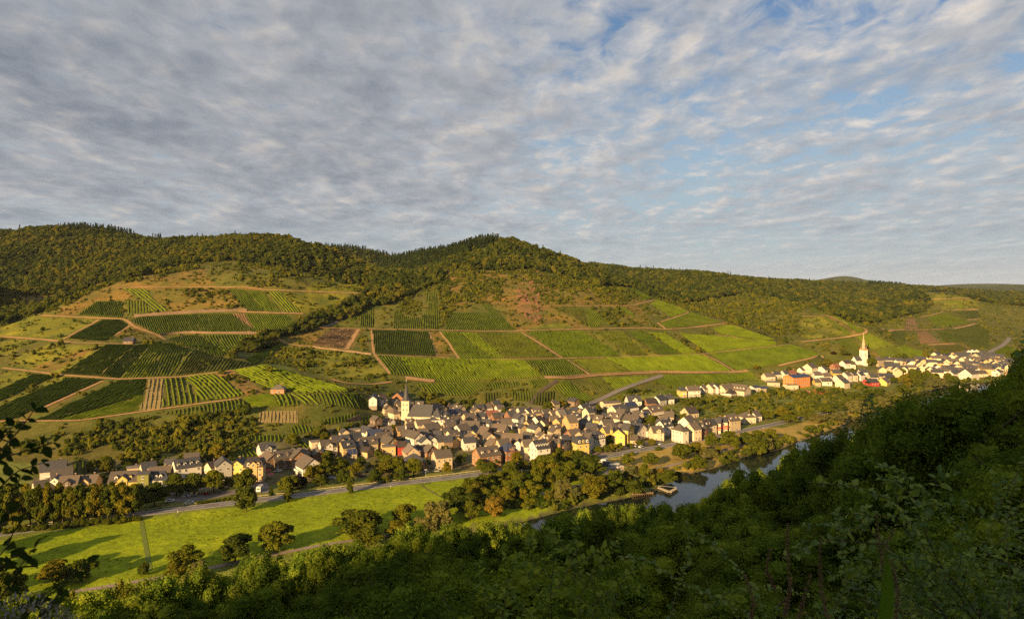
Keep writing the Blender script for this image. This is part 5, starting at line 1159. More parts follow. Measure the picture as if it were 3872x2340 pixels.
# ------------------------------------------------------------------ vehicles and small furniture
TYRE = plain('tyre', (0.02, 0.02, 0.02), 0.9); GLASSC = plain('car_glass', (0.02, 0.025, 0.03), 0.1, 0.6)
def paint(nm, c): return plain('paint_' + nm, c, 0.3, 0.5, 0.03)
_car = {}
def wheel_mesh(r):
    k = ('w', r)
    if k not in _car:
        m = MB(); m.tube((0, -0.11, 0), (0, 0.11, 0), r, r, 12, 0, True); m.tube((0, -0.125, 0), (0, 0.125, 0), r * .55, r * .55, 8, 1, True); o = m.obj('wheel', [TYRE, METAL], link=False); _car[k] = o.data; bpy.data.objects.remove(o)
    return _car[k]
def loft(m, prof, w0, w1, mi):      # side profile (x,z) extruded across, narrower on top
    n = len(prof); zs = [p[1] for p in prof]; zmin, zmax = min(zs), max(zs); v = []
    for s in (-1, 1):
        for x, z in prof: v.append((x, s * (w0 + (w1 - w0) * (z - zmin) / (zmax - zmin + 1e-6)) / 2, z))
    f = [tuple(range(n))[::-1] if True else 0, tuple(range(n, 2 * n))] + [(i, (i + 1) % n, n + (i + 1) % n, n + i) for i in range(n)]
    m.add(v, f, mi)
def car(x, y, yaw, col, nm, label, scale=1.0, estate=False, z=None):
    z = float(height(np.array([x]), np.array([y]))[0]) + 0.12 if z is None else z
    root = empty('parked_car', (x, y, z), yaw); root.scale = (scale,) * 3; pm = paint(nm, col)
    b = MB(); loft(b, [(-2.1, .28), (2.1, .28), (2.15, .6), (1.95, .82), (0.9, .92), (-1.7, .95), (-2.12, .85)], 1.72, 1.66, 0); b.obj('body', [pm], root)
    c = MB(); top = [(-1.85, .94), (.95, .92), (.35, 1.42), (-1.0, 1.46), (-1.6, 1.4)] if estate else [(-1.7, .94), (.95, .92), (.3, 1.42), (-.75, 1.46), (-1.35, 1.3)]
    loft(c, top, 1.62, 1.22, 0); c.obj('cabin', [GLASSC], root)
    r = MB(); r.box(-0.35, 0, 1.46, 1.3, 1.2, 0.06, 0); r.obj('roof', [pm], root)
    for wx in (-1.3, 1.3):
        for wy in (-.8, .8): part('wheel', wheel_mesh(0.32), root, (wx, wy, 0.32))
    for wy in (-.6, .6):
        h = MB(); h.box(2.12, wy, .66, .08, .34, .16, 0); h.obj('headlight', [METAL], root)
    tag(root, label, 'car', 'cars parked in the valley'); return root
def camper(x, y, yaw, label, L=6.6, caravan=False, col=(0.62, 0.60, 0.56), nm='camper_white'):
    z = float(height(np.array([x]), np.array([y]))[0]) + 0.12; root = empty('caravan' if caravan else 'camper_van', (x, y, z), yaw); pm = paint(nm, col)
    b = MB()
    if caravan: prof = [(-L/2, .45), (L/2 - .3, .45), (L/2, 1.2), (L/2 - .25, 2.5), (-L/2 + .2, 2.6), (-L/2, 1.4)]
    else: prof = [(-L/2, .4), (L/2, .4), (L/2, 1.0), (L/2 - .8, 1.25), (L/2 - 1.2, 1.95), (L/2 - .5, 2.1), (L/2 - .45, 2.7), (-L/2 + .1, 2.85), (-L/2, 2.6)]
    loft(b, prof, 2.2, 2.1, 0); b.obj('body', [pm], root)
    for s in (-1, 1):
        for wx in (-L*.28, L*.02):
            w_ = MB(); w_.box(wx, s * 1.09, 1.75, 1.0, 0.06, 0.5); w_.obj('window', [GLASSC], root)
    w_ = MB(); w_.box(-L/2 - .01, 0, 1.85, .06, 1.3, .6); w_.obj('rear_window', [GLASSC], root)
    st = MB(); st.box(-L*.05, 1.09, 1.1, L*.8, .05, .12); st.box(-L*.05, -1.09, 1.1, L*.8, .05, .12); st.obj('side_stripe', [paint('stripe_grey', (.2, .18, .16))], root)
    rv = MB(); rv.box(-L*.2, 0, 2.9, .7, .7, .14); rv.obj('roof_vent', [GLASSC], root)
    for wx in ((-.2, .5) if caravan else (-L*.3, L*.3)):
        for wy in (-.95, .95): part('wheel', wheel_mesh(0.36), root, (wx, wy, 0.36))
    tag(root, label, 'caravan' if caravan else 'camper', 'campers and caravans by the river'); return root
def gp(tile, x, y): g = hit(P(tile, x, y))[0]; return float(g[0]), float(g[1])
ry = math.atan2(*(ROADW[len(ROADW)//2 + 1] - ROADW[len(ROADW)//2])[::-1])
SILV, WHT, RED_, DRK, BLU, GRY = ((.42,.43,.44),'silver'), ((.62,.61,.58),'white'), ((.35,.02,.015),'red'), ((.03,.03,.035),'black'), ((.03,.05,.13),'blue'), ((.2,.2,.21),'grey')
CARS = [('V2',410,1060,1.2,SILV,'silver hatchback, leftmost of three below the verge'), ('V2',495,1045,1.2,SILV,'silver car in the middle of three below the verge'), ('V2',575,1040,1.2,GRY,'grey car, right end of three below the verge'), ('V2',725,1025,2.2,RED_,'red car standing apart in the car park'),
 ('V2',175,1140,0.3,WHT,'white car at the left corner of the car park'), ('V2',480,1165,0.4,WHT,'white car tucked behind the roadside hedge'), ('V2',1855,670,0.2,WHT,'white car in front of the stone estate'), ('V3',640,1020,0.1,BLU,'dark blue car under the trees by the lane'),
 ('V3',1095,1000,0.1,((.12,.01,.02),'maroon'),'maroon estate car on the lane between trees'), ('V3',2085,935,0.1,SILV,'silver estate car by the stone house corner'), ('V3',2250,920,0.1,((.45,.42,.3),'cream'),'cream car beside the stone house'), ('V5',660,1055,1.0,DRK,'black car, leftmost in the bay below the brick villa'),
 ('V5',735,1050,1.0,BLU,'blue car, second in the bay below the brick villa'), ('V5',808,1045,1.0,SILV,'silver car, third in the bay below the brick villa'), ('V5',870,1035,0.6,RED_,'red car in the bay below the white hotel'), ('V5',920,1030,0.6,WHT,'white car, right end of the bay below the hotel'),
 ('V6',640,1020,0.5,SILV,'silver car by the promenade, left of a pair'), ('V6',715,1030,0.4,WHT,'white car by the promenade near the street corner'), ('V6',1020,990,0.4,SILV,'silver car on the riverside road'),
 ('V6',200,1085,1.0,WHT,'white car under the clipped trees, left'), ('V6',320,1080,1.0,SILV,'silver car under the clipped trees, right'), ('V5',1640,895,1.0,BLU,'blue car under the clipped trees below the yellow hotel'), ('V5',1720,890,1.0,DRK,'black car under the clipped trees by the hotel'), ('V6',1255,290,0.3,SILV,'silver car beside the upper white houses')]
for t_, x, y, yw, (c, nm), lb in CARS:
    X, Y = gp(t_, x, y); car(X, Y, ry + yw, c, nm, lb, 1.0, 'estate' in lb)
X, Y = gp('V2', 1575, 965); camper(X, Y, ry + 1.25, 'white camper van standing in the car park by the villa', 7.2)
X, Y = gp('V2', 1370, 915); camper(X, Y, ry + 1.2, 'white van half hidden by the roadside tree', 5.6)
X, Y = gp('V5', 1970, 1040); camper(X, Y, ry - 0.35, 'white camper at the back of the riverside camp', 6.4)
X, Y = gp('V5', 2035, 1075); camper(X, Y, ry - 0.3, 'dark grey camper with a white roof on the camp', 5.8, False, (.10, .11, .12), 'camper_grey')
X, Y = gp('V5', 2150, 1110); camper(X, Y, ry + 0.25, 'large cream motorhome on the riverside camp', 7.6)
X, Y = gp('V5', 2230, 1145); camper(X, Y, ry + 0.25, 'cream caravan in front of the large motorhome', 6.0, True, (.60, .50, .38), 'caravan_cream')
X, Y = gp('Z6', 1480, 825); camper(X, Y, ry + 0.3, 'white caravan behind the golden bush by the water', 6.2, True)
# floating jetty and the timber groyne
def water_pt(tile, x, y): 
    u, v = ray(P(tile, x, y)); d = CAMZ / v; return float(u[0] * d[0]), float(d[0])
deck = plain('weathered_deck', (0.42, 0.34, 0.22), 0.9, 0.1, 0.2, 1.2)
q = [water_pt('Z6', *a) for a in ((1480, 955), (1570, 990), (1620, 963))]
jr = empty('floating_jetty', (q[1][0], q[1][1], 0.0)); pm = MB()
for i, (a, b) in enumerate(zip(q[:-1], q[1:])):
    A = Vector((a[0] - q[1][0], a[1] - q[1][1], 0)); B = Vector((b[0] - q[1][0], b[1] - q[1][1], 0)); L = (B - A).length; n = max(3, int(L / 2)); yaw = math.atan2(B.y - A.y, B.x - A.x)
    for j in range(n):
        m = MB(); m.box(0, 0, 0.42 + 0.003 * i, L / n - 0.06, 2.0, 0.3); o = m.obj('deck_section', [deck], jr); o.location = A + (B - A) * ((j + .5) / n); o.rotation_euler = (0, 0, yaw)
rl = MB(); A = Vector((q[0][0] - q[1][0], q[0][1] - q[1][1], 0)); B = Vector((q[2][0] - q[1][0], q[2][1] - q[1][1], 0)); rl.tube(A + Vector((0, 0, 1.4)), B + Vector((0, 0, 1.2)), .06, .06, 5); rl.tube(A + Vector((0, 0, .4)), A + Vector((0, 0, 1.5)), .07, .07, 5); rl.tube(B + Vector((0, 0, .4)), B + Vector((0, 0, 1.3)), .07, .07, 5); rl.obj('hand_rope', [METAL], jr)
tag(jr, 'pale V shaped floating jetty on the river', 'jetty')
q = [water_pt('Z6', *a) for a in ((1275, 1022), (1435, 1008))]
gr = empty('timber_landing', (q[0][0], q[0][1], 0.0)); A = Vector((0, 0, 0)); B = Vector((q[1][0] - q[0][0], q[1][1] - q[0][1], 0)); n = 9
m = MB(); m.tube(A + Vector((0, 0, 1.5)), B + Vector((0, 0, 1.5)), .14, .14, 6); m.tube(A + Vector((0, 0, .8)), B + Vector((0, 0, .8)), .12, .12, 6); m.obj('rail', [WOOD], gr)
for i in range(n + 1):
    m = MB(); c = A + (B - A) * (i / n); m.tube(c + Vector((0, 0, -1)), c + Vector((0, 0, 1.8)), .17, .15, 6, 0, True); m.obj('pile', [WOOD], gr)
m = MB(); yaw = math.atan2(B.y, B.x); m.box(B.length / 2, 1.3, .95, B.length, 2.2, .15); o = m.obj('deck', [deck], gr); o.rotation_euler = (0, 0, yaw)
tag(gr, 'brown timber landing with piles at the water edge', 'landing')
# guard rail along the road, marker posts, parasols, lamps, goals
gpts = polyline_resample(ROADW, 4.0); gpts = gpts[(gpts[:, 1] < 425)]; t = np.gradient(gpts, axis=0); t /= np.linalg.norm(t, axis=1)[:, None]; nrm = np.column_stack([-t[:, 1], t[:, 0]])
gl_ = gpts + nrm * 5.0; zz = height(gl_[:, 0], gl_[:, 1]); rail_m = plain('galvanised_rail', (0.42, 0.33, 0.20), 0.5, 0.4, 0.1)
ra = MB(); k = len(gl_)
v = []; 
for p_, z_, n_2 in zip(gl_, zz, nrm): v += [(p_[0], p_[1], z_ + .45), (p_[0], p_[1], z_ + .80), (p_[0] + n_2[0] * .08, p_[1] + n_2[1] * .08, z_ + .80), (p_[0] + n_2[0] * .08, p_[1] + n_2[1] * .08, z_ + .45)]
ra.add(v, [(4 * i + a, 4 * i + 4 + a, 4 * i + 4 + (a + 1) % 4, 4 * i + (a + 1) % 4) for i in range(k - 1) for a in range(4)]); gr_root = ra.obj('guard_rail', [rail_m])
pme = None
for p_, z_ in list(zip(gl_, zz))[::1]:
    if pme is None: m = MB(); m.box(0, 0, 0, .12, .08, .8); o = m.obj('post', [METAL], gr_root); pme = o.data
    else: o = obj_from('post', pme, gr_root)
    o.location = (p_[0], p_[1], z_ + .3)
tag(gr_root, 'long guard rail along the far side of the main road', 'guard rail')
pm_ = None
mk = polyline_resample(ROADW, 48); t = np.gradient(mk, axis=0); t /= np.linalg.norm(t, axis=1)[:, None]; mkp = mk - np.column_stack([-t[:, 1], t[:, 0]]) * 4.9; MK = []
for p_ in mkp:
    if 300 < p_[1] < 560: MK.append(p_)
for i, p_ in enumerate(MK):
    z_ = float(height(p_[:1], p_[1:2])[0]); root = empty('marker_post', (p_[0], p_[1], z_))
    m = MB(); m.box(0, 0, .45, .16, .14, 1.1, 0); m.obj('post', [LINEM], root); m = MB(); m.box(0, 0, .78, .17, .15, .2, 0); m.obj('band', [TYRE], root)
    tag(root, f'white roadside marker post on the meadow edge, {ORD[i]}' if i < len(ORD) else 'white roadside marker post', 'marker post', 'roadside marker posts')
for x, y, c, lb, zo in (('V2', (1735, 770), (.55, .08, .14), 'large pink parasol beside the villa', 2.4), ('V2', (1705, 705), (.5, .03, .04), 'small red parasol behind the pink one', 2.4)):
    X, Y = gp(x, *y); root = empty('parasol', (X, Y, float(height(np.array([X]), np.array([Y]))[0]))); m = MB(); m.tube((0, 0, 0), (0, 0, 2.6), .04, .04, 6); m.obj('pole', [METAL], root)
    m = MB(); m.tube((0, 0, 2.2), (0, 0, 2.85), 2.0 if 'large' in lb else 1.4, .05, 8); m.obj('canopy', [plain('parasol_' + lb.split()[1], c)], root); tag(root, lb, 'parasol')
X, Y = gp('V3', 2095, 1000); root = empty('street_lamp', (X, Y, float(height(np.array([X]), np.array([Y]))[0]))); m = MB(); m.tube((0, 0, 0), (0, 0, 4.2), .08, .06, 6); m.obj('post', [METAL], root); m = MB(); m.box(0, 0, 4.3, 1.5, .3, .25); m.obj('lamp_head', [METAL], root); tag(root, 'pale street lamp on the grass by the main road', 'street lamp')
for (x, y), lb in (((880, 1198), 'left white goal on the red court'), ((1035, 1182), 'right white goal on the red court')):
    X, Y = gp('A4', x, y); root = empty('goal', (X, Y, float(height(np.array([X]), np.array([Y]))[0]) + .15), 0.4)
    for s in (-1.6, 1.6): m = MB(); m.tube((s, 0, 0), (s, 0, 2.1), .09, .09, 6); m.obj('post', [FRAME], root)
    m = MB(); m.tube((-1.6, 0, 2.1), (1.6, 0, 2.1), .09, .09, 6); m.obj('crossbar', [FRAME], root); tag(root, lb, 'goal')

# ------------------------------------------------------------------ terrace walls and the rust coloured crag
def terrace_wall(ps, hgt, label):
    p = hit(polyline_resample(ps, 12))[:, :2]; p[1:-1] = (p[:-2] + 2 * p[1:-1] + p[2:]) / 4; p = polyline_resample(p, 4); t = np.gradient(p, axis=0); t /= np.linalg.norm(t, axis=1)[:, None]; nn = np.column_stack([-t[:, 1], t[:, 0]])
    z = height(p[:, 0], p[:, 1]); r = np.random.default_rng(len(p)); h = hgt * (1 + .12 * r.normal(size=len(p))); k = len(p); a = p - nn * .35; b = p + nn * .35
    v = np.vstack([np.column_stack([a, z - 1.5]), np.column_stack([a + nn * .15, z + h]), np.column_stack([b, z + h]), np.column_stack([b, z - 1.5])]); f = [(j * k + i, j * k + i + 1, (j + 1) * k + i + 1, (j + 1) * k + i) for j in range(3) for i in range(k - 1)]
    BLOCK.append((p, 1.0)); return tag(mesh_obj('terrace_wall', v, f, WALLM), label, 'stone wall', 'stone terrace walls in the vineyards')
terrace_wall(P('A1', 1250,494, 1420,478, 1600,464, 1850,448, 2300,432), 3.2, 'long upper stone wall across the left hill')
terrace_wall(J(P('A1', 1500,664, 1620,648, 1750,640, 2464,648), P('A2', 320,648)), 2.4, 'long lower stone wall across the left hill')
terrace_wall(P('A2', 1560,1062, 1700,1078, 1830,1092), 2.2, 'short stone wall above the church')
terrace_wall(P('A2', 690,775, 1050,818, 1240,842), 1.6, 'stone wall under the brown vineyard plot')
terrace_wall(P('V3', 890,150, 1000,120, 1085,95), 2.6, 'curved stone wall on the terraces left of the church')
terrace_wall(P('A3', 640,1056, 850,1060, 1100,1036, 1400,1020, 1700,1006), 2.0, 'long earth brown wall below the longest vineyard strip')
RKM = plain('rust_rock', (0.15, 0.075, 0.045), 0.95, 0.1, 0.45, 0.5, 0.3); rk = random.Random(9); RP = P('A3', 400,200, 520,150, 600,300, 640,480, 570,560, 450,480, 380,330); c0 = hit(RP.mean(0)[None])[0]; crag = empty('rock_crag', tuple(c0)); RM = []
for i in range(5):
    th = [0.45, 1.0, 1.6, 2.2]; V = [(0, 0, 1.2)] + [(math.sin(t) * math.cos(p * 1.047 + t) * rk.uniform(.6, 1.2), math.sin(t) * math.sin(p * 1.047 + t) * rk.uniform(.6, 1.2), math.cos(t) * rk.uniform(.9, 1.4)) for t in th for p in range(6)] + [(0, 0, -1)]
    F = [(0, 1 + p, 1 + (p + 1) % 6) for p in range(6)] + [(1 + j * 6 + p, 7 + j * 6 + p, 7 + j * 6 + (p + 1) % 6, 1 + j * 6 + (p + 1) % 6) for j in range(3) for p in range(6)] + [(19 + p, 25, 19 + (p + 1) % 6) for p in range(6)]
    o = mesh_obj('boulder', V, F, RKM, link=False); RM.append(o.data); bpy.data.objects.remove(o)
n = 0
while n < 38:
    q = (rk.uniform(*sorted(RP[:, 0])[::len(RP) - 1]), rk.uniform(*sorted(RP[:, 1])[::len(RP) - 1]))
    if not inside(np.array([q[0]]), np.array([q[1]]), RP)[0]: continue
    g = hit(np.array([q]))[0]; o = obj_from('boulder', RM[n % 5], crag); s_ = rk.uniform(1.8, 4.6); o.location = tuple(g - c0 - np.array((0, 0, s_ * .55))); o.scale = (s_ * rk.uniform(.7, 1.2), s_ * rk.uniform(.7, 1.2), s_ * rk.uniform(.9, 1.7)); o.rotation_euler = (rk.uniform(-.4, .4), rk.uniform(-.4, .4), rk.uniform(0, 6.28)); n += 1
tag(crag, 'rust brown rocky crag in the middle of the central hill', 'rock')
# ------------------------------------------------------------------ plants: shared crowns and trunks
BARK = plain('bark', (0.10, 0.075, 0.05), 0.95, 0.1, 0.3, 3.0, 0.05); BARKP = plain('pale_bark', (0.34, 0.24, 0.15), 0.95, 0.1, 0.3, 3.0)
LEAF = {'green': leafmat('leaf_green', (0.092, 0.108, 0.011), 0.45), 'dark': leafmat('leaf_dark', (0.062, 0.082, 0.011), 0.45), 'yellow': leafmat('leaf_yellow_green', (0.128, 0.122, 0.012), 0.4), 'willow': leafmat('leaf_willow', (0.122, 0.125, 0.040), 0.35),
        'gold': leafmat('leaf_gold', (0.150, 0.118, 0.02), 0.4), 'purple': leafmat('leaf_copper', (0.034, 0.022, 0.014), 0.4), 'conifer': leafmat('needle_dark', (0.024, 0.040, 0.012), 0.4, 0.15), 'forest': leafmat('leaf_forest', (0.050, 0.066, 0.011), 0.55, 0.3, 0.05, 0.012, 0.12, 0.63),
        'scrub': leafmat('leaf_scrub', (0.076, 0.092, 0.012), 0.6, 0.3, 0.2, 0.03, 0.2, 0.5), 'fore2': leafmat('leaf_forest_light', (0.074, 0.080, 0.012), 0.5, 0.3, 0.1, 0.012, 0.12, 0.63), 'fore3': leafmat('leaf_forest_deep', (0.036, 0.052, 0.010), 0.5, 0.3, 0.1, 0.012, 0.12, 0.63), 'fore': leafmat('leaf_foreground', (0.126, 0.186, 0.021), 0.5, 0.3, 0.1, 0.15), 'near': leafmat('leaf_near', (0.165, 0.245, 0.026), 0.45, 0.45, 0.1, 0.6, 0.6, 0.2, 0.012), 'nearblue': leafmat('leaf_near_bluish', (0.125, 0.205, 0.034), 0.45, 0.4, 0.1, 0.6, 0.6, 0.2, 0.022), 'nearyel': leafmat('leaf_near_yellow', (0.165, 0.20, 0.022), 0.45, 0.45, 0.1, 0.6, 0.6, 0.2, 0.012), 'foredark': leafmat('leaf_foreground_dark', (0.096, 0.146, 0.020), 0.5, 0.4, 0.1, 0.15), 'foreyel': leafmat('leaf_foreground_yellow', (0.135, 0.150, 0.018), 0.5, 0.4, 0.1, 0.15)}
def leaf_cards(pos, nrm, size, r, aspect=0.75, fold=True):
    n = len(pos); t = r.normal(size=(n, 3)); t -= (t * nrm).sum(1)[:, None] * nrm; t /= np.maximum(np.linalg.norm(t, axis=1), 1e-6)[:, None]; b = np.cross(nrm, t)
    s = size * (0.6 + 0.8 * r.random(n))[:, None]; bend = nrm * s * 0.22
    v = np.stack([pos - t * s, pos + b * s * aspect - bend, pos + t * s, pos - b * s * aspect - bend], 1).reshape(-1, 3)
    return v, np.arange(4 * n).reshape(-1, 4)
def crown_points(lobes, n, r, shell=0.72, jit=0.75):
    """lobes: (cx,cy,cz,rx,rz); points spread over the lobes' outer shells"""
    L = np.array(lobes, float); wgt = L[:, 3] ** 2 + L[:, 3] * L[:, 4]; k = r.choice(len(L), n, p=wgt / wgt.sum()); l = L[k]
    d = r.normal(size=(n, 3)); d /= np.linalg.norm(d, axis=1)[:, None]; d[:, 2] = np.where(d[:, 2] < -0.55, -d[:, 2] * 0.6, d[:, 2])
    rad = shell + (1 - shell) * r.random(n) ** 0.6; rad *= 1 + 0.14 * np.sin(7 * d[:, 0] + 3 * l[:, 0]) * np.cos(6 * d[:, 1] + l[:, 1])
    p = l[:, :3] + d * rad[:, None] * l[:, [3, 3, 4]]
    nn = d + jit * r.normal(size=(n, 3)); nn[:, 2] += 0.25; nn /= np.linalg.norm(nn, axis=1)[:, None]
    return p, nn
def lobe_cores(lobes, r, k=0.80):
    """a bumpy closed core inside every lobe, so that a crown has body between its leaves"""
    th = np.linspace(0, math.pi, 6)[1:-1]; ph = np.linspace(0, 2 * math.pi, 8, endpoint=False); V = []; F = []; b = 0
    for cx, cy, cz, rx, rz in lobes:
        ring = [(0, 0, 1.0)] + [(math.sin(t) * math.cos(p + .4 * i), math.sin(t) * math.sin(p + .4 * i), math.cos(t)) for i, t in enumerate(th) for p in ph] + [(0, 0, -1.0)]
        for q in ring: j = k * r.uniform(.78, 1.12); V.append((cx + q[0] * rx * j, cy + q[1] * rx * j, cz + q[2] * rz * j))
        n = 8; F += [(b, b + 1 + i, b + 1 + (i + 1) % n) for i in range(n)]
        for m in range(3): F += [(b + 1 + m * n + i, b + 1 + (m + 1) * n + i, b + 1 + (m + 1) * n + (i + 1) % n, b + 1 + m * n + (i + 1) % n) for i in range(n)]
        F += [(b + 1 + 3 * n + i, b + 1 + 4 * n, b + 1 + 3 * n + (i + 1) % n) for i in range(n)]; b += 2 + 4 * n
    return V, F
def make_crown(kind, seed, n, size, core=0.80, jit=0.75):
    r = np.random.default_rng(seed); lb = []
    if kind == 'round':
        m = 15 + seed % 5
        for i in range(m):
            a = r.random() * 2 * math.pi; h = r.random(); rr_ = (0.27 * math.sin(math.pi * (0.16 + 0.80 * h)) + 0.04) * r.uniform(0.45, 1.28); lb.append((rr_ * math.cos(a), rr_ * math.sin(a), 0.24 + 0.60 * h, r.uniform(.11, .19), r.uniform(.11, .18)))
        lb.append((0, 0, .52, .24, .32))
    elif kind == 'wood':                        # tufted crown: many separate leafy bosses round open limbs
        for i in range(30):
            a = i * 2.399 + r.uniform(-.3, .3); h = (i + .5) / 30; rr_ = (0.36 * math.sin(math.pi * (0.20 + 0.74 * h))) * r.uniform(0.75, 1.08); lb.append((rr_ * math.cos(a), rr_ * math.sin(a), 0.16 + 0.72 * h, r.uniform(.06, .13), r.uniform(.065, .12)))
        for i in range(6): lb.append((r.uniform(-.12, .12), r.uniform(-.12, .12), .35 + .08 * i, .15, .10))
    elif kind == 'willow':
        for i in range(16):
            a = r.random() * 2 * math.pi; h = r.random(); q = 0.34 * math.sqrt(r.random()) * (1 - 0.4 * h); lb.append((q * math.cos(a), q * math.sin(a), 0.18 + 0.62 * h, r.uniform(.09, .15), r.uniform(.14, .24)))
        lb.append((0, 0, .45, .26, .36))
    elif kind == 'poplar':
        for i in range(16):
            a = r.random() * 2 * math.pi; h = i / 15; q = 0.11 * math.sin(math.pi * (0.15 + 0.75 * h)) ; lb.append((q * math.cos(a), q * math.sin(a), 0.14 + 0.78 * h, r.uniform(.06, .11), r.uniform(.09, .16)))
    elif kind == 'bush':
        for i in range(9):
            a = r.random() * 2 * math.pi; q = r.uniform(0, .45); lb.append((q * math.cos(a), q * math.sin(a), r.uniform(.22, .62) - q * .3, r.uniform(.2, .34), r.uniform(.2, .32)))
    p, nn = crown_points(lb, n, r, 0.72 if core else 0.45, jit)
    if kind == 'wood':                          # loose sprigs standing out of the bosses
        k_ = r.random(n) < .22; p[k_] += nn[k_] * (r.random(k_.sum()) * .05)[:, None]
    v, f = leaf_cards(p, nn, size, r)
    if not core: return v, f
    cv_, cf = lobe_cores(lb, r, core); k = len(v); return np.vstack([v, np.array(cv_)]), [tuple(q) for q in f.tolist()] + [tuple(i + k for i in q) for q in cf]
def make_conifer(seed, n, size):
    r = np.random.default_rng(seed); tier = 0.1 + 0.9 * r.random(n) ** 1.35; tier = np.floor(tier * 13) / 13 + r.random(n) * 0.035
    rad = 0.17 * (1.02 - tier) * (0.45 + 0.55 * r.random(n) ** 0.5); a = r.random(n) * 2 * math.pi; p = np.column_stack([rad * np.cos(a), rad * np.sin(a), tier - rad * 0.35])
    nn = np.column_stack([np.cos(a) * .6, np.sin(a) * .6, .8 * np.ones(n)]) + .4 * r.normal(size=(n, 3)); nn /= np.linalg.norm(nn, axis=1)[:, None]; return leaf_cards(p, nn, size, r)
def make_trunk(kind, seed):
    r = random.Random(seed); m = MB(); top = {'round': .62, 'wood': .8, 'willow': .55, 'poplar': .85, 'bush': .35, 'conifer': .95}[kind]; rb = {'poplar': .014, 'conifer': .014, 'bush': .02}.get(kind, .022)
    p = Vector((0, 0, -.04)); k = 6; pts = [p]
    for i in range(1, k + 1): pts.append(Vector((r.uniform(-.012, .012) * i, r.uniform(-.012, .012) * i, top * i / k)))
    for i in range(k): m.tube(pts[i], pts[i + 1], rb * (1.15 - i / k * .9), rb * (1.15 - (i + 1) / k * .9), 6)
    if kind in ('round', 'willow', 'bush', 'wood'):
        for i in range(8):
            j = r.randint(1, k - 1); a = r.random() * 2 * math.pi; L = r.uniform(.2, .32); q = pts[j] + Vector((math.cos(a) * L * .8, math.sin(a) * L * .8, L * .75)); mid = (pts[j] + q) / 2 + Vector((0, 0, -.02))
            m.tube(pts[j], mid, rb * .5, rb * .33, 5); m.tube(mid, q, rb * .33, rb * .1, 5)
    return m
_tm = {}
def tree_meshes(kind, leaf, n, size, seed, core=0.78):
    k = (kind, leaf, n, seed, size)
    if k not in _tm:
        v, f = make_conifer(seed, n, size) if kind == 'conifer' else make_crown(kind, seed, n, size, core)
        o = mesh_obj('crown', v, f, LEAF[leaf], link=False); c = o.data; bpy.data.objects.remove(o)
        o = make_trunk(kind, seed).obj('trunk', [BARK], link=False, smooth=True); t = o.data; bpy.data.objects.remove(o); _tm[k] = (c, t)
    return _tm[k]
TREES = []
def tree(x, y, h, w, kind, leaf, zone, n=2200, size=0.038, seed=0, rz=None, name=None, label=None):
    z = float(height(np.array([x]), np.array([y]))[0]); c, t = tree_meshes(kind, leaf, n, size, seed)
    nm = name or {'round': 'broadleaf_tree', 'willow': 'willow', 'poplar': 'poplar', 'bush': 'bush', 'conifer': 'conifer'}[kind]
    root = empty(nm, (x, y, z - 0.1), rz if rz is not None else random.uniform(0, 6.28)); k = {'round': .70, 'willow': .66, 'poplar': .36, 'bush': 1.15, 'conifer': .34}[kind]
    root.scale = (w / k, w / k, h); obj_from('crown', c, root); obj_from('trunk', t, root)
    TREES.append([root, float(to_px(x, y, z)[0]), kind, leaf, zone, label]); return root
def ptree(tile, x, yb, yt, wp, kind='round', leaf='green', zone='', seed=None, label=None, n=2200, size=0.038):
    g = hit(P(tile, x, yb))[0]; k = TILES[tile][2]; d = g[1]; h = (yb - yt) / k * d / FS * 1.02; w = wp / k * d / FS
    return tree(float(g[0]), float(g[1]), h, w, kind, leaf, zone, n, size, (int(x * 7 + yb) % 4) if seed is None else seed, None, None, label)
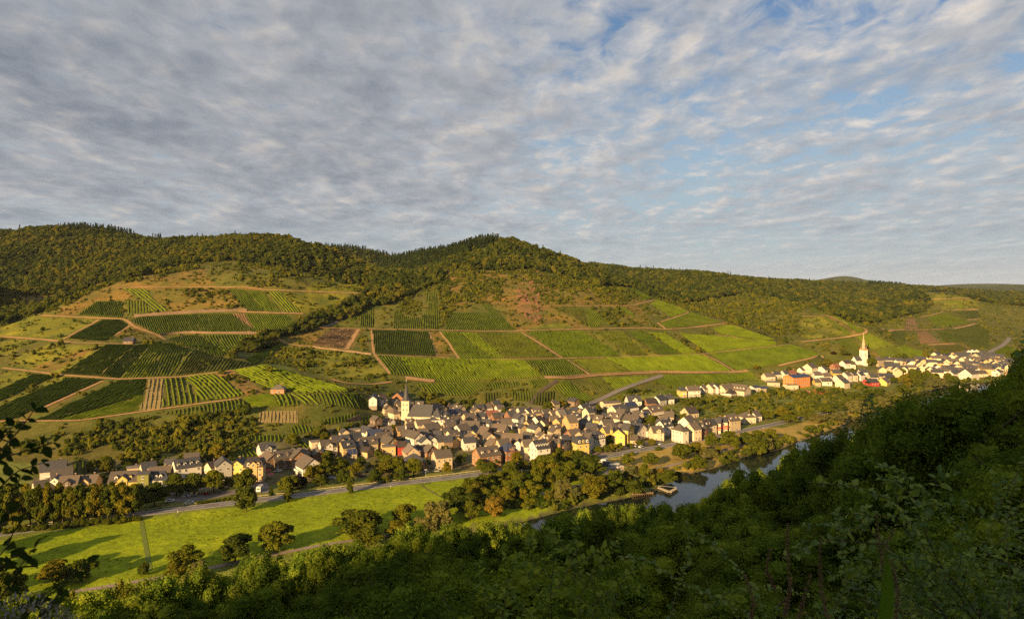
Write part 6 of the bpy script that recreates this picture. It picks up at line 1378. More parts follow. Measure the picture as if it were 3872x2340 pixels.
# --- individual trees in the valley: tile x base top width kind leaf zone
TD = '''Z7 1355 498 350 150 round green meadow
Z7 1155 548 408 135 round dark meadow
Z7 910 580 465 120 round green meadow
Z7 860 632 545 90 round yellow meadow
Z7 970 622 540 85 willow willow meadow
Z7 1770 415 288 190 round green meadow
Z7 1980 365 260 95 round green meadow
Z7 275 650 535 130 round yellow meadow
Z7 400 645 530 110 round dark meadow
Z7 705 612 530 70 bush dark meadow
Z7 2250 300 180 130 round dark meadow
Z7 2390 270 188 75 round green meadow
Z7 2150 375 240 130 willow willow meadow
Z7 2080 395 330 120 willow willow meadow
Z7 2310 340 245 90 round green meadow
Z7 2420 330 235 90 willow gold meadow
Z7 1800 470 385 120 round green meadow
Z7 1950 420 345 110 round yellow meadow
Z4 1760 1060 890 145 round green road
Z4 1765 1198 1010 140 round dark road
Z4 2070 1132 1040 65 poplar green road
Z4 2060 1065 940 115 round green road
Z4 2140 1030 945 110 round purple road
Z4 1940 1085 1005 45 bush dark road
Z5 1050 1148 990 72 poplar green road
Z4 1265 1085 925 150 round green park
Z4 1390 1075 915 135 round dark park
Z4 1530 1065 895 135 round green park
Z4 1110 1165 985 165 round dark park
Z4 980 1110 1000 120 round dark park
Z4 840 1020 935 100 round dark park
Z4 1580 750 720 10 bush green park
Z4 1560 835 720 105 round yellow park
V3 540 1000 740 230 round green green
V3 640 980 760 200 round green green
V3 800 1108 870 190 round dark green
V3 790 960 760 220 round green green
V3 1010 960 760 200 round yellow green
V3 290 1072 800 140 round yellow green
V3 460 1140 960 210 round green green
V3 1310 1085 860 190 round dark green
V3 1480 980 720 260 round yellow green
V3 1660 980 680 250 round green green
V3 1900 975 690 250 round green green
V3 1700 1060 880 180 round dark green
V3 1480 1080 970 160 bush green green
V3 1230 1090 980 120 bush green green
V3 2420 955 750 130 round yellow green
V3 2320 880 770 95 round green green
V3 1080 830 620 150 bush dark green
V3 1320 830 700 150 bush willow green
V3 1350 700 560 110 round dark green
V5 60 1135 950 130 round green front
V5 200 1210 1000 260 round green front
V5 310 1060 900 130 round dark front
V5 530 1185 990 215 round green front
V5 630 1035 840 150 round yellow front
V5 450 1320 1160 200 round green front
V5 670 1325 1170 200 round yellow front
V5 1110 1210 900 380 round green front
V5 1440 1300 1000 330 round green front
V5 1780 1230 890 350 round dark front
V5 1520 965 820 185 round green front
V5 1300 1130 920 240 round dark front
V5 1640 875 780 130 round green clipped
V5 1760 872 785 110 round dark clipped
V5 1895 870 755 130 round green clipped
V5 2020 862 745 125 round green clipped
V5 2115 848 715 125 round yellow clipped
V5 2230 832 710 120 round green clipped
V5 2090 720 590 85 round yellow clipped
V6 700 1010 915 125 round green clipped
V6 885 1000 890 125 round yellow clipped
Z6 1410 772 665 112 round green lawn
Z6 1225 775 670 82 round green lawn
Z6 1665 722 585 150 round green lawn
Z6 1785 695 575 112 round yellow lawn
Z6 1900 705 625 132 willow willow lawn
Z6 1800 802 690 140 willow green lawn
Z6 1905 632 495 95 round green lawn
Z6 2050 625 485 155 round green lawn
Z6 2112 645 558 52 poplar green lawn
Z6 1480 645 600 62 bush green lawn
Z6 1265 690 638 55 bush green lawn
Z6 2180 600 500 110 round dark lawn
Z6 2290 600 480 130 round green lawn
Z6 2390 570 470 110 round green lawn
Z6 1960 680 590 60 bush yellow lawn
Z6 1260 895 760 132 willow willow bank
Z6 1360 895 750 102 willow green bank
Z6 1480 860 780 105 willow gold bank
Z6 1545 915 808 165 willow dark bank
Z6 965 1035 850 225 willow yellow bank
Z6 1170 1015 905 125 bush dark bank
Z6 1270 1005 880 170 willow dark bank
Z6 880 900 820 100 willow willow bank
Z6 800 1040 940 120 willow willow bank
Z6 680 1060 960 110 willow willow bank
Z6 590 1060 970 80 willow yellow bank
Z6 440 1090 1000 130 willow green bank
Z6 180 1100 1010 130 willow gold bank
Z6 80 1060 960 120 willow dark bank
Z6 270 1000 880 150 round green bank
Z6 350 980 830 150 round green bank
Z6 230 900 800 120 round green bank
Z6 460 970 890 110 round green bank
Z6 380 1060 950 90 willow yellow bank
Z6 2270 650 520 170 willow green bank
Z6 2350 645 540 112 willow willow bank
Z6 2200 690 610 110 bush dark bank
Z6 2290 690 620 90 bush green bank
Z6 1640 870 800 70 bush dark bank
Z6 2010 760 700 90 bush dark bank
Z6 2090 735 680 80 bush dark bank
A4 60 1478 1400 150 round yellow belt
A4 300 1450 1350 150 round green belt
A4 480 1440 1350 130 round green belt
A4 640 1420 1330 140 round yellow belt
A4 700 1470 1390 150 round green belt
A4 860 1440 1340 150 round green belt
A4 980 1470 1390 170 willow willow belt
A4 1170 1470 1355 165 willow willow belt
A4 1060 1400 1300 150 round green belt
A4 1180 1370 1270 130 round dark belt
A4 1340 1395 1255 225 willow willow belt
A4 1270 1330 1230 120 round green belt
A4 1430 1310 1210 140 round green belt
A4 1560 1335 1225 180 willow willow belt
A4 1540 1240 1150 120 round dark belt
A4 1640 1260 1170 110 willow willow belt
A4 1700 1290 1210 100 willow green belt
A4 1450 1220 1150 110 round green belt
A4 1330 1280 1180 110 round green belt
A4 1850 1140 975 80 poplar green belt
A4 1905 1140 985 70 poplar green belt
A4 1790 1150 1020 90 poplar yellow belt
A4 1960 1130 1020 80 poplar green belt
A4 2020 1150 1050 110 willow willow belt
A4 2120 1140 1060 110 willow willow belt
A4 2220 1110 1030 110 willow dark belt
A4 1760 1210 1110 110 round dark belt
A4 550 1215 1160 52 round dark gardens
A4 685 1220 1155 60 round green gardens
A4 430 1225 1180 80 bush dark gardens
A4 790 1240 1200 60 bush dark gardens
A4 1070 1225 1185 70 bush dark gardens
A4 1440 945 870 55 round green gardens
A4 1480 940 860 60 round dark gardens
A4 1350 890 765 22 poplar dark gardens
A4 1220 850 800 80 round dark gardens
A4 1115 840 808 45 round purple gardens
A4 390 975 935 60 round yellow gardens
V6 880 680 520 200 round green gardens
V6 1430 400 260 140 round dark gardens
V6 1590 400 240 120 round dark gardens
V6 220 980 830 80 round yellow gardens
V5 150 1 0 1 bush dark gardens
V5 1640 200 40 90 poplar dark gardens
V5 1900 240 180 120 round purple gardens
V5 1150 540 430 170 round dark gardens
V5 690 540 440 150 round dark gardens'''
for ln in TD.split('\n'):
    q = ln.split()
    if float(q[4]) < 15: continue
    ptree(q[0], *map(float, q[1:5]), q[5], q[6], q[7])
for x_, y_, h_ in ((-197, 249, 15), (-216, 262, 14), (-181, 235, 13), (-168, 227, 12)): tree(x_, y_, h_, h_ * .8, 'round', 'dark', 'edge', seed=int(h_) % 4)
# trees between the houses
TOWN = [c[1] for c in COVER if c[0] == 'town']; rt = random.Random(77)
for tp, cnt_, hh in ((TOWN[0], 46, (5, 9)), (TOWN[1], 34, (6, 11))):
    lo, hi = tp.min(0), tp.max(0); k = 0; tries = 0
    while k < cnt_ and tries < 2500:
        tries += 1; q = (rt.uniform(lo[0], hi[0]), rt.uniform(lo[1], hi[1]))
        if not inside(np.array([q[0]]), np.array([q[1]]), tp)[0]: continue
        g = hit(np.array([q]))[0]
        if any((g[0] - f[0]) ** 2 + (g[1] - f[1]) ** 2 < (max(f[3], f[4]) * .9 + 2.2) ** 2 for f in FOOT) or np.hypot(ROADW[:, 0] - g[0], ROADW[:, 1] - g[1]).min() < 7: continue
        h = rt.uniform(*hh); tree(float(g[0]), float(g[1]), h, h * rt.uniform(.75, 1.1), 'round', rt.choice(['green', 'dark', 'yellow', 'green']), 'townnear' if tp is TOWN[0] else 'townfar', seed=rt.randint(0, 3)); k += 1
# thicket between meadow and river
TH = P('Z6', -60,960, 150,880, 380,820, 520,720, 1000,760, 1080,900, 1330,965, 1000,1045, 400,1100, -60,1115); lo, hi = TH.min(0), TH.max(0); k = 0
for _ in range(3000):
    q = (rt.uniform(lo[0], hi[0]), rt.uniform(lo[1], hi[1]))
    if k >= 52 or not inside(np.array([q[0]]), np.array([q[1]]), TH)[0]: continue
    g = hit(np.array([q]))[0]
    if any(np.hypot(pp_[:, 0] - g[0], pp_[:, 1] - g[1]).min() < hw_ + 2.5 for pp_, hw_ in BLOCK if hw_ < 3.5) or bank_sd(g[:1], g[1:2])[0] > -3 or any((t_[0].location.x - g[0]) ** 2 + (t_[0].location.y - g[1]) ** 2 < 16 for t_ in TREES): continue
    kd = rt.choice(['willow', 'round', 'round', 'willow', 'bush']); h = rt.uniform(6, 11.5) if kd != 'bush' else rt.uniform(2.5, 4.5)
    tree(float(g[0]), float(g[1]), h, h * rt.uniform(.75, 1.05) * (1.3 if kd == 'bush' else 1), kd, rt.choice(['green', 'yellow', 'dark', 'green', 'willow' if kd == 'willow' else 'yellow']), 'thicket', seed=rt.randint(0, 3)); k += 1
# roadside wood at far left
for i, x in enumerate(range(20, 990, 62)):
    yb = 1345 - (x / 990) * 95; ptree('Z4', x + random.uniform(-12, 12), yb - 8, 1030 + random.uniform(-25, 35) - (0 if x > 200 else -10), random.uniform(95, 135), 'willow' if i % 3 == 1 else 'round', ['dark', 'green', 'yellow'][i % 3], 'poplars')
for i, x in enumerate(range(50, 960, 75)):
    yb = 1275 - (x / 990) * 85; ptree('Z4', x + random.uniform(-15, 15), yb, 1010 + random.uniform(-15, 30), random.uniform(70, 110), 'poplar', ['green', 'dark', 'yellow'][i % 3], 'poplars')
for i, x in enumerate(range(30, 1000, 50)):
    yb = 1358 - (x / 990) * 95; ptree('Z4', x, yb, yb - random.uniform(40, 65), random.uniform(70, 100), 'bush', ['dark', 'green'][i % 2], 'poplars')
# hedge along the road
for i in range(14):
    x = 1420 + i * 21; ptree('Z4', x, 1150 - i * 2.8, 1116 - i * 2.8, 34, 'bush', 'dark' if i % 2 else 'green', 'hedge', n=700, size=0.06)
ZT = {'meadow': 'on the lower edge of the bright meadow', 'road': 'standing beside the main road', 'park': 'by the car park at left', 'green': 'on the green before the middle houses', 'front': 'below the road front of the village', 'clipped': 'in the planted row by the promenade',
      'lawn': 'on the dry riverside lawn', 'bank': 'on the river bank', 'belt': 'in the belt along the upper river', 'gardens': 'among the houses and gardens', 'poplars': 'in the roadside wood at far left', 'edge': 'on the meadow at the left picture edge', 'thicket': 'in the thicket between meadow and river', 'townnear': 'between near village houses', 'townfar': 'between far village houses', 'hedge': 'in the hedge between road and car park'}
LT = {'green': 'green', 'dark': 'dark green', 'yellow': 'yellow green', 'willow': 'pale silvery', 'gold': 'golden', 'purple': 'copper leaved', 'conifer': 'dark'}
KT = {'round': 'broadleaf tree', 'willow': 'bushy willow', 'poplar': 'slim upright tree', 'bush': 'bush', 'conifer': 'conifer'}
tg = defaultdict(list)
for t_ in TREES: tg[(t_[2], t_[3], t_[4])].append(t_)
for (kd, lf, zn), ts in tg.items():
    ts.sort(key=lambda t_: t_[1])
    for i, t_ in enumerate(ts):
        lab = f'{LT[lf]} {KT[kd]} {ZT[zn]}' + (f', {ORD[i]}' if len(ts) > 1 else ''); tag(t_[0], lab, 'bush' if kd == 'bush' else 'tree', KT[kd] + 's ' + ZT[zn])

# ------------------------------------------------------------------ blocked ground (paths, houses) for scattering
BX0, BY0, BR = -1000., 150., 2.0; blk = np.zeros((1000, 1300), bool)
def block(x, y, r):
    i0 = int((y - r - BY0) / BR); i1 = int((y + r - BY0) / BR) + 1; j0 = int((x - r - BX0) / BR); j1 = int((x + r - BX0) / BR) + 1
    if i0 < 0 or j0 < 0 or i1 > blk.shape[0] or j1 > blk.shape[1]: return
    blk[i0:i1, j0:j1] = True
for pts, hw in BLOCK:
    for x, y in polyline_resample(pts, 3): block(x, y, hw + 1.4)
for fx, fy, yw, a, b in FOOT: block(fx, fy, max(a, b) * 0.8 + 0.8)
def blocked(x, y):
    i = ((y - BY0) / BR).astype(int); j = ((x - BX0) / BR).astype(int); ok = (i >= 0) & (j >= 0) & (i < blk.shape[0]) & (j < blk.shape[1]); r = np.zeros(x.shape, bool); r[ok] = blk[i[ok], j[ok]]; return r
def in_plots(px, py):
    c = np.zeros(px.shape, bool)
    for pg in VPOLY:
        lo = pg.min(0); hi = pg.max(0); m = (px >= lo[0]) & (px <= hi[0]) & (py >= lo[1]) & (py <= hi[1]) & ~c
        if m.any(): k = np.nonzero(m)[0]; c[k] = inside(px[k], py[k], pg)
    return c
# ------------------------------------------------------------------ scattered masses: wood, scrub
def scatter(name, label, cat, pts, scl, src, seed, pick=None):
    me = bpy.data.meshes.new(name); n = len(pts); me.vertices.add(n); me.vertices.foreach_set('co', np.asarray(pts, np.float32).ravel())
    r = np.random.default_rng(seed)
    a = me.attributes.new('scl', 'FLOAT_VECTOR', 'POINT'); a.data.foreach_set('vector', np.asarray(scl, np.float32).ravel())
    a = me.attributes.new('rz', 'FLOAT_VECTOR', 'POINT'); rot = np.zeros((n, 3), np.float32); rot[:, 2] = r.random(n) * 6.283; rot[:, :2] = r.normal(0, 0.06, (n, 2)); a.data.foreach_set('vector', rot.ravel())
    a = me.attributes.new('pick', 'INT', 'POINT'); a.data.foreach_set('value', (r.integers(0, len(src), n) if pick is None else pick).astype(np.int32))
    cl = bpy.data.collections.new(name + '_sources')
    for i, m_ in enumerate(src): cl.objects.link(bpy.data.objects.new(f'{name}_source_{i}', m_))
    o = obj_from(name, me); g = bpy.data.node_groups.new(name, 'GeometryNodeTree'); g.interface.new_socket('Geometry', in_out='INPUT', socket_type='NodeSocketGeometry'); g.interface.new_socket('Geometry', in_out='OUTPUT', socket_type='NodeSocketGeometry')
    N = g.nodes.new; gi = N('NodeGroupInput'); go = N('NodeGroupOutput'); ci = N('GeometryNodeCollectionInfo'); ci.inputs['Collection'].default_value = cl; ci.inputs['Separate Children'].default_value = True; ci.inputs['Reset Children'].default_value = True
    ip = N('GeometryNodeInstanceOnPoints'); ip.inputs['Pick Instance'].default_value = True; lk = g.links.new
    def attr(nm, ty): x = N('GeometryNodeInputNamedAttribute'); x.data_type = ty; x.inputs['Name'].default_value = nm; return x.outputs[0]
    lk(gi.outputs[0], ip.inputs['Points']); lk(ci.outputs[0], ip.inputs['Instance']); lk(attr('pick', 'INT'), ip.inputs['Instance Index']); lk(attr('rz', 'FLOAT_VECTOR'), ip.inputs['Rotation']); lk(attr('scl', 'FLOAT_VECTOR'), ip.inputs['Scale']); lk(ip.outputs[0], go.inputs[0])
    md = o.modifiers.new('scatter', 'NODES'); md.node_group = g; tag(o, label, cat, None, 'stuff'); return o
def jgrid(x0, x1, y0, y1, s, r):
    X, Y = np.meshgrid(np.arange(x0, x1, s), np.arange(y0, y1, s)); X = X.ravel() + r.uniform(-.45, .45, X.size) * s; Y = Y.ravel() + r.uniform(-.45, .45, Y.size) * s
    return X, Y
rs = np.random.default_rng(21)
FORESTI = [i for i, c in enumerate(COVER) if c[0] == 'forest']
fm = [make_crown('round', 40 + i, 420, 0.055, 0.9, 0.35) for i in range(5)]; cmn = [make_conifer(50 + i, 200, 0.06) for i in range(3)]; bm_ = [make_crown('bush', 60 + i, 170, 0.11, 0.9, 0.4) for i in range(4)]
def rawmesh(nm, vf, mat): o = mesh_obj(nm, vf[0], vf[1], mat, link=False); m = o.data; bpy.data.objects.remove(o); return m
FM = [rawmesh('forest_crown', v, LEAF[k_]) for k_ in ('fore3', 'forest', 'fore2') for v in fm]; CM = [rawmesh('conifer_crown', v, LEAF['conifer']) for v in cmn]; BM = [rawmesh('scrub_bush', v, LEAF['scrub']) for v in bm_]
CONI = [P('D', 150,520, 260,520, 390,560, 390,585, 250,560, 150,560), P('D', 770,560, 870,560, 935,600, 930,620, 850,612, 780,605), P('D', 900,600, 1000,590, 1110,560, 1185,550, 1200,585, 1120,615, 1060,640, 1000,650, 930,655, 890,640), P('D', 2080,655, 2220,660, 2260,690, 2090,690), P('D', 740,570, 800,590, 800,605, 740,590)]
FP = []; FS_ = []; CP = []; CS_ = []
for (x0, x1, y0, y1, s) in ((-1100, 1900, 690, 1500, 7.6), (-1300, 2300, 1500, 2500, 9.5)):
    X, Y = jgrid(x0, x1, y0, y1, s, rs); Z = height(X, Y); px, py = to_px(X, Y, Z); k = (px > -350) & (px < 4250); X, Y, Z, px, py = (a[k] for a in (X, Y, Z, px, py))
    cvx = cover_at(px, py); f = np.isin(cvx, FORESTI) & ~blocked(X, Y) & ~in_plots(px, py) & (bank_sd(X, Y) < -20)
    con = np.zeros(len(X), bool)
    for pg in CONI: con |= inside(px, py, pg)
    con &= (rs.random(len(X)) < 0.85); con |= rs.random(len(X)) < 0.012
    d = f & ~con; hgt = rs.uniform(8, 13.5, len(X)); wdt = rs.uniform(9.5, 17.5, len(X)) * (1 if s < 8 else 1.25)
    FP.append(np.column_stack([X, Y, Z - 1.5])[d]); FS_.append(np.column_stack([wdt, wdt, hgt])[d]); c = f & con; h2 = rs.uniform(13, 20, len(X)); CP.append(np.column_stack([X, Y, Z - .5])[c]); CS_.append(np.column_stack([h2 * .95, h2 * .95, h2])[c])
FPa = np.vstack(FP); FSa = np.vstack(FS_); tonef = fbm(FPa[:, 0] / 60, FPa[:, 1] / 60, 3) + rs.normal(0, .55, len(FPa)); open_ = fbm(FPa[:, 0] / 45 + 40, FPa[:, 1] / 45, 3) < -0.95; FSa = FSa * (1 + .28 * np.clip(fbm(FPa[:, 0] / 35, FPa[:, 1] / 35 + 9, 2), -1, 1))[:, None]
pk = np.where(tonef < -.45, 0, np.where(tonef > .75, 2, 1)) * 5 + rs.integers(0, 5, len(FPa)); FPa, FSa, pk = FPa[~open_], FSa[~open_], pk[~open_]
scatter('hillside_forest', 'dense green broadleaf forest covering the hill tops', 'forest', FPa, FSa, FM, 1, pk)
scatter('conifer_stand', 'dark pointed conifers along the ridges', 'forest', np.vstack(CP), np.vstack(CS_), CM, 2)
# bushes: photo polygons with a density
BD = [(0.5, P('A3', 0,1100, 760,1080, 960,1310, 400,1330, 0,1330)), (0.45, P('A2', 120,1330, 1330,1380, 1330,1478, 100,1478)), (1.0, P('D', 30,1075, 150,1040, 300,1012, 480,1000, 620,985, 632,1060, 560,1105, 350,1125, 80,1105)), (0.9, P('A1', 600,300, 1000,180, 1720,0, 1850,40, 1300,150, 900,230, 560,440, 300,470, 0,600, 0,540, 380,430)),
      (0.75, P('A2', 0,0, 1190,0, 1190,90, 800,100, 620,230, 100,210, 0,180)), (0.5, P('A2', 620,90, 1200,110, 1200,260, 640,240)), (0.45, P('A2', 410,260, 1180,280, 900,420, 620,455)),
      (0.9, P('A2', 480,560, 700,440, 900,330, 1200,200, 1900,180, 1880,240, 1700,280, 1700,480, 1540,470, 1510,410, 1440,390, 1260,400, 1180,405, 1000,500, 900,540, 800,575, 560,640, 400,690, 340,640)),
      (0.95, P('A2', 0,660, 320,650, 400,690, 250,780, 60,890, -100,860)), (0.8, P('A2', 420,780, 700,780, 760,820, 700,1020, 560,1010, 400,900)), (0.55, P('A2', 760,820, 1240,850, 1400,1020, 1400,1090, 900,1060, 720,1000)), (0.6, P('A2', 1070,780, 1170,620, 1230,640, 1240,820)),
      (0.95, P('A2', 1860,240, 1930,240, 2000,420, 1980,560, 1920,600, 1870,590, 1880,420)), (0.85, P('A2', 1800,0, 2464,0, 2464,330, 2000,420, 1900,220)), (0.9, P('A3', 0,0, 1000,0, 1500,300, 1350,390, 1000,380, 800,280, 560,160, 300,160, 0,200)),
      (0.7, P('A3', 500,200, 1340,320, 1340,390, 640,370)), (0.8, P('A3', 1080,410, 1340,420, 1550,570, 1270,590, 1160,480)), (0.75, P('A3', 1470,380, 1560,370, 1770,500, 1700,520)), (0.85, P('A3', 1500,180, 2100,260, 2464,250, 2464,480, 2040,440, 1700,330)),
      (0.8, P('A4', -100,250, 700,280, 880,400, 700,480, 300,560, 200,570, 0,480)), (0.8, P('A4', 300,500, 760,480, 800,600, 700,720, 540,680)), (0.6, P('A4', 1080,480, 1450,600, 1900,500, 1800,450, 1500,560)), (0.7, P('A4', 1450,620, 1650,640, 1700,740)), (0.6, P('A4', 1050,740, 1260,800, 1340,880, 1150,880, 1000,820)),
      (0.5, P('A4', 2000,330, 2464,330, 2464,420, 2180,420)), (0.75, P('A3', 1240,1180, 1600,1110, 1700,1180, 1360,1280, 1100,1300)), (0.9, P('A2', 1700,1230, 1900,1220, 2180,1240, 2200,1330, 1960,1340, 1740,1290)), (0.8, P('A2', 1390,1090, 1540,1090, 1560,1200, 1420,1170)), (0.5, P('A3', 840,880, 900,890, 1080,1020, 1040,1030)), (0.6, P('A3', 1740,640, 1890,700, 2120,830, 2060,835)), (0.35, P('A3', 1130,620, 1450,860, 1360,862)),
      (0.75, P('A1', 1400,230, 1700,440, 1600,440)), (0.8, P('A1', 1700,230, 2120,230, 2280,420, 1720,430)), (0.35, P('A1', 0,600, 230,480, 890,510, 590,695, 0,665)), (0.4, P('A1', 60,920, 460,740, 700,745, 260,960)), (0.6, P('A3', 100,1300, 400,1290, 420,1340, 100,1350)),
      (0.75, P('D', 1560,985, 1640,950, 1760,945, 1900,945, 2080,925, 2080,960, 1900,1010, 1820,1000, 1700,990)), (0.6, P('D', 1840,920, 2060,900, 2250,905, 2080,930, 1880,945)), (0.5, P('V3', 1000,620, 1500,560, 1560,680, 1300,900, 1000,900)), (0.5, P('V5', -300,560, 100,640, 0,760, -300,760)), (0.9, P('V3', 500,280, 1080,180, 1500,130, 1700,100, 1720,200, 1300,200, 900,280, 200,420, 180,380)),
      (0.9, P('Z6', 1660,870, 1900,760, 2160,690, 2260,680, 2200,710, 1900,790, 1700,870)), (0.85, P('Z6', -100,1110, 500,1090, 1060,1030, 1260,1010, 1400,950, 1450,990, 1100,1060, 700,1100, 0,1150))]
X, Y = jgrid(-700, 1700, 330, 1650, 3.6, rs); Z = height(X, Y); px, py = to_px(X, Y, Z); sdx = bank_sd(X, Y); k = (px > -250) & (px < 4150) & (sdx < -3); X, Y, Z, px, py, sdx = (a[k] for a in (X, Y, Z, px, py, sdx))
dens = np.where((Z > 13), 0.34, 0.0)
for dn, pg in BD: dens = np.where(inside(px, py, pg), dn, dens)
dens = np.where((dens == 0) & inside(px, py, COVER[[i for i, c in enumerate(COVER) if c[0] == 'town'][0]][1]), 0.22, dens)
dens = np.where((sdx > -9.5) & (sdx < -3.2) & (X < 900) & (dens < .9), 0.9, dens)
clump = np.clip(0.5 + 0.75 * fbm(X / 16, Y / 16, 3), 0, 1.3); keep = (rs.random(len(X)) < dens * clump * (np.where(dens > 0.8, 1.4, 1.0))) & ~blocked(X, Y) & ~in_plots(px, py) & ~np.isin(cover_at(px, py), FORESTI)
X, Y, Z, dens = X[keep], Y[keep], Z[keep], dens[keep]; sz = rs.uniform(1.3, 3.0, len(X)) * (0.75 + 0.65 * dens) * np.where(rs.random(len(X)) < 0.07, 1.9, 1.0)
scatter('scrub_bushes', 'green scrub and bushes strewn over slopes, banks and gardens', 'scrub', np.column_stack([X, Y, Z - .3]), np.column_stack([sz * 1.1, sz * 1.1, sz * rs.uniform(.8, 1.5, len(X))]), BM, 3)
print('forest', sum(map(len, FP)), 'conifers', sum(map(len, CP)), 'bushes', len(X))
# tufts and taller grass on the meadow
MP = [c[1] for c in COVER if c[0] == 'meadow'][0]; X, Y = jgrid(-330, 120, 215, 460, 1.5, rs); Z = height(X, Y); px, py = to_px(X, Y, Z); k = inside(px, py, MP) & (bank_sd(X, Y) < -3) & ~blocked(X, Y)
X, Y, Z = X[k], Y[k], Z[k]; k = rs.random(len(X)) < np.clip(.10 + .30 * fbm(X / 11, Y / 11, 3), .02, .8); X, Y, Z = X[k], Y[k], Z[k]; sz = rs.uniform(.25, .8, len(X))
LEAF['grass'] = leafmat('grass_tuft', (0.205, 0.255, 0.009), 0.35, 0.4, 0.1, 0.08); GM = [rawmesh('grass_tuft', make_crown('bush', 80 + i, 46, .2, 0), LEAF['grass']) for i in range(3)]
scatter('meadow_tufts', 'tufts of longer grass scattered over the bright meadow', 'grass', np.column_stack([X, Y, Z - .05]), np.column_stack([sz * 1.4, sz * 1.4, sz * .45]), GM, 9); print('tufts', len(X))
# ------------------------------------------------------------------ the shaded wood on the near slope
SKX = np.array([-200, 0, 150, 250, 400, 600, 700, 850, 1000, 1150, 1300, 1400, 1500, 1600, 1680, 1750, 1850, 1950, 2040, 2120, 2200, 2300, 2380, 2464, 2700]) / 0.636364
SKY = np.array([1440, 1445, 1440, 1415, 1385, 1345, 1325, 1290, 1268, 1258, 1250, 1230, 1216, 1216, 1190, 1142, 1112, 1068, 1047, 990, 964, 934, 905, 855, 800]) / 0.636364
rf = random.Random(11); NEAR = []
FR = [('fore', 0), ('foredark', 1), ('fore', 2), ('foredark', 3), ('foreyel', 4)]
def slope_room(x, y, wm=3.0):
    z = float(height(np.array([x]), np.array([y]))[0]); px = CX + FS * x / y; wpx = wm / y * FS; lim = max(np.interp(px, SKX, SKY), np.interp(px - wpx, SKX, SKY)); return z, px, CAMZ - (lim - HY) / FS * y - z
def on_slope(x, y): return float(bank_sd(np.array([x]), np.array([y]))[0]) - RIVW > 4
d = 17.0
while d < 330:
    step = 4.6 + d * 0.042; u = -0.95 + rf.uniform(0, 0.05)
    while u < 0.98:
        dd_ = d + rf.uniform(-.45, .45) * step; x = u * dd_ + rf.uniform(-.4, .4) * step; y = dd_
        if on_slope(x, y):
            z, px, room = slope_room(x, y)
            if room > 1.6: NEAR.append((dd_, x, y, z, min(room * rf.choice([.45, .6, .75, .9, .95]) * rf.uniform(.9, 1.05), rf.uniform(7, 18)), px, step))
        u += step / d
    d += step * 0.95
for q in range(-150, 4050, 46):          # the crowns that stand up against the valley
    for _ in range(60):
        y = rf.uniform(70, 215) if q < 3300 else rf.uniform(35, 120); u = (q + rf.uniform(-25, 25) - CX) / FS; x = u * y
        if not on_slope(x, y): continue
        z, px, room = slope_room(x, y, 2.0)
        if 6 < room < 20: NEAR.append((y, x, y, z, room * rf.uniform(.98, 1.15) * (1.03 if q > 3000 else 1.0), px, 7.5)); break
NEAR.sort(key=lambda t_: t_[0]); far_pts = []; far_s = []
FW = {}
for lf, sd_ in FR:
    FW[('n', lf, sd_)] = tree_meshes('wood', lf, 14000, 0.0074, sd_, 0.68); FW[('f', lf, sd_)] = tree_meshes('wood', lf, 7000, 0.0104, sd_ + 5, 0.72)
    FW[('b', lf, sd_)] = tree_meshes('bush', lf, 5500, 0.016, sd_ + 10, 0.7)
cnt = 0; SLOPE = defaultdict(list)
COLN = [(620, 'below the meadow end'), (1250, 'below the meadow trees'), (1800, 'below the village'), (2450, 'below the campers'), (3000, 'below the river bend'), (3500, 'below the far church'), (9999, 'at the right edge')]
for i, (dd_, x, y, z, h, px, step) in enumerate(NEAR):
    if cnt < 290 and -250 < px < 4150:
        lf, sd_ = FR[rf.choice([0, 0, 0, 1, 1, 2, 2, 2, 3, 3, 3, 4])]; bush = h < 4.0
        w = (h * rf.uniform(.95, 1.3)) if not bush else h * rf.uniform(1.2, 1.7); w = min(max(w, 2.6), step * 1.3)
        if bush: root = empty('slope_bush', (x, y, z - .3), rf.uniform(0, 6.28)); c, t = FW[('b', lf, sd_)]; root.scale = (w / 1.25, w / 1.25, h)
        else: root = empty('slope_tree', (x, y, z - .3), rf.uniform(0, 6.28)); c, t = FW[('n' if dd_ < 75 else 'f', lf, sd_)]; root.scale = (w / .86, w / .86, h)
        obj_from('crown', c, root); obj_from('trunk', t, root); cnt += 1
        adj = {'fore': 'mid green', 'foredark': 'dark green', 'foreyel': 'yellowish'}[lf]; colp = next(n for v, n in COLN if px < v); band = 'near' if dd_ < 40 else 'midway down' if dd_ < 90 else 'low'
        SLOPE[(adj, 'bush' if bush else 'tree', band, colp)].append((px, root))
    else: far_pts.append((x, y, z - .3)); w = min(h * 1.1, 10); far_s.append((w / .86, w / .86, h))
for (adj, kd, band, colp), rs_ in SLOPE.items():
    rs_.sort(key=lambda q: q[0])
    for i, (_, root) in enumerate(rs_): tag(root, f'{adj} slope {kd} {band} {colp}' + (f', {ORD[i]}' if len(rs_) > 1 else ''), kd, 'trees and bushes of the shaded near slope')
if far_pts: scatter('near_slope_wood', 'dark shaded wood sloping down to the river', 'wood', np.array(far_pts), np.array(far_s), [FW[('f', 'foredark', 1)][0], FW[('f', 'fore', 2)][0], FW[('f', 'foredark', 3)][0]], 5)
print('near slope trees', cnt, 'rest', len(far_pts))

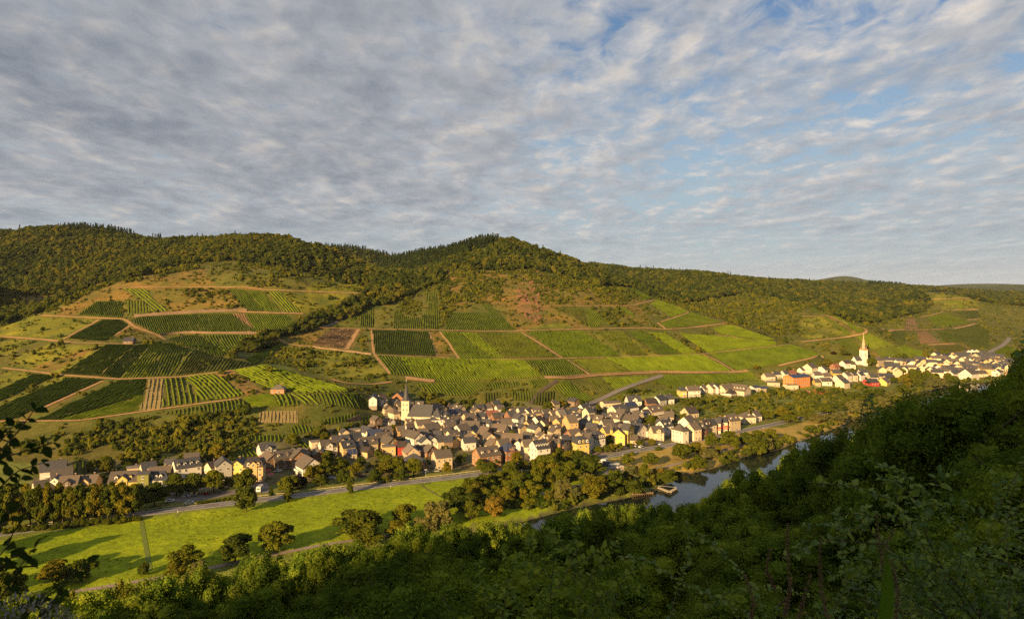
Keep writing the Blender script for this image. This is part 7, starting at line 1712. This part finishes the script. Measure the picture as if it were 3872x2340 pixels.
# ------------------------------------------------------------------ shrubs at the camera's feet, leaf by leaf
def leaf_shape(L, Wd): # pointed folded leaf along +X
    return [(0, 0, 0), (L * .3, Wd * .5, .12 * Wd), (L * .3, 0, -.02 * L), (L * .3, -Wd * .5, .12 * Wd), (L * .68, Wd * .38, .08 * Wd), (L * .68, 0, -.03 * L), (L * .68, -Wd * .38, .08 * Wd), (L, 0, -.09 * L)], [(0, 2, 1), (0, 3, 2), (1, 2, 5, 4), (2, 3, 6, 5), (4, 5, 7), (5, 6, 7)]
def shrub_mesh(seed, stems, hgt, spread, L, Wd, gap, arch=0.3, opp=False, twig=True, leafm='fore'):
    r = random.Random(seed); st = MB(); LV = []; LF = []; lv, lf_ = leaf_shape(L, Wd); b = 0
    def leaf(p, d, k):
        nonlocal b
        x = d.normalized(); z = Vector((r.gauss(0, .45), r.gauss(0, .45), 1.0)).normalized(); y = z.cross(x)
        if y.length < 1e-3: return
        y.normalize(); z = x.cross(y); k *= r.uniform(.6, 1.15)
        for q in lv: LV.append(tuple(p + (x * q[0] + y * q[1] + z * q[2]) * k))
        LF.extend(tuple(i + b for i in f) for f in lf_); b += len(lv)
    def stem(p, d, length, rad, depth):
        n = max(4, int(length / gap)); s = length / n; ph = r.random() * 6.28
        for i in range(n):
            q = p + d * s; st.tube(p, q, rad * (1 - .8 * i / n), rad * (1 - .8 * (i + 1) / n), 4)
            d = (d + Vector((r.gauss(0, .09), r.gauss(0, .09), -arch * .06 * (i / n) * 2))).normalized(); ph += 2.4
            if i > n * .12 or depth:
                a = d.orthogonal().normalized(); c = d.cross(a)
                for o in ((0, math.pi) if opp else (0, 2.1)):
                    side = a * math.cos(ph + o) + c * math.sin(ph + o); leaf(q, side + d * .5 + Vector((0, 0, -.1)), 1.0 - .35 * i / n)
            if twig and depth < 2 and i > 1 and r.random() < (.34 if depth == 0 else .14): 
                a = d.orthogonal().normalized(); c = d.cross(a); t = r.random() * 6.28; stem(q, (d * .7 + a * math.cos(t) * .8 + c * math.sin(t) * .8).normalized(), length * r.uniform(.25, .5) * (1 - .4 * i / n), rad * .55, depth + 1)
            p = q
        leaf(p, d, .8)
    for k in range(stems):
        a = r.random() * 6.28; d = Vector((math.cos(a) * spread * r.random(), math.sin(a) * spread * r.random(), 1)).normalized()
        stem(Vector((r.uniform(-.25, .25), r.uniform(-.25, .25), -.1)), d, hgt * r.uniform(.7, 1.1), .006 + .002 * hgt, 0)
    o = mesh_obj('leaves', LV, LF, LEAF[leafm], link=False); m1 = o.data; bpy.data.objects.remove(o); o = st.obj('stems', [BARK], link=False); m2 = o.data; bpy.data.objects.remove(o); return m1, m2
SH = {'ovate': [shrub_mesh(1, 12, 2.2, .8, .10, .06, .065, .3, False, True, 'near'), shrub_mesh(2, 12, 2.0, .9, .095, .055, .065, .4, False, True, 'nearblue')],
      'bramble': [shrub_mesh(3, 11, 2.6, 1.0, .065, .052, .055, 1.3, True, True, 'nearblue'), shrub_mesh(4, 11, 2.4, 1.1, .06, .05, .055, 1.5, True, True, 'near')],
      'fine': [shrub_mesh(5, 13, 1.9, .9, .075, .032, .05, .5, False, True, 'nearyel')]}
SHN = defaultdict(list)
def shrub(kind, i, x, y, h, label, base=2.1, grp='shrubs on the bank before the camera', nm='shrub'):
    z = float(height(np.array([x]), np.array([y]))[0]); root = empty(nm, (x, y, z - .1), rf.uniform(0, 6.28)); k = h / base; root.scale = (k * rf.uniform(.95, 1.25), k * rf.uniform(.95, 1.25), k); m = SH[kind][i % len(SH[kind])]
    obj_from('leaves', m[0], root); obj_from('stems', m[1], root); tag(root, label, 'shrub', grp); SHN[label].append((CX + FS * x / y, y, root)); return root
def limit(px): return float(np.interp(px, SKX, SKY))
n_sh = 0; d = 5.2
while d < 27:
    step = 0.95 + d * .075; u = -.82 + rf.uniform(0, .1)
    while u < .86:
        y = d + rf.uniform(-.4, .4) * step; x = u * y; z = float(height(np.array([x]), np.array([y]))[0]); px = CX + FS * x / y
        lim = limit(px) + (95 if px < 2600 else 60) * (1.5 if px < 1600 else 1.0) + max(0, 14 - d) * 12
        zt = CAMZ - (lim - HY) / FS * y; room = min((zt - z) * rf.uniform(.4, 1.0), rf.uniform(1.3, 3.2))
        if room > .45:
            kind = rf.choice(['ovate', 'ovate', 'fine', 'bramble'] if px < 2500 else ['bramble', 'bramble', 'ovate', 'ovate', 'fine']); colp = next(n for v, n in COLN if px < v); band = 'nearest' if d < 9 else 'mid distant' if d < 16 else 'rear'
            shrub(kind, rf.randint(0, 1), x, y, room, f"{band} " + {'ovate': 'oval leaved shrub', 'bramble': 'arching bramble', 'fine': 'narrow leaved yellowish shrub'}[kind] + f' {colp}'); n_sh += 1
        u += step / d
    d += step
print('shrubs', n_sh)
for lab, q in SHN.items():
    q.sort(key=lambda t_: t_[0])
    for i, (_, _, o) in enumerate(q):
        if len(q) > 1: o['label'] = f'{lab}, {ORD[min(i, 19)]}'
# ------------------------------------------------------------------ plants right before the lens
def pxw(x, y, d): return Vector(at_depth(S('D', [(x, y)]), d)[0])
def spray(name, label, cat, lines, d, L, Wd, gap, leafm, seed, rad=.004, opp=True, jit=.12, down=.25, dd=0.0):
    """stems given as picture polylines at a distance d, leaves set along them; stands as one plant"""
    r = random.Random(seed); STEMS = []; LV = []; LF = []; lv, lf_ = leaf_shape(L, Wd); b = 0; base = pxw(*lines[0][0], d)
    for ln in lines:
        st = MB(); STEMS.append(st); dep = d + r.uniform(-jit, jit) * d; pts = [pxw(x, y, dep + dd * i) + Vector((0, r.uniform(-.02, .02) * d, 0)) for i, (x, y) in enumerate(ln)]
        a = np.array([tuple(p) for p in pts]); a = polyline_resample(a, gap) if False else a
        seg = np.r_[0, np.cumsum(np.linalg.norm(np.diff(a, axis=0), axis=1))]; n = max(3, int(seg[-1] / gap)); t = np.linspace(0, seg[-1], n); c = np.column_stack([np.interp(t, seg, a[:, k]) for k in range(3)])
        c += np.cumsum(np.random.default_rng(seed + len(LV)).normal(0, gap * .05, c.shape), axis=0) * .5; ph = r.random() * 6.28
        for i in range(n - 1):
            p, q = Vector(c[i]), Vector(c[i + 1]); f = i / n; st.tube(p - base, q - base, rad * (1.1 - .8 * f), rad * (1.1 - .8 * (i + 1) / n), 5)
            dv = (q - p).normalized(); o1 = dv.orthogonal().normalized(); o2 = dv.cross(o1); ph += 2.2
            for o in ((0, math.pi) if opp else (0,)):
                side = (o1 * math.cos(ph + o) + o2 * math.sin(ph + o)); x = (side + dv * r.uniform(.2, .7) + Vector((0, 0, -down * r.random()))).normalized(); z = Vector((r.gauss(0, .5), r.gauss(-.3, .5), 1)).normalized(); y = z.cross(x).normalized(); z = x.cross(y); k = r.uniform(.55, 1.15) * (1 - .3 * f)
                for w_ in lv: LV.append(tuple(q - base + (x * w_[0] + y * w_[1] + z * w_[2]) * k))
                LF.extend(tuple(j + b for j in g) for g in lf_); b += len(lv)
    root = empty(name, tuple(base)); mesh_obj('leaves', LV, LF, LEAF[leafm], root); [st.obj('stem', [STEMM], root) for st in STEMS]; tag(root, label, cat); return root
STEMM = plain('green_stem', (0.15, 0.12, 0.05), 0.8, 0.2, 0.2, 6.0); LEAF['nearblack'] = leafmat('leaf_branch_dark', (0.030, 0.050, 0.012), 0.4, 0.3); LEAF['seed'] = leafmat('dry_seed', (0.15, 0.095, 0.06), 0.4, 0.2); LEAF['fluff'] = leafmat('seed_fluff', (0.34, 0.32, 0.27), 0.2, 0.3)
spray('overhanging_branch', 'dark leafy branch hanging into the left picture edge', 'branch',
 [[(-60, 1180), (0, 1090), (40, 1035), (75, 985)], [(-60, 1150), (10, 1100), (60, 1085), (125, 1065)], [(-60, 1250), (0, 1180), (50, 1130), (90, 1120)], [(-60, 1120), (-10, 1060), (25, 1025)], [(-50, 1300), (0, 1260), (40, 1200), (60, 1150)]], 3.2, .085, .052, .045, 'nearblack', 3, .006)
spray('leaning_shoot', 'dark leafy shoots rising from the lower left corner', 'branch',
 [[(-40, 1500), (20, 1420), (60, 1360), (100, 1310), (110, 1290)], [(-40, 1440), (0, 1380), (30, 1340), (70, 1325)], [(90, 1500), (130, 1440), (160, 1390), (200, 1360)], [(-40, 1380), (0, 1330), (20, 1290)], [(30, 1500), (80, 1450), (120, 1420), (150, 1410)]], 3.4, .085, .055, .05, 'nearblack', 4, .005)
spray('clematis', 'pale fluffy seed heads in the bottom left corner', 'climber',
 [[(-20, 1500), (40, 1470), (90, 1460), (140, 1470)], [(0, 1500), (60, 1480), (120, 1475), (190, 1490)], [(-20, 1470), (20, 1450), (70, 1440)], [(60, 1510), (110, 1490), (170, 1500)]], 3.0, .035, .012, .012, 'fluff', 5, .002, True, .1)
spray('tall_sapling', 'light green leafy sapling rising at the bottom centre', 'sapling',
 [[(1330, 1530), (1325, 1440), (1330, 1350), (1325, 1262)], [(1390, 1530), (1395, 1400), (1385, 1300), (1392, 1235)], [(1200, 1530), (1215, 1450), (1230, 1380), (1245, 1330)], [(1330, 1480), (1290, 1410), (1260, 1360), (1215, 1330)], [(1390, 1430), (1430, 1370), (1470, 1320), (1490, 1290)], [(1330, 1430), (1370, 1380), (1420, 1345), (1460, 1330)], [(1240, 1520), (1180, 1450), (1160, 1400), (1150, 1365)], [(1330, 1400), (1290, 1360), (1275, 1310), (1280, 1285)], [(1450, 1530), (1480, 1450), (1500, 1390), (1540, 1350)], [(1380, 1350), (1350, 1310), (1340, 1285)], [(1280, 1530), (1275, 1470), (1240, 1430), (1190, 1420)], [(1420, 1500), (1440, 1440), (1480, 1410), (1530, 1405)]], 8.0, .13, .076, .042, 'near', 6, .007, True, .08)
spray('arching_bramble', 'long bramble stems arching across the lower right', 'bramble',
 [[(1480, 1330), (1560, 1350), (1660, 1400), (1740, 1440), (1850, 1500)], [(1870, 1330), (1960, 1300), (2050, 1260), (2120, 1240), (2190, 1250)], [(1960, 1170), (2040, 1160), (2120, 1190), (2200, 1290), (2240, 1400)], [(2090, 1110), (2160, 1130), (2240, 1190), (2310, 1280), (2350, 1400)], [(1680, 1290), (1740, 1330), (1800, 1400), (1850, 1500)], [(2464, 1200), (2400, 1290), (2330, 1360), (2230, 1400)], [(2480, 1080), (2420, 1150), (2380, 1240), (2340, 1340)], [(1700, 1480), (1760, 1430), (1850, 1410), (1960, 1430)], [(2200, 1500), (2260, 1420), (2300, 1330), (2330, 1230)], [(1600, 1500), (1640, 1400), (1660, 1320), (1650, 1260)], [(2000, 1500), (2030, 1400), (2030, 1300), (2010, 1220)], [(2420, 1500), (2430, 1400), (2440, 1280), (2455, 1160)], [(2080, 1000), (2095, 960), (2100, 925)], [(2140, 1010), (2110, 985), (2090, 950)], [(2440, 900), (2452, 850), (2462, 800)]], 6.5, .068, .055, .04, 'nearblue', 7, .005, True, .15)
spray('dock_stalks', 'rust brown seed stalks among the lower right bushes', 'weed',
 [[(1900, 1500), (1890, 1400), (1900, 1320), (1885, 1250)], [(1990, 1500), (1985, 1420), (1970, 1350), (1975, 1290)], [(2120, 1500), (2115, 1400), (2105, 1300), (2110, 1230)], [(1810, 1510), (1815, 1450), (1800, 1390)], [(2170, 1510), (2180, 1430), (2160, 1360)], [(1930, 1510), (1940, 1440), (1955, 1390)], [(1870, 1420), (1840, 1370), (1850, 1320)], [(2115, 1350), (2140, 1310), (2150, 1270)]], 4.2, .022, .016, .008, 'seed', 8, .003, True, .1)
# broad blade close to the lens
r_ = pxw(2120, 1560, 1.05); bl = MB(); n = 9; cen = [pxw(2118 + 18 * math.sin(i / n * 2.2), 1560 - i * (1560 - 1325) / n, 1.05 + .01 * i) for i in range(n + 1)]
wd = [.012 * (math.sin(min(1, (i + 2) / 7) * math.pi * .5)) * (1 - (i / n) ** 3) + .0006 for i in range(n + 1)]
v = []; 
for c, w_ in zip(cen, wd): v += [tuple(c - r_ + Vector((-w_, 0, 0))), tuple(c - r_ + Vector((0, .004, 0))), tuple(c - r_ + Vector((w_, 0, 0)))]
bl.add(v, [(3 * i + k, 3 * i + 1 + k, 3 * i + 4 + k, 3 * i + 3 + k) for i in range(n) for k in (0, 1)]); o = bl.obj('grass_blade', [leafmat('blade_green', (0.07, 0.14, 0.012), 0.2, 0.5)], smooth=True); o.location = r_
tag(o, 'broad blurred green blade close to the camera at lower right', 'grass blade')
# ------------------------------------------------------------------ thin evening air
hz_m = bpy.data.materials.new('evening_air'); hz_m.use_nodes = True; ht = hz_m.node_tree; ht.nodes.clear(); ho = ht.nodes.new('ShaderNodeOutputMaterial'); pv = ht.nodes.new('ShaderNodeVolumePrincipled')
pv.inputs['Color'].default_value = (0.80, 0.87, 0.97, 1); pv.inputs['Density'].default_value = 0.000018; pv.inputs['Anisotropy'].default_value = 0.0; ht.links.new(pv.outputs[0], ho.inputs['Volume'])
m = MB(); m.box(0, 0, 198.5, 19600, 19600, 403); hzo = m.obj('haze', [hz_m]); tag(hzo, kind='stuff', label='thin pale evening haze filling the valley')
